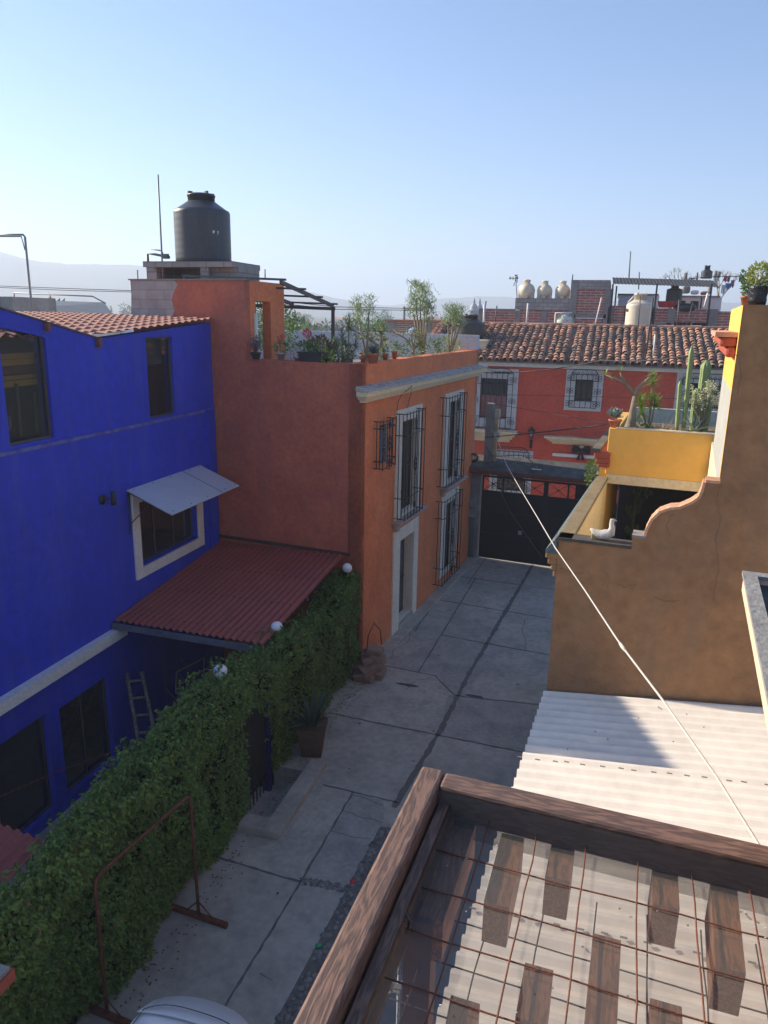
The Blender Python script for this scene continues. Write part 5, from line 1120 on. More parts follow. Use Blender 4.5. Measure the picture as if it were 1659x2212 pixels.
m.build('foliage', GREEN, t); m = MB(); tp = stems(m, c+Vector((-.1, 0, .15)), 3, .55, .08, .008); m.build('stems', BARK, t); m = MB(); leafball(m, tp[0], .08, 130, .045); m.build('flowers', RFLO, t)
m = MB(); 
for k in range(7): a_ = c+Vector((random.uniform(0, .28), random.uniform(-.05, .05), .15)); m.tube([a_, a_+Vector((random.gauss(0, .08), 0, random.uniform(.2, .32)))], .008, 5)
m.build('plant_stakes', mat('stake', (.5, .4, .28)), t)
potted('bromeliad', 'rusty brown leaved plant behind the black planter box', 692, 14.9, 6.5, .12, .2, TERRA, leafmat('rusty_leaf', [(.22, .09, .05), (.30, .16, .08), (.14, .12, .05)], .3), lambda m, c, t: leafball(m, c+Vector((0, 0, .2)), .23, 220, .10))
potted('succulent', 'low bright green succulent beside the black planter box', 706, 14.3, zt6, .09, .08, BLACKP, leafmat('lime_leaf', [(.25, .38, .06), (.35, .45, .10), (.18, .30, .04)], .3), lambda m, c, t: leafball(m, c+Vector((0, 0, .03)), .13, 90, .07))
def f_pony(m, c, t):
    mm = MB(); tops = []
    for dx, h_ in ((-.05, .55), (.06, .75), (.14, .4), (-.12, .35)): q = c+Vector((dx*1.8, random.uniform(-.1, .1), h_)); mm.tube([c+Vector((dx, 0, 0)), c+Vector((dx*1.2, 0, h_*.5)), q], [.022, .018, .014], 6); tops.append(q)
    mm.build('stem', BARK, t)
    for q in tops: rosette(m, q, 60, .34, .014, -.3, 1.5, .5)
    rosette(m, c, 60, .4, .014, .5, 1.5, .3)
potted('ponytail_palm', 'tall spiky grey green ponytail palm standing right of the canopy post', 745, 14.7, 6.3, .14, .25, TERRA, leafmat('spiky_leaf', [(.12, .17, .08), (.2, .25, .13), (.28, .32, .18)], .2), f_pony)
potted('potted_succulent', 'bushy purple grey succulent in a terracotta pot near the orange parapet corner', 806, 14.35, zt6, .125, .20, TERRA, mat('x', (0, 0, 0)) if False else leafmat('slate_leaf', [(.10, .12, .13), (.2, .22, .24), (.14, .15, .18)], .1), lambda m, c, t: [rosette(m, c+Vector((random.gauss(0, .06), random.gauss(0, .06), random.uniform(0, .08))), 14, .14, .022, .2, 1.5, .1, 3) for k in range(14)])
def nearfac(u): return FA.p(u, -.14, zt6)
def potf(name, lab, u, r, h, potm, leafm, fn, n=-.14, z=None):
    c = FA.p(u, n, zt6 if z is None else z); t = thing(name, lab, 'potted plant', c)
    if potm: gpot(c, r*.75, r, h, potm, t)
    m = MB(); fn(m, c+Vector((0, 0, h*.9)), t)
    if m.v: m.build('foliage', leafm, t)
    return t
potf('potted_plant', 'small brown clay pot with a tuft of green on the parapet corner', .35, .06, .1, TERRA, GREEN, lambda m, c, t: leafball(m, c+Vector((0, 0, .05)), .07, 50, .05))
potf('potted_shrub', 'yellow green small leaved shrub in a black bowl on the facade parapet', .85, .12, .13, BLACKP, leafmat('lemon_leaf', [(.35, .38, .10), (.25, .30, .07), (.42, .42, .16)], .3), lambda m, c, t: leafball(m, c+Vector((0, 0, .1)), .17, 220, .05, flat=.8))
potf('clay_pot', 'plain clay pot with a thin stem next to the black bowl', 1.55, .07, .14, TERRA, GREEN, lambda m, c, t: [leafball(m, c+Vector((0, 0, .12)), .06, 30, .05)])
potf('clay_pot', 'bright orange red clay pot farther along the facade parapet', 2.1, .065, .17, mat('orange_pot', (.6, .14, .05), rough=.7), GREEN, lambda m, c, t: [leafball(m, c+Vector((0, 0, .1)), .06, 40, .05)])
def plumeria(name, lab, base, tips, leafm, r0=.05, nl=26, ls=.1, cat='tree', potr=.16):
    t = thing(name, lab, cat, base)
    if potr: gpot(base, potr*.8, potr, .28, TERRA, t)
    m = MB(); f = MB(); fork = base+Vector((0, 0, .3+.2))
    for q in tips:
        q = base+Vector(q); mid = fork.lerp(q, .5)+Vector((random.gauss(0, .06), random.gauss(0, .06), random.gauss(0, .04))); m.tube([base+Vector((0, 0, .2)), fork, mid, q], [r0, r0*.85, r0*.6, r0*.4], 7); leafball(f, q, .12, nl, ls)
        for k in range(2): a_ = mid.lerp(q, random.random()); b_ = a_+Vector((random.gauss(0, .15), random.gauss(0, .15), random.uniform(.05, .2))); m.tube([a_, b_], [r0*.4, r0*.25], 5); leafball(f, b_, .08, nl//2, ls)
    m.build('trunk', BARK, t); f.build('crown', leafm, t); return t
plumeria('frangipani', 'bare branched frangipani with sparse olive leaves in the middle of the roof terrace', FA.p(3.4, -.9, 6.2), [(-.9, .2, 1.0), (-.55, -.2, .9), (-.1, 0, 1.05), (-.25, .4, .8)], leafmat('olive_leaf', [(.18, .22, .07), (.26, .30, .12), (.14, .18, .06)], .3))
plumeria('desert_rose', 'gnarled low desert rose with fine leaves left of the pencil cactus', FA.p(4.9, -.7, 6.2), [(-.5, 0, .95), (-.15, .2, 1.0), (.2, -.1, .85), (.0, .3, .9)], leafmat('olive_leaf', [(1, 1, 1)], .3), .04, 60, .05)
def pencil(name, lab, base, H, lean, n=5):
    t = thing(name, lab, 'plant', base); m = MB(); f = MB(); gpot(base, .16, .2, .3, TERRA, t)
    b0_ = base+Vector((0, 0, .25))
    for i in range(n):
        a = 2*PI*i/n+random.random(); q = b0_+Vector((math.cos(a)*.3*random.uniform(.5, 1)+lean*random.uniform(.3, 1), math.sin(a)*.3, H*random.uniform(.5, .8))); mid = b0_.lerp(q, .5)+Vector((0, 0, -.05)); m.tube([b0_, mid, q], [.035, .028, .018], 6)
        for k in range(170):
            d = Vector((random.gauss(0, .5), random.gauss(0, .5), random.uniform(.2, 1))).normalized(); p = q+Vector((random.gauss(0, .1), random.gauss(0, .1), random.uniform(-.12, H*.28))); f.tube([p, p+d*random.uniform(.06, .16)], [.008, .004], 3, cap=False)
    m.build('trunk', BARK, t); f.build('crown', PENC, t); return t
pencil('pencil_cactus', 'tall bushy pencil cactus tree against the sky on the orange roof terrace', FA.p(5.9, -.8, 6.2), 1.9, -.1, 6)
pencil('pencil_cactus', 'leaning pencil cactus with one heavy tuft beside the tile roof end', FA.p(7.6, -.55, 6.2), 1.65, .2, 4)
pencil('pencil_cactus', 'smaller yellowish pencil cactus farther back on the terrace near the blue dish', FA.p(6.2, -2.6, 6.2), 1.55, -.2, 3)
for i, (u, n, lab) in enumerate([(.9, -.9, 'dense green shrub behind the yellow green bowl on the terrace'), (3.0, -.6, 'sprawling grey green shrub under the bare frangipani'), (4.2, -.5, 'leafy shrub between the frangipani and the desert rose'), (8.2, -.7, 'green shrub at the far right end of the terrace parapet'), (2.9, -2.6, 'tall green shrub at the back of the terrace left of the dish'), (5.4, -.4, 'short leafy green potted plant behind the facade parapet before the pencil cactus'), (6.7, -.45, 'short leafy green potted plant between the two big pencil cacti'), (1.6, -1.2, 'leafy green shrub behind the terracotta pot near the parapet corner'), (2.4, -1.8, 'loose yellowish shrub in the middle of the terrace')]):
    potf('terrace_shrub', lab, u, .12, .25, TERRA, (GREEN, YUC, GREEN, YUC, GREEN, GREEN, GREEN, GREEN, YUC)[i], lambda m, c, t: leafball(m, c+Vector((0, 0, .3)), .28, 180, .08), n=n, z=6.2)
# creeper and tree behind the tower
for i, (px_, py_, yv, r_, lab) in enumerate([(540, 690, 19, .8, 'light green tree seen through the stair tower opening'), (595, 705, 20, .7, 'green shrub standing behind the tower pillar')]):
    q = Y(px_, py_, yv); t = thing('leafy_tree', lab, 'tree', (q.x, q.y, 6.2 if i else 5.)); m = MB(); m.tube([(q.x, q.y, 6.2 if i else 5), q], [.05, .03], 6); m.build('trunk', BARK, t); m = MB(); leafball(m, q, r_, 1400, .09, flat=1.1); m.build('crown', GREEN, t)

# ---- balcony plants (right)
def bp_(px_, n): # point on planter soil at image x, depth n behind the front
    u, _ = PL.px(px_, 930, n); return PL.p(u, n, zpt-.12)
def hz(c, py_, px_): return vz(px_, py_, c)
c = bp_(1327, -.10); c.z = zpt; t = thing('potted_succulent', 'silvery blue succulent in a terracotta bowl on the left corner of the yellow balcony', 'potted plant', c); gpot(c, .07, .10, .13, TERRA, t)
m = MB(); 
for k in range(26): rosette(m, c+Vector((random.gauss(-.02, .06), random.gauss(0, .07), .16+random.uniform(0, .10))), 12, .085, .026, .0, 1.5, .1, 3)
m.build('foliage', GREYG, t)
c = bp_(1360, -.35); zt_ = hz(c, 855, 1366); t = thing('desert_rose_tree', 'swollen trunk tree with two bare arms on the yellow balcony', 'tree', c)
m = MB(); fk = Vector((c.x+.03, c.y, zt_)); m.tube([c-Vector((0, 0, .05)), c+Vector((.0, 0, .08)), c.lerp(fk, .35)+Vector((.0, 0, 0)), c.lerp(fk, .7), fk], [.115, .10, .07, .048, .036], 12)
tipsD = [(1308, 809), (1349, 803), (1413, 806), (1383, 840)]; ft = MB()
def onp(px_, py_, cc):  # point at the depth plane (n) of cc
    n = (cc-PL.o).dot(PL.n); u, z = PL.px(px_, py_, n); return PL.p(u, n, z)
m.tube([fk, onp(1352, 828, c), onp(1330, 818, c), onp(1308, 809, c)], [.034, .026, .02, .012], 7); m.tube([onp(1352, 828, c), onp(1342, 812, c), onp(1340, 803, c)], [.022, .017, .012], 7)
m.tube([fk, onp(1378, 838, c), onp(1396, 822, c), onp(1410, 810, c)], [.034, .026, .02, .014], 7); m.tube([fk, onp(1370, 842, c)], [.03, .02], 7); m.build('trunk', BARK, t)
for q in ((1308, 809), (1340, 801), (1410, 808), (1322, 818)): rosette(ft, onp(*q, c), 8, .12, .03, -.2, 1.4, .3, 3)
ft.build('leaves', YUC, t)
c = bp_(1398, -.45); t = thing('dragon_tree', 'bright green spiky dracaena with several heads beside the swollen trunk tree', 'plant', c); m = MB(); f = MB()
for q, L_, n_ in (((1383, 870), .22, 70), ((1414, 876), .24, 80), ((1410, 826), .22, 70), ((1386, 895), .2, 60), ((1405, 858), .17, 40)):
    p = onp(*q, c); m.tube([c, c.lerp(p, .5)+Vector((.02, 0, .0)), p], [.02, .015, .012], 6); rosette(f, p, n_, L_, .016, -.4, 1.5, .35)
m.build('stem', BARK, t); f.build('leaves', leafmat('dragon_leaf', [(.12, .24, .03), (.22, .36, .06), (.32, .44, .10)], .3), t)
c = bp_(1390, -.25); t = thing('balcony_shrub', 'low dark green shrub at the foot of the dracaena', 'plant', c); m = MB(); leafball(m, c+Vector((0, 0, .07)), .17, 260, .045, flat=.8); m.build('foliage', GREEN, t)
def cactus(name, lab, px0, px1, pytop, n, r, ribs, arms=()):
    c = bp_(px0, n); zt_ = hz(c, pytop, px1); top = onp(px1, pytop, c); t = thing(name, lab, 'cactus', c); m = MB()
    def col(a, b, r_):
        N = ribs*4; M = 14; vs = []
        for i in range(M+1):
            s_ = i/M; ctr = a.lerp(b, s_); rr = r_*(.75+.35*min(1, s_*3))*(1 if s_ < .93 else math.sqrt(max(0, 1-((s_-.93)/.072)**2))+.05)*(1+.03*math.sin(i*2.1))
            for k in range(N): q = 1-.22*abs(math.sin(ribs*PI*k/N)); vs.append(ctr+Vector((math.cos(2*PI*k/N), math.sin(2*PI*k/N), 0))*rr*(1.1*q if q < 1 else 1.1))
        m.add(vs, [(i*N+k, i*N+(k+1) % N, (i+1)*N+(k+1) % N, (i+1)*N+k) for i in range(M) for k in range(N)]+[tuple(range(M*N, M*N+N))], True)
    col(c, top, r)
    for (dx, z0_, z1_) in arms: col(c+Vector((dx, -.03, z0_)), c+Vector((dx*1.1, -.03, z1_)), r*.8)
    m.build('column', CACT, t); return t
cactus('column_cactus', 'shorter slim column cactus, leftmost of the three on the yellow balcony', 1462, 1470, 822, -.22, .027, 6)
cactus('column_cactus', 'tallest slim column cactus, middle of the three on the yellow balcony', 1476, 1495, 747, -.3, .032, 6)
cactus('column_cactus', 'thick clustered column cactus behind the white flowers on the balcony', 1508, 1527, 778, -.8, .068, 9, ((-.085, .0, .75), (.09, 0, .9)))
c = bp_(1515, -.5); t = thing('flowering_shrub', 'cream flowered shrub in front of the thick cactus on the balcony', 'plant', c); m = MB(); f = MB(); l_ = MB()
for q in [(1495, 872), (1505, 862), (1515, 870), (1528, 850), (1538, 868), (1545, 838), (1535, 835), (1502, 850), (1522, 880), (1550, 875), (1548, 856)]:
    p = onp(q[0]-3, q[1]-4, c); m.tube([c, c.lerp(p, .5)+Vector((random.gauss(0, .03), 0, 0)), p], [.009, .007, .004], 4)
    for k in range(8): leafball(f, p+Vector((random.gauss(0, .05), random.gauss(0, .05), random.gauss(0, .035))), .022, 12, .03)
    leafball(l_, p-Vector((0, 0, .03)), .07, 20, .035)
m.build('stems', BARK, t); f.build('flowers', WFLO, t); l_.build('foliage', YUC, t)
c = bp_(1500, -.18); c.z += .12; t = thing('agave', 'spiky grey agave rosette behind the rim at the right of the balcony', 'plant', c); m = MB(); rosette(m, c, 30, .30, .035, .2, 1.45, .25, 5, .25); m.build('leaves', leafmat('agave_leaf', [(.22, .30, .22), (.34, .42, .32), (.42, .46, .34)], .1), t)
c = bp_(1572, -.4); t = thing('dry_bush', 'leafless pale twiggy bush against the right house wall on the balcony', 'plant', c); m = MB()
for k in range(60):
    p = onp(random.uniform(1548, 1585), random.uniform(835, 900), c); p.y += random.gauss(0, .1); m.tube([c, c.lerp(p, .55)+Vector((random.gauss(0, .03), random.gauss(0, .03), 0)), p], [.006, .004, .002], 3, cap=False)
m.build('twigs', mat('pale_twig', (.55, .5, .42), (.4, .35, .3), scale=8), t); m = MB()
for k in range(50): leafball(m, onp(random.uniform(1550, 1580), random.uniform(830, 900), c), .02, 3, .022)
m.build('dry_leaves', WFLO, t)
c = bp_(1434, -.2); t = thing('broken_pot', 'broken pale terracotta pot with dry wire basket on the balcony soil', 'pot', c); m = MB(); m.ball(c+Vector((0, 0, .05)), .10, .08, .09, 9, 6, .6, 4); m.obox(c+Vector((.08, .0, .06)), (.03, .01, .01), (0, .06, 0), (0, 0, .07)); m.build('pot_shards', mat('pale_clay', (.68, .40, .28), (.5, .28, .2), scale=7, rough=.9), t)
m = MB()
for k in range(5): m.torus(c+Vector((-.10, 0, .07+.02*k)), .10, .006, (1, .2, .1*k), (0, 1, .3), 14)
for k in range(22): a_ = c+Vector((random.gauss(0, .05), 0, .08)); m.tube([a_, a_+Vector((random.gauss(0, .12), random.gauss(0, .1), random.uniform(.1, .3)))], [.005, .002], 3)
m.build('wire_basket', BARK, t)
# plant inside the dark patio
c = PL.p(.40, -1.3, 2.3); t = thing('patio_cactus', 'dim many jointed prickly plant standing in the dark patio opening', 'plant', c); m = MB()
def pad(p, d, n_):
    q = p+d*.10; m.ball((p+q)/2, .028, .02, .055, 8, 6)
    if n_ > 0:
        for k in range(2): pad(q, (d+Vector((random.gauss(0, .7), random.gauss(0, .3), random.gauss(.1, .3)))).normalized(), n_-1)
for k in range(4): pad(c+Vector((k*.07-.05, 0, 1.25+.33*k)), Vector((0, 0, 1)), 4)
m.tube([c, c+Vector((.02, 0, 2.4))], .03, 6); m.build('pads', mat('dim_cactus', (.07, .10, .045), (.05, .075, .035), scale=4), t)
# bush by the cornice over the alley
q = Y(1297, 1022, 16.5); q = AL.p(UP+.8, .12, vz(1297, 1022, AL.p(UP+.8, .12, 0))); t = thing('hanging_bush', 'round green bush growing out under the grey cornice beside the gate beam', 'plant', q); m = MB(); leafball(m, q, .19, 700, .05, flat=1.5); m.build('foliage', GREEN, t); m = MB(); m.tube([q+Vector((.3, 0, -.1)), q], .03, 5); m.build('stem', BARK, t)
# pots on the tall wall
def wp(px_, n=-.1): u, _ = RH.px(px_, 660, n); return RH.p(u, n, zT)
c = wp(1634, -.14); t = thing('potted_tree', 'yellow green bush in a big crinkled black bag on the tall ochre wall', 'potted plant', c)
m = MB(); m.lathe(c, [(.08, 0), (.09, .04), (.085, .08), (.092, .12), (.087, .16), (.094, .18), (.08, .18)], 18); m.build('plant_bag', mat('black_bag', (.02, .02, .022), rough=.25, bump=.8, bscale=18), t)
m = MB(); stems(m, c+Vector((0, 0, .14)), 6, .2, .07, .006); m.build('stems', BARK, t); m = MB(); leafball(m, c+Vector((0, 0, .29)), .115, 420, .042); leafball(m, c+Vector((.10, 0, .23)), .085, 160, .042); m.build('foliage', leafmat('lemon_leaf', [(1, 1, 1)], .3), t)
c = wp(1612, -.3); t = thing('potted_fern', 'feathery green shrub in a terracotta pot beside the black bag', 'potted plant', c); gpot(c, .05, .065, .09, TERRA, t); m = MB(); 
for k in range(14): leafball(m, c+Vector((random.gauss(-.02, .025), random.gauss(0, .03), .11+.015*k)), .045-.0015*k, 26, .035)
m.build('foliage', GREEN, t); m = MB(); rosette(m, c+Vector((.02, 0, .07)), 26, .11, .014, .3, 1.5, .2, 3); m.build('red_leaves', leafmat('coral_leaf', [(.5, .12, .07), (.4, .1, .06)], .2), t)
c = LW.p(.5, -.1, zT); t = thing('clay_jar', 'round terracotta jar lying at the corner of the tall ochre wall', 'pot', c); m = MB(); m.ball(c+Vector((0, 0, .055)), .065, .065, .06, 14, 9); m.lathe(c+Vector((0, 0, .0)), [(.035, .09), (.035, .12), (.042, .13)], 12); m.build('jar', TERRA, t)
c = wp(1652, -.14)+Vector((.12, 0, 0)); t = thing('sapling', 'small leafy sapling at the far right end of the tall wall', 'plant', c); m = MB(); tp = stems(m, c, 5, .3, .15, .008); m.build('stems', BARK, t); m = MB(); [leafball(m, q, .06, 30, .05) for q in tp]; m.build('foliage', YUC, t)
# ================================================================== FOREGROUND PERGOLA
ZP = 5.9
pg = thing('pergola', 'stained brown wood pergola frame with rusty wire mesh and dark shade net in the foreground', 'pergola', (0, 2, 0))
C0 = G(912, 1652, ZP); dL = (G(640, 2190, ZP)-C0); dL.normalize(); dT = (G(1659, 1817, ZP)-G(994, 1666, ZP)).normalized()
nT = Vector((dT.y, -dT.x, 0)); nL = Vector((-dL.y, dL.x, 0))
if nT.y > 0: nT = -nT
if nL.x < 0: nL = -nL
wL = abs((G(870, 1885, ZP)-C0).dot(nL)-(G(796, 1885, ZP)-C0).dot(nL)); wT = abs((G(1330, 1785, ZP)-C0).dot(nT)-(G(1330, 1742, ZP)-C0).dot(nT))
oT = (G(1330, 1742, ZP)-C0).dot(nT)
print('pergola', C0, dL, dT, 'w', wL, wT, oT)
def beam(m, o, d, L_, n, w, zt, h):
    a = Vector(o); b = a+d*L_; m.box8([Vector((a.x, a.y, zt-h)), Vector((b.x, b.y, zt-h)), Vector((b.x, b.y, zt-h))+n*w, Vector((a.x, a.y, zt-h))+n*w, Vector((a.x, a.y, zt)), Vector((b.x, b.y, zt)), Vector((b.x, b.y, zt))+n*w, Vector((a.x, a.y, zt))+n*w])
m = MB(); beam(m, C0, dL, 3.0, nL, wL*.92, ZP, .13); bevel(m.build('side_beam', WOODP, pg), .012)
m = MB(); o_ = C0+dT*(wL*.92+.003)+nT*max(oT, 0); beam(m, o_, dT, 4.0, nT, wT*.88, ZP-.004, .13); bevel(m.build('end_beam', WOODX, pg), .012)
m = MB(); beam(m, C0+dL*0+nL*(wL+.002), dL, 3.0, nL, .035, ZP-.06, .14); m.build('inner_batten', WOODP, pg)
WV = lambda zx, zy: (796.3+zx*.52, 1526.3+zy*.52)
ZM = 5.80
m = MB(); sp_pts = [G(*WV(x_, y_), ZM) for x_, y_ in ((530, 400), (722, 440), (918, 490), (1122, 540), (1340, 590), (1562, 645))]
offs = [(p-C0).dot(nL) for p in sp_pts]; spc = (offs[-1]-offs[0])/5; print('mesh spacing', spc, offs)
off0 = offs[0]; u_in = (sp_pts[0]-C0).dot(-nT)
def inner(off, z): p = C0+nL*off+Vector((0, 0, 0)); return Vector((p.x, p.y, z))
rowp = [G(*WV(x_, y_), ZM) for x_, y_ in ((270, 585), (120, 905), (0, 1100))]; rs = [(p-C0).dot(nT) for p in rowp]; rsp = (rs[1]-rs[0])/2; print('rows', rs)
def mesh_layer(m, z, du, dv, r_, jit):
    for k in range(-3, 14):
        off = off0+spc*k+du
        if off < wL+.02: continue
        a = inner(off, z)+dL*(oT+wT-.03+(off*dT.dot(dL) if False else 0)); 
        # start at the end beam
        st = C0+dT*(off/max(.05, dT.dot(nL))); st = Vector((st.x, st.y, z))+nT*(oT+wT-.0); pts = []
        for i in range(22): q = st+dL*(i*.14); pts.append(q+Vector((random.gauss(0, jit), random.gauss(0, jit), random.gauss(0, jit))))
        m.tube(pts, r_, 5)
    for k in range(0, 24):
        s_ = rs[0]+rsp*k+dv
        if s_ < oT+wT+.02: continue
        st = C0+dL*(s_/max(.05, dL.dot(nT))); st = Vector((st.x, st.y, z-.008)); pts = [st+dT*(wL+i*.16)+Vector((random.gauss(0, jit), random.gauss(0, jit), random.gauss(0, jit))) for i in range(24)]
        m.tube(pts, r_, 5)
rsp_full = rsp
random.seed(9)
m = MB(); mesh_layer(m, ZM, 0, 0, .0027, .0016); wm = m.build('wire_mesh', RUST, pg)
m = MB(); mesh_layer(m, ZM-.21, .05, .05, .0026, .002); m.build('lower_wire_mesh', mat('dark_wire', (.06, .04, .035), rough=.8), pg)
m = MB(); NN = 26; st = C0+dT*(wL*.9)+nT*(oT+wT*.9); vs = []
for i in range(NN+1):
    for j in range(NN+1):
        p = st+dT*(3.6*i/NN)+dL*(2.8*j/NN); vs.append((p.x, p.y, ZM-.016+.010*noise.noise(Vector((i*.5, j*.5, 0)))))
m.add(vs, [(i*(NN+1)+j, (i+1)*(NN+1)+j, (i+1)*(NN+1)+j+1, i*(NN+1)+j+1) for i in range(NN) for j in range(NN)], True)
for (pA, dA, nA) in ((o_, dT, nT),):
    e0 = pA+nA*(wT+.006); e1 = e0+dA*3.9; m.quad((e0.x, e0.y, ZP-.175), (e1.x, e1.y, ZP-.175), (e1.x, e1.y, ZP-.012), (e0.x, e0.y, ZP-.012))
e0 = C0+nL*(wL+.045); e1 = e0+dL*2.9; m.quad((e1.x, e1.y, ZP-.2), (e0.x, e0.y, ZP-.2), (e0.x, e0.y, ZP-.06), (e1.x, e1.y, ZP-.06))
m.build('shade_net', net_mat('shade_net', (.115, .105, .095), .60), pg)
boards = [[(365, 465), (440, 480), (310, 890), (205, 870)], [(560, 530), (640, 540), (580, 832), (482, 812)], [(765, 565), (855, 577), (832, 725), (738, 705)], [(1185, 665), (1278, 682), (1284, 835), (1188, 820)], [(1425, 735), (1525, 750), (1558, 1100), (1450, 1085)], [(655, 1070), (763, 1088), (735, 1320), (612, 1295)], [(940, 945), (1042, 967), (1020, 1400), (900, 1380)], [(1178, 1220), (1292, 1237), (1305, 1500), (1183, 1480)], [(345, 1205), (460, 1228), (420, 1480), (300, 1460)]]
ZB = ZM-.035
for q in boards:
    P4 = [G(*WV(*c), ZB) for c in q]; w_ = Vector((P4[1].x-P4[0].x, P4[1].y-P4[0].y, 0)).normalized()*.078
    ctr_t = (P4[0]+P4[1])/2; ctr_b = (P4[2]+P4[3])/2; ax = ctr_b-ctr_t
    m = MB(); a, b, c, d = ctr_t-nL*.039, ctr_t+nL*.039, ctr_b+nL*.039, ctr_b-nL*.039
    a.z = b.z = c.z = d.z = ZB; dn = Vector((0, 0, -.15)); m.box8([d+dn, c+dn, b+dn, a+dn, d, c, b, a]); m.build('blocking_board', WOODB, pg)
m = MB(); tp = G(889, 1945, ZM-.05); m.box(tp.x, tp.x+.085, tp.y-.085, tp.y, 0, ZM-.04); m.build('post', mat('red_brown_wood', (.20, .07, .045), (.13, .045, .03), scale=6, rough=.6), pg)
for L_ in (2.7,):
    m = MB(); q = C0+dL*L_+nL*.06; m.box(q.x-.05, q.x+.05, q.y-.05, q.y+.05, 0, ZP-.18); m.build('post', WOODP, pg)
q = o_+dT*3.7; m = MB(); m.box(q.x-.05, q.x+.05, q.y-.1, q.y, 0, ZP-.18); m.build('post', WOODP, pg)
# bright specks of dust on net
m = MB()
for k in range(70): p = st+dT*random.uniform(.1, 2.4)+dL*random.uniform(.05, 1.6); m.obox((p.x, p.y, ZM+.003), (.0022*random.uniform(.4, 1.6), .001, 0), (0, .0012, 0), (0, 0, .0008))
m.build('debris', WHITE, pg)
# strap + clamp
s0 = G(866, 1972, ZM+.03); sp = thing('stay_cable', 'blue and white stay cable with a shiny clamp hooked to the wire mesh', 'cable', Vector((s0.x, s0.y, s0.z-1.0)))
m = MB(); sx = s0+Vector((.0, 0, -.08)); m.tube([s0+Vector((-.03, -.01, -.02)), s0+Vector((-.015, 0, .005)), s0+Vector((.01, 0, .005)), s0+Vector((.03, 0, -.02)), s0+Vector((.025, 0, -.05)), s0+Vector((.005, 0, -.075)), s0+Vector((0, 0, -.12))], .0055, 7); m.build('hook', DSTEEL, sp)
m = MB(); pts = [s0+Vector((0, 0, -.11)), s0+Vector((0, 0, -.9))]; m.tube(pts, .0055, 8); 
CB = brick_mat('blue_white_braid', (.03, .22, .5), (.55, .7, .75), (.75, .75, .75), .01, .02, .003, .5); m.build('cable', CB, sp)
m = MB()
cl = s0+Vector((-.006, -.0, -.26))
m.obox(cl, (.016, 0, .004), (0, .007, 0), (0, 0, .009)); m.tube([cl+Vector((-.01, 0, 0)), cl+Vector((-.035, -.012, -.012))], .0035, 6); m.tube([cl+Vector((-.004, 0, -.02)), cl+Vector((-.028, -.012, -.032))], .0035, 6); m.obox(cl+Vector((0, 0, -.02)), (.010, 0, 0), (0, .006, 0), (0, 0, .006))
for e in ((-.037, -.013, -.013), (-.03, -.013, -.034)): m.ball(cl+Vector(e), .006, None, None, 6, 4)
m.build('clamp', mat('shiny_steel', (.75, .75, .76), metal=1, rough=.2, fine=0), sp)
# white rope
m = MB(); ks = [Y(x_, y_, 1/(.0442+.3728*(x_-1060)/620)) for x_, y_ in ((1060, 925), (1075, 950), (1094, 1004), (1124, 1056), (1160, 1116), (1200, 1184), (1264, 1276), (1327, 1372), (1345, 1398), (1430, 1510), (1550, 1682), (1680, 1892), (1860, 2200))]
den = []
for i in range(len(ks)-1):
    for k in range(6): den.append(ks[i].lerp(ks[i+1], k/6))
den.append(ks[-1]); m.tube(den, .0062, 8); k5 = ks[8]; m.tube([k5.lerp(ks[7], .3), k5, k5.lerp(ks[9], .08)], [.010, .0125, .010], 8)
tag(m.build('white_rope', ROPE), 'long white rope stretched from the post by the gate to the right foreground', 'rope')

# ================================================================== BEHIND THE RED HOUSE
BK = Fr(-20, 40, 1, 0, 1)
def D2(x, y): return 829.5+x/2, 497.7+y/2
def bk(x, y, n=0): return BK.px(*D2(x, y), n)
def bbx(m, x0, y0, x1, y1, n0, n1, zlow=None):
    a, b = bk(x0, y0), bk(x1, y1); m.fbox(BK, a[0], b[0], n0, n1, b[1] if zlow is None else zlow, (a[1]+bk(x1, y0)[1])/2)
def bgroup(name, lab, items, cat='building'):
    t = thing(name, lab, cat, (0, 40, 0)); 
    for nm, m_, rects, n0, n1 in items:
        m = MB()
        for r in rects: bbx(m, *r[:4], n0, n1, 0 if len(r) > 4 else None)
        m.build(nm, m_, t)
    return t
BRICK2 = brick_mat('far_brick', (.44, .15, .10), (.32, .10, .075), (.46, .38, .33), .5, .13, .02)
BLOCK2 = brick_mat('far_block', (.36, .34, .32), (.29, .28, .26), (.22, .21, .2), .42, .2, .02)
bgroup('brick_house', 'unfinished low brick wall building directly behind the left end of the tile roof', [('wall', BRICK2, [(434, 345, 562, 430, 0)], -4, -.05), ('column', GREY, [(410, 342, 434, 430, 0), (410, 338, 565, 347)], -.3, 0)])
bgroup('brick_house', 'brick and block building carrying three cream tanks', [('wall', BRICK2, [(584, 345, 680, 430, 0), (698, 345, 803, 430, 0)], -5, -.06), ('block_band', BLOCK2, [(568, 293, 806, 345)], -5, -.03), ('column', GREY, [(568, 345, 584, 430, 0), (680, 345, 698, 430, 0)], -.3, 0)])
bgroup('brick_house', 'tallest bare brick building with block top beside the dark sheet awning', [('wall', BRICK2, [(822, 252, 958, 362), (822, 380, 940, 430, 0)], -6, -.06), ('block_band', BLOCK2, [(812, 214, 976, 252)], -6, -.03), ('column', GREY, [(810, 214, 822, 430, 0), (958, 252, 976, 430, 0), (822, 362, 958, 380)], -.3, 0)])
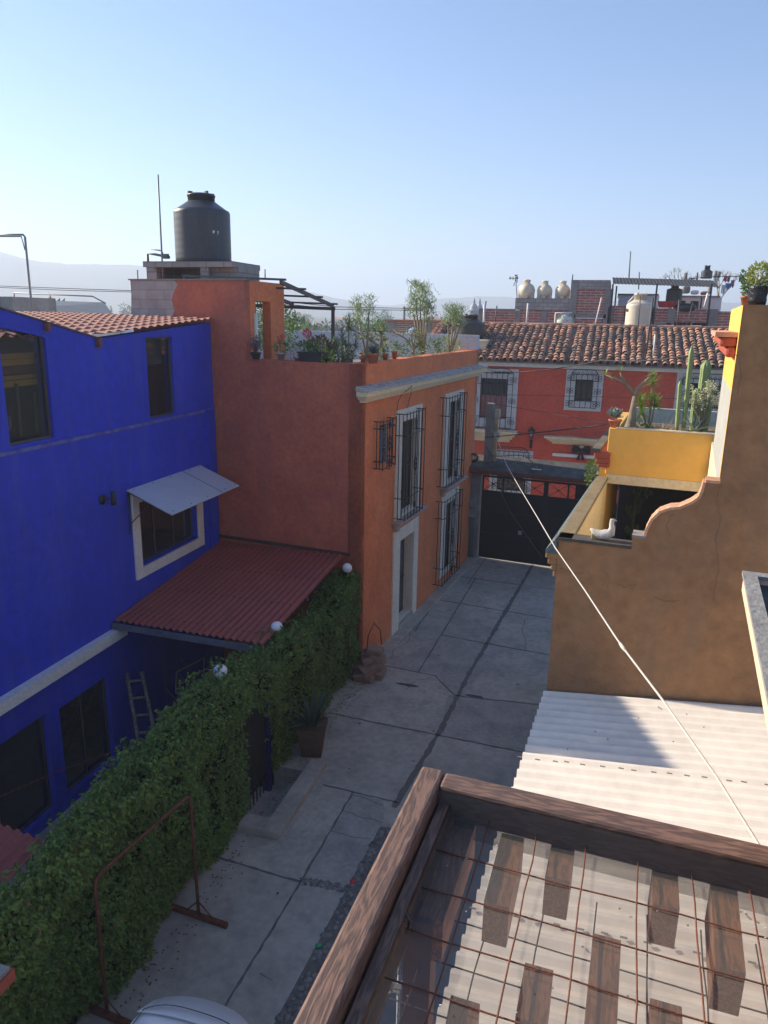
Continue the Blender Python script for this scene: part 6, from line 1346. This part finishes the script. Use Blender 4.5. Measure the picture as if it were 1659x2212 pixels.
bgroup('brick_house', 'long low brick terrace wall with concrete columns right of the cream tank', [('wall', BRICK2, [(978, 325, 1040, 395), (1040, 330, 1160, 430, 0), (1160, 336, 1228, 400), (1250, 338, 1410, 400), (1434, 350, 1500, 430, 0), (978, 405, 1060, 430, 0)], -6, -.06), ('column', GREY, [(1228, 336, 1250, 430, 0), (1410, 340, 1434, 430, 0), (970, 395, 1060, 405), (1160, 400, 1240, 412), (970, 330, 980, 430, 0)], -.3, 0), ('dark_recess', DARKIN, [(1250, 405, 1410, 430, 0)], -1, -.1)])
# parapet base so that nothing floats
m = MB(); m.box(-9, 14, 41, 46, 0, 6.2); tag(m.build('building_base', GREY), 'grey concrete lower storey supporting the brick rooftops', 'building')
# dark awning
aw = thing('sheet_awning', 'long dark corrugated sheet awning on posts over the far brick rooftop', 'awning', (6, 42, 7))
a0, a1 = bk(985, 206), bk(1478, 212); a2, a3 = bk(1008, 232), bk(1416, 246)
m = MB(); A_, B_, Cc, D_ = BK.p(a0[0], -2.2, a0[1]+.15), BK.p(a1[0], -2.2, a1[1]+.05), BK.p(a3[0]+.3, .3, a3[1]), BK.p(a2[0]-.2, .3, a2[1])
corrugated(m, D_, A_-D_, Cc-D_, .16, .012); m.build('roof_sheet', mat('dark_sheet', (.035, .03, .028), (.025, .022, .02), scale=3, rough=.7), aw)
for x_, nn in ((990, .2), (1006, -2), (1180, .2), (1415, .2)):
    m = MB(); u_, z_ = bk(x_, 230); m.fbox(BK, u_-.04, u_+.04, nn-.04, nn+.04, 6, z_-.02); m.build('post', IRON, aw)
# three cream tanks
CRT = mat('cream_tank', (.66, .58, .44), (.6, .52, .4), scale=2, rough=.45, fine=.03)
for i, (x0, x1, lab) in enumerate([(578, 650, 'leftmost of the three round cream tanks on the block wall'), (658, 727, 'middle of the three round cream tanks on the block wall'), (736, 806, 'rightmost of the three round cream tanks, next to the tall brick building')]):
    a, b = bk(x0, 293, -.6), bk(x1, 225, -.6); R_ = (b[0]-a[0])/2; uc = (a[0]+b[0])/2; zb = bk(650, 293)[1]; c = BK.p(uc, -.9, zb); t = thing('round_tank', lab, 'water tank', c, 'three cream tanks in a row')
    m = MB(); m.ball(c+Vector((0, 0, R_)), R_, 1.1*R_, R_*.98, 24, 14); 
    for s_ in (-.45, .45): m.tube([c+Vector((0, s_*R_*1.3, R_)), c+Vector((0, s_*R_*1.3+.12, R_))], R_*.99, 24)
    m.build('tank_body', CRT, t); m = MB(); m.box(c.x-R_*.98, c.x+R_*.98, c.y-.5*R_, c.y-.3*R_, zb, zb+R_*.7); m.box(c.x-R_*.98, c.x+R_*.98, c.y+.3*R_, c.y+.5*R_, zb, zb+R_*.7)
    for s_ in (-.2, .0, .2): m.box(c.x+s_*R_*.9-.03, c.x+s_*R_*.9+.03, c.y-1.12*R_, c.y-.9*R_, zb, zb+.32*R_)
    m.build('foot', CRT, t); m = MB(); m.lathe(c+Vector((0, 0, 2*R_-.12)), [(R_*.42, 0), (R_*.42, .20), (R_*.47, .21), (R_*.47, .25), (.05, .28)], 20); m.build('tank_lid', CRT, t)
# big cream tank behind tiles
c_l, c_r = Y(*D2(1042, 380), 33.6), Y(*D2(1155, 380), 33.6); tb = Y(*D2(1098, 318), 33.6); R_ = (c_r.x-c_l.x)/2; c = Vector(((c_l.x+c_r.x)/2, 33.6, 6.3)); t = thing('water_tank', 'big cream cylindrical water tank rising behind the old tile roof', 'water tank', c)
tank(t, c, R_, tb.z-c.z, .22, CRT); m = MB(); m.tube([c+Vector((-R_*.9, -.3, tb.z-c.z+.05)), c+Vector((-R_*.5, -.5, tb.z-c.z+.3))], .03, 6); m.build('pipe', WHITE, t)
m = MB()   # fragment of lettering on the tank: "as" at its left edge
def letter(ch, zc_, ang, h):
    pts = {'P': [(0, 0), (0, 1), (.6, 1), (.6, .5), (0, .5)], 'l': [(0, 0), (0, 1)], 'a': [(.5, .6), (.1, .6), (0, .3), (.1, 0), (.5, 0), (.5, .6)], 's': [(.5, .6), (.05, .6), (.05, .32), (.5, .28), (.5, 0), (0, 0)]}[ch]
    P_ = []
    for x_, y_ in pts: a = ang+x_*h/R_; P_.append(c+Vector((-math.cos(a)*(R_+.012), -math.sin(a)*(R_+.012), zc_+y_*h)))
    m.tube(P_, .018, 4)
zz_ = (Y(*D2(1050, 350), 33.6)).z-c.z
for k, ch in enumerate('las'): letter(ch, zz_, .12+k*.17, .14)
m.build('lettering', mat('green_ink', (.03, .06, .05)), t)
# patched round tank
c = Y(*D2(779, 395), 36); t = thing('round_tank', 'patchy white and black peeling round tank behind the tile ridge', 'water tank', (c.x, c.y, 6.5)); r_ = (Y(*D2(818, 395), 36).x-Y(*D2(740, 395), 36).x)/2
PAT = mat('peeling_paint', (.55, .6, .52), (.05, .05, .05), scale=1.6, rough=.7); PAT.node_tree.nodes['Map Range'].inputs['From Min'].default_value = .5; PAT.node_tree.nodes['Map Range'].inputs['From Max'].default_value = .54
m = MB(); m.ball(c, r_, r_*1.1, r_*.98, 24, 14); m.build('tank_body', PAT, t); m = MB(); m.tube([c+Vector((-r_, -.2, -.6)), c+Vector((-r_, -.2, r_*.95)), c+Vector((r_*.8, -.2, r_*1.0))], .04, 5); m.box(c.x-.6, c.x+.6, c.y-.4, c.y+.4, 6.0, c.z-r_*.8); m.build('pipe', WHITE, t)
# rooftop rods & poles
def rod(x0, y0, x1, y1, yv, r_, lab, m_=None):
    m = MB(); m.tube([Y(*D2(x0, y0), yv), Y(*D2(x1, y1), yv)], r_, 5); tag(m.build('roof_rod', m_ or DSTEEL), lab, 'pole')
rod(430, 418, 434, 320, 34, .05, 'thick white pipe standing at the left end of the tile roof', WHITE)
rod(428, 400, 441, 305, 37, .03, 'thin bent top pole left of the low brick wall'); rod(478, 415, 488, 325, 36, .03, 'thin pole before the low brick wall'); rod(615, 416, 622, 315, 34, .04, 'thin white pole below the leftmost round tank', WHITE)
rod(908, 425, 940, 290, 35, .03, 'thin slanting pole before the tallest brick building', WHITE); rod(1098, 425, 1108, 285, 31, .02, 'thin dark rod in front of the big cream tank'); rod(1132, 540, 1163, 290, 29.5, .035, 'long dark mast rising from the tiles right of the cream tank')
rod(1163, 545, 1172, 450, 29.3, .03, 'white vent pipe in the middle of the tile roof', WHITE); rod(1266, 430, 1276, 300, 36, .04, 'thin pole right of the big cream tank'); rod(1300, 435, 1335, 310, 36, .02, 'slanting cane before the terrace wall'); rod(1310, 435, 1345, 380, 35, .02, 'shorter slanting cane before the terrace wall')
rod(1058, 205, 1065, 90, 42, .035, 'tall mast above the dark sheet awning', GREY); rod(1100, 255, 1103, 180, 44, .03, 'short mast behind the dark awning'); rod(813, 214, 816, 190, 40, .03, 'rebar stub on the tallest brick building')
rod(1302, 215, 1303, 183, 50, .12, 'concrete stub column on the far roof', GREY); rod(1352, 215, 1355, 182, 50, .05, 'thin far pole over the awning'); rod(1385, 330, 1400, 270, 38, .05, 'white leaning pipe under the awning', WHITE)
rod(1430, 205, 1434, 175, 50, .12, 'far concrete column, left of the pair', GREY); rod(1443, 205, 1446, 178, 50, .14, 'far concrete column, right of the pair', GREY)
t = thing('tv_antenna', 'rooftop tv antenna with many short elements left of the three tanks', 'antenna', Y(*D2(575, 290), 40)); m = MB()
for (a_, b_) in (((575, 292), (568, 190)), ((570, 205), (560, 240)), ((536, 205), (580, 208)), ((562, 192), (576, 208)), ((570, 192), (580, 206)), ((556, 198), (558, 214)), ((546, 198), (547, 212)), ((540, 199), (541, 211)), ((575, 190), (575, 225))): m.tube([Y(*D2(*a_), 40), Y(*D2(*b_), 40)], .022, 4)
m.build('antenna', mat('aluminium', (.4, .42, .45), metal=.6, rough=.4), t)
# things under the awning
PALE = mat('pale_wall', (.52, .56, .62), (.45, .5, .56), scale=1.2, rough=.9, stain=.3, stc=(.35, .36, .38))
bgroup('pale_house', 'pale blue grey flat house far behind the dark awning', [('wall', PALE, [(1016, 262, 1212, 335, 0)], -12, -6), ('roof_edge', mat('dark_fascia', (.10, .08, .08)), [(1012, 255, 1215, 263)], -12, -5.9)])
bgroup('white_house', 'white rooftop rooms with dark doorways under the awning', [('wall', WHITE, [(1285, 278, 1400, 345), (1416, 278, 1500, 350)], -8, -4), ('door', DARKIN, [(1297, 294, 1328, 343), (1360, 296, 1392, 343)], -4, -3.95), ('roof_edge', GREY, [(1285, 270, 1500, 279)], -8, -3.9), ('base', GREY, [(1180, 345, 1500, 360, 0)], -8, -4.2)])
c0_, c1_ = Y(*D2(1213, 333), 41.5), Y(*D2(1283, 333), 41.5); c = Vector(((c0_.x+c1_.x)/2, 41.5, c0_.z)); t = thing('water_tank', 'weathered black water tank under the dark sheet awning', 'water tank', c); R_ = (c1_.x-c0_.x)/2; tank(t, c, R_, Y(*D2(1250, 255), 41.5).z-c.z, .15, mat('faded_black', (.04, .045, .045), (.09, .09, .085), scale=1.5, rough=.5), dome=.1)
c = Y(*D2(1222, 334), 40.2); m = MB(); m.lathe(c, [(.38, 0), (.45, .28), (.48, .3), (.4, .3)], 18); tag(m.build('plastic_tub', mat('red_tub', (.6, .03, .05), rough=.4, fine=0)), 'red plastic tub in front of the weathered black tank', 'tub')
c = Y(*D2(1300, 334), 40.2); m = MB(); m.ball(c, .55, .4, .22, 12, 6); tag(m.build('dark_basin', BLACKP), 'upturned black basin beside the red tub', 'basin')
t = thing('water_tank', 'low black tank with lid against the sky on the far roof', 'water tank', Y(*D2(1392, 210), 55)); c = Y(*D2(1392, 208), 55); tank(t, c, Y(*D2(1418, 200), 55).x-c.x, .45, .2, BLACKP)
random.seed(31)
for i, (x0, y0, x1, y1, cc, cn_) in enumerate([(1460, 235, 1474, 275, (.75, .75, .75), 'white'), (1476, 228, 1498, 252, (.12, .22, .5), 'blue'), (1470, 195, 1480, 222, (.6, .08, .15), 'red'), (1500, 215, 1512, 245, (.5, .2, .3), 'pink'), (1318, 203, 1340, 214, (.25, .35, .55), 'pale blue'), (1425, 205, 1440, 240, (.6, .6, .62), 'grey'), (1535, 200, 1555, 225, (.05, .05, .06), 'black'), (1484, 200, 1494, 222, (.3, .12, .3), 'purple')]):
    a, b = Y(*D2(x0, y0), 47), Y(*D2(x1, y1), 47); m = MB(); n_ = 8; vs = []
    for k in range(n_+1):
        xx = a.x+(b.x-a.x)*k/n_; dy_ = .06*math.sin(k*1.9); vs += [(xx, 47+dy_, a.z), (xx, 47+dy_*1.6, b.z+.05*math.sin(k))]
    vs2 = [(x_, y_+.02, z_) for x_, y_, z_ in vs]; m.add(vs+vs2, [(2*k, 2*k+1, 2*k+3, 2*k+2) for k in range(n_)]+[(2*k+2+2*n_+2, 2*k+3+2*n_+2, 2*k+1+2*n_+2, 2*k+2*n_+2) for k in range(n_)], True)
    tag(m.build('laundry', mat('cloth_'+cn_.replace(' ', '_'), cc, rough=.9)), cn_+' garment hanging in the rooftop laundry at far right', 'laundry', 'laundry on the far roof')
m = MB(); m.tube([Y(*D2(1300, 212), 47), Y(*D2(1420, 198), 47), Y(*D2(1580, 200), 47)], .02, 4); tag(m.build('clothes_line', WIREM), 'clothes line strung across the far roof', 'line')
for i, (x0, y0, x1, y1, m_, lab) in enumerate([(1330, 258, 1360, 276, WHITE, 'white bundle on the white rooms'), (1372, 262, 1400, 278, TERRA, 'orange crate on the white rooms'), (1292, 240, 1322, 272, GREY, 'grey block column stub on the white rooms'), (1402, 240, 1412, 276, GREY, 'narrow grey post on the white rooms')]):
    a, b = bk(x0, y0, -4), bk(x1, y1, -4); m = MB(); m.fbox(BK, a[0], b[0], -4.6, -4.0, b[1], a[1]); tag(bevel(m.build('roof_clutter', m_), .08, 2), lab, 'clutter')

# left / middle distance ------------------------------------------------
m = MB(); c = Y(1016, 705, 31); t = thing('water_tank', 'black water tank half hidden left of the old tile roof', 'water tank', (c.x, c.y, 6)); tank(t, Vector((c.x, c.y, 6.2)), .62, 1.15, .12, BLACKP)
t = thing('brick_shed', 'low brick house with clay tile top behind the terrace plants', 'house', Y(885, 728, 48)); a, b = Y(838, 694, 48), Y(1000, 730, 48); m = MB(); m.box(a.x, b.x, 48, 54, 0, a.z); m.build('wall', BRICK2, t); m = MB(); m.box(a.x-.2, b.x+.2, 47.8, 54.2, a.z, a.z+.12); m.build('roof', TERRA, t); m = MB(); 
for x_ in (.0, .48): m.box(a.x+x_*(b.x-a.x), a.x+x_*(b.x-a.x)+.5, 47.9, 47.99, 0, a.z); 
m.build('column', GREY, t)
m = MB(); a, b = Y(845, 729, 30), Y(1000, 745, 30); m.box(a.x, b.x+1, 29.5, 34, 0, a.z); tag(m.build('cream_roof_house', CREAM), 'flat cream roofed house just beyond the terrace plants', 'house')
c = Y(888, 727, 27); t = thing('satellite_dish', 'blue oval dish tilted behind the pencil cactus', 'dish', (c.x, c.y, 6.2)); m = MB(); prof = [(.02, 0), (.25, .04), (.38, .10), (.42, .15), (.40, .16), (.24, .07), (.02, .03)]; m.lathe((0, 0, 0), prof, 24); mt = Matrix.Translation(c) @ Matrix.Rotation(math.radians(-62), 4, 'Z') @ Matrix.Rotation(math.radians(52), 4, 'X') @ Matrix.Diagonal((1, .75, 1, 1)); m.v = [tuple(mt @ Vector(v)) for v in m.v]; m.build('dish', mat('sky_blue_plastic', (.06, .25, .60), rough=.4, fine=0), t); m = MB(); m.tube([c, (c.x, c.y, 6.0)], .03, 6); m.build('pole', DSTEEL, t)
t = thing('utility_pole', 'distant power pole with double crossarm above the terrace plants', 'pole', Y(873, 700, 70)); m = MB(); m.tube([Y(873, 712, 70), Y(873, 662, 70)], .12, 6); m.build('pole', GREY, t); m = MB()
for y_ in (666, 670): m.tube([Y(871, y_, 70), Y(914, y_, 70)], .07, 4)
for x_ in (882, 896, 912): m.tube([Y(x_, 669, 70), Y(x_, 664, 70)], .08, 4)
m.tube([Y(887, 676, 70), Y(900, 669, 70)], .05, 4); m.build('crossarm', GREY, t)
wire([Y(500, 640, 60), Y(727, 663, 60), Y(871, 666, 70)], .03, 'upper distant power line over the valley'); wire([Y(500, 645, 60), Y(727, 668, 60), Y(871, 670, 70)], .03, 'lower distant power line over the valley')
wire([Y(-20, 617, 25), Y(140, 623, 25), Y(290, 628, 25)], .012, 'upper of two thin wires left of the stair tower'); wire([Y(-20, 620, 25), Y(140, 627, 25), Y(290, 631, 25)], .012, 'lower of two thin wires left of the stair tower')
# church domes
for i, (x0, lab) in enumerate([(388, 'left one of two far church domes'), (405, 'right one of two far church domes')]):
    c = Y(*D2(x0, 340), 160); r_ = (14 if i == 0 else 11)/2/1600*165; t = thing('church_dome', lab+' with a lantern top', 'dome', (c.x, c.y, 0)); m = MB(); m.lathe((c.x, c.y+i*2, c.z-6), [(r_*1.3, 0), (r_*1.3, 5.6), (r_*1.5, 5.7), (r_*1.25, 5.8), (r_*1.22, 6.2), (r_*1.0, 6.7), (r_*.6, 7.05), (.25, 7.2)], 16); m.build('dome', mat('church_grey', (.42, .42, .44), rough=.7), t); m = MB(); m.lathe((c.x, c.y+i*2, c.z+1.6), [(.25, -.5), (.25, .1), (.1, .5), (.03, .8)], 8); m.build('lantern', mat('church_grey', (1, 1, 1)), t)
# left roofs
t = thing('grey_roof_house', 'dark grey sheet roofed house behind the blue building roof', 'house', (-25, 28, 0)); a, b, c, d = Y(30, 668, 26), Y(268, 714, 26), Y(225, 653, 34), Y(60, 648, 34)
m = MB(); zlo = Vector((0, 0, -.1)); m.box8([a+zlo, Y(268, 712, 26)+zlo, c+zlo, d+zlo, a, Y(268, 712, 26), c, d]); m.build('sheet_roof', mat('grey_sheet', (.10, .11, .125), (.07, .08, .09), scale=1, rough=.6), t); m = MB(); q = Y(268, 712, 26); m.box(a.x+.3, q.x-.3, 26.4, 33.6, 0, min(a.z, q.z)-.15); m.build('wall', WHITE, t)
m = MB(); m.tube([Y(30, 633, 30), Y(200, 640, 30), Y(228, 655, 30)], .03, 5); m.tube([Y(30, 633, 30), Y(32, 655, 30)], .03, 5); tag(m.build('rooftop_railing', DSTEEL), 'thin pipe rail above the grey sheet roof', 'rail')
a, b = Y(-40, 640, 20), Y(28, 672, 20); m = MB(); m.box(a.x, b.x, 20, 22, 6.5, a.z); tag(m.build('concrete_box', GREY), 'bare concrete box on a roof at the left edge', 'structure')
a, b = Y(12, 672, 16), Y(93, 690, 16); m = MB(); m.box(a.x, b.x, 16, 17, 6.3, a.z); tag(bevel(m.build('white_parapet', WHITE), .03), 'white rendered parapet end above the blue gable', 'parapet')
m = MB(); m.tube([Y(-30, 507, 18), Y(50, 507, 18), Y(54, 512, 18), Y(69, 668, 18)], .03, 6); m.tube([Y(-30, 511, 18), Y(46, 511, 18), Y(54, 540, 18)], .018, 5); tag(m.build('scaffold', mat('mast_grey', (.25, .27, .28))), 'grey pipe frame corner against the sky at the left edge', 'frame')

# ================================================================== TOWN, TREES, HILLS
random.seed(77)
FAR = leafmat('far_foliage', [(.03, .06, .02), (.05, .09, .03), (.08, .12, .04), (.04, .07, .03)], .15)
JAC = leafmat('jacaranda', [(.22, .14, .30), (.30, .20, .38), (.18, .12, .22), (.10, .12, .06)], .2)
protos = []
def big_tree(name, lab, H, R_, lm, n=900, shape='round', cat='tree', grp=None):
    t = thing(name, lab, cat, (0, 0, 0), grp); m = MB(); m.tube([(0, 0, -2), (0, 0, H*.3), (.1*R_, 0, H*.6)], [.05*H, .035*H, .02*H], 6)
    cl = []
    for i in range(11 if shape != 'cone' else 9):
        if shape == 'cone': f_ = i/9; c = Vector((random.gauss(0, .1)*R_, random.gauss(0, .1)*R_, H*(.2+.75*f_))); r_ = R_*(1-f_)*.9+.2
        else: a = random.uniform(0, 2*PI); q = random.random()**.5*R_*.75; c = Vector((math.cos(a)*q, math.sin(a)*q, H*random.uniform(.42, .85))); r_ = R_*random.uniform(.28, .48)
        cl.append((c, r_)); m.tube([(0, 0, H*.3), tuple(c)], [.015*H, .006*H], 4)
    m.build('trunk', BARK, t); f = MB()
    for c, r_ in cl: leafball(f, c, r_, n//len(cl), R_*.16, flat=.8)
    f.build('crown', lm, t); return t
P_ = [('shade_tree', 10, 5, FAR, 'round', 'dark green shade tree among the hazy town rooftops'), ('shade_tree', 8, 4, GREEN, 'round', 'lighter green tree among the hazy town rooftops'), ('cypress', 12, 2.2, FAR, 'cone', 'narrow dark cypress in the hazy town'), ('jacaranda_tree', 8, 5, JAC, 'round', 'purple flowering jacaranda tree in the town below')]
protos = [big_tree(nm, lab, H, R_, lm, 900, sh, 'tree', 'distant trees of the town') for nm, H, R_, lm, sh, lab in P_]
used = [False]*4
def put_tree(kind, px_, py_top, dist, sc=None, lab=None):
    d = ray(px_, py_top); d2 = Vector((d.x, d.y, 0)).normalized(); base = d2*dist; top = HC+d.z/math.hypot(d.x, d.y)*dist; gz = landz(base.x, base.y)
    o = protos[kind] if not used[kind] else copy_tree(protos[kind]); used[kind] = True
    s_ = (top-gz)/P_[kind][1] if sc is None else sc; o.location = (base.x, base.y, gz if sc is None else top-P_[kind][1]*sc); o.scale = (s_,)*3; o.rotation_euler.z = random.uniform(0, 6)
    if lab: o['label'] = lab; 
    return o
put_tree(0, 688, 672, 110, None, 'big dark hazy tree rising above the rest behind the canopy post'); put_tree(0, 622, 678, 130, None, 'dark hazy tree between the pillar and the canopy post'); put_tree(2, 652, 676, 190)
put_tree(3, 640, 706, 75, None, 'jacaranda in purple flower behind the red geranium'); put_tree(3, 672, 712, 70, None, 'jacaranda in purple flower just left of the canopy post'); put_tree(3, 700, 705, 85, None, 'jacaranda in purple flower behind the canopy post'); put_tree(3, 625, 716, 66, None, 'jacaranda crown low beside the tower pillar')
put_tree(1, 585, 690, 60, None, 'light green tree just right of the tower pillar'); put_tree(1, 658, 690, 100); put_tree(1, 790, 683, 120); put_tree(1, 830, 688, 80); put_tree(0, 770, 690, 95); put_tree(0, 742, 686, 140); put_tree(1, 852, 686, 110); put_tree(0, 815, 676, 230); put_tree(0, 900, 690, 100); put_tree(1, 930, 685, 130); put_tree(0, 960, 682, 160); put_tree(0, 555, 672, 120); put_tree(0, 262, 664, 90); put_tree(0, 245, 668, 110); put_tree(0, 280, 672, 85); put_tree(0, 52, 630, 120, None, 'hazy tall tree behind the pipe frame at far left'); put_tree(0, 340, 690, 85)
for i in range(16):
    put_tree(random.choice((0, 0, 1, 2)), random.uniform(480, 1120), random.uniform(668, 682), random.uniform(220, 520))
for i in range(6): put_tree(random.choice((0, 0, 1, 2)), random.uniform(100, 300), random.uniform(648, 660), random.uniform(160, 350))
for i, (px_, py_, dd_) in enumerate([(1108, 655, 90), (1475, 585, 85), (1560, 588, 80)]):
    if i: 
        d = ray(px_, py_); base = Vector((d.x, d.y, 0)).normalized()*dd_; t = thing('bare_tree', 'bare twiggy tree on the skyline, %s of the far laundry' % ('left' if i == 1 else 'right'), 'tree', (base.x, base.y, 8)); m = MB(); zt_ = HC+d.z/math.hypot(d.x, d.y)*dd_
        def br(a, dr_, L_, r_, n_):
            b = a+dr_*L_; m.tube([a, b], [r_, r_*.6], 4)
            if n_ > 0:
                for k in range(3): br(b, (dr_+Vector((random.gauss(0, .5), random.gauss(0, .5), random.gauss(.1, .3)))).normalized(), L_*.72, r_*.6, n_-1)
        br(Vector((base.x, base.y, 8)), Vector((0, 0, 1)), max(1.2, (zt_-8)/2.6), .12, 4); m.build('branches', BARK, t)
HW = [mat('town_wall_a', (.6, .56, .5), rough=.9), mat('town_wall_b', (.5, .3, .22), rough=.9), mat('town_wall_c', (.66, .62, .6), rough=.9)]
for i in range(34):
    px_ = random.uniform(480, 1130) if i < 27 else random.uniform(60, 300); dist = random.uniform(85, 480); d = ray(px_, 690); b_ = Vector((d.x, d.y, 0)).normalized()*dist; gz = landz(b_.x, b_.y); hz_ = random.uniform(2.8, 4.5)*(1 if dist > 200 else .9); w_ = random.uniform(5, 11); k = random.randrange(3)
    t = thing('town_house', ['pale flat roofed house', 'brick coloured house', 'whitewashed house'][k]+' in the hazy town beyond the terrace', 'house', (b_.x, b_.y, gz), 'distant houses of the town')
    m = MB(); m.box(b_.x-w_/2, b_.x+w_/2, b_.y, b_.y+6, gz-2, gz+hz_); m.build('wall', HW[k], t); m = MB()
    if i % 2: m.box8([(b_.x-w_/2-.3, b_.y-.4, gz+hz_), (b_.x+w_/2+.3, b_.y-.4, gz+hz_), (b_.x+w_/2+.3, b_.y+6.4, gz+hz_), (b_.x-w_/2-.3, b_.y+6.4, gz+hz_), (b_.x-w_/2-.3, b_.y+2.9, gz+hz_+1.3), (b_.x+w_/2+.3, b_.y+2.9, gz+hz_+1.3), (b_.x+w_/2+.3, b_.y+3.1, gz+hz_+1.3), (b_.x-w_/2-.3, b_.y+3.1, gz+hz_+1.3)])
    else: m.box(b_.x-w_/2-.15, b_.x+w_/2+.15, b_.y-.15, b_.y+6.15, gz+hz_, gz+hz_+.3)
    m.build('roof', TERRA if i % 2 else GREY, t)
    for q in (-.28, .22): m = MB(); m.box(b_.x+q*w_-.5, b_.x+q*w_+.5, b_.y-.05, b_.y-.005, gz+1, gz+2.3); m.build('window', DARKIN, t)
# hills
def ridge(name, pts, dist, depth):
    m = MB(); vs = []; N = 160; M = 10; x0, x1 = pts[0][0], pts[-1][0]
    for i in range(N+1):
        px_ = x0+(x1-x0)*i/N
        for (a, ya), (b, yb) in zip(pts, pts[1:]):
            if a <= px_ <= b: py_ = ya+(yb-ya)*(px_-a)/(b-a); break
        py_ += 3.0*noise.noise(Vector((px_*.02, dist, 0)))+1.2*noise.noise(Vector((px_*.08, dist, 2)))
        d = ray(px_, py_); dh = Vector((d.x, d.y, 0)).normalized(); el = d.z/math.hypot(d.x, d.y); top = HC+el*dist
        for j in range(M+1):
            t = j/M; rr = dist-depth*(1-t) if j <= M else 0; h = -2+(top+2)*(t**1.15)+(top*.05)*noise.noise(Vector((px_*.03, t*5, 0)))*(1-t)*2
            p = dh*rr; vs.append((p.x, p.y, h))
        p = dh*(dist+depth); vs.append((p.x, p.y, -5))
    K = M+2; m.add(vs, [(i*K+j, (i+1)*K+j, (i+1)*K+j+1, i*K+j+1) for i in range(N) for j in range(K-1)], True)
    struct(m.build(name, mat('hill_scrub', (.06, .08, .04), (.12, .11, .06), scale=.01, rough=1)))
ridge('hills', [(-500, 560), (-150, 545), (0, 543), (50, 558), (100, 566), (150, 571), (200, 570), (290, 573), (400, 582), (480, 592), (560, 606), (640, 624), (720, 642), (800, 658), (900, 676), (1000, 690)], 1250, 500)
ridge('hills', [(300, 640), (500, 648), (700, 655), (730, 650), (800, 657), (850, 660), (950, 645), (1060, 640), (1200, 645), (1400, 650), (1700, 655), (2100, 650)], 1500, 300)

# ================================================================== HAZE, SKY, SUN, CAMERA
hz_m = bpy.data.materials.new('haze_air'); hz_m.use_nodes = True; nt = hz_m.node_tree; nt.nodes.remove(nt.nodes['Principled BSDF'])
pv = nd(nt, 'ShaderNodeVolumePrincipled'); pv.inputs['Color'].default_value = (.70, .80, .95, 1); pv.inputs['Density'].default_value = HAZE_D; pv.inputs['Anisotropy'].default_value = .25
nt.links.new(pv.outputs[0], nt.nodes['Material Output'].inputs['Volume'])
m = MB(); m.box(-2300, 2300, -2300, 2300, -8, 135); hb = m.build('haze', hz_m); hb['kind'] = 'stuff'
w = bpy.data.worlds.new('World'); S.world = w; w.use_nodes = True; nt = w.node_tree
sky = nd(nt, 'ShaderNodeTexSky'); sky.sky_type = 'NISHITA'; sky.sun_disc = False
AZ = math.radians(SUN_AZ)  # forward of -X
EL = math.radians(SUN_EL)
sv = Vector((-math.cos(EL)*math.cos(AZ), math.cos(EL)*math.sin(AZ), math.sin(EL)))
sky.sun_elevation = EL; sky.sun_rotation = math.atan2(sv.x, sv.y) % (2*PI)
sky.air_density = 1.0; sky.dust_density = SKY_DUST; sky.ozone_density = 4.0; sky.altitude = 1500
hs = nd(nt, 'ShaderNodeHueSaturation'); hs.inputs['Saturation'].default_value = 1.12; nt.links.new(sky.outputs[0], hs.inputs['Color']); nt.links.new(hs.outputs[0], nt.nodes['Background'].inputs[0]); nt.nodes['Background'].inputs[1].default_value = SKY_S
sd = bpy.data.lights.new('sun', 'SUN'); sd.energy = SUN_S; sd.angle = math.radians(.5); sd.color = (1, .87, .70)
so = bpy.data.objects.new('sun', sd); COL.objects.link(so); so.rotation_euler = (-sv).to_track_quat('-Z', 'Y').to_euler(); so.location = (0, 0, 50)
cd = bpy.data.cameras.new('camera'); co = bpy.data.objects.new('camera', cd); COL.objects.link(co)
f_ = ray(CX, CY).normalized(); r_ = (ray(CX+100, CY)-ray(CX-100, CY)).normalized(); u_ = (ray(CX, CY-100)-ray(CX, CY+100)).normalized()
co.matrix_world = Matrix(((r_.x, u_.x, -f_.x, 0), (r_.y, u_.y, -f_.y, 0), (r_.z, u_.z, -f_.z, HC), (0, 0, 0, 1)))
cd.sensor_fit = 'VERTICAL'; cd.sensor_height = 24; cd.lens = 24*F_/2212; cd.clip_start = .05; cd.clip_end = 6000
S.camera = co
S.render.engine = 'CYCLES'; S.render.resolution_x = 768; S.render.resolution_y = 1024
S.view_settings.view_transform = 'Standard'; S.view_settings.look = 'None'; S.view_settings.exposure = EXPO; S.view_settings.gamma = 1
S.cycles.volume_bounces = 1; S.cycles.transparent_max_bounces = 16
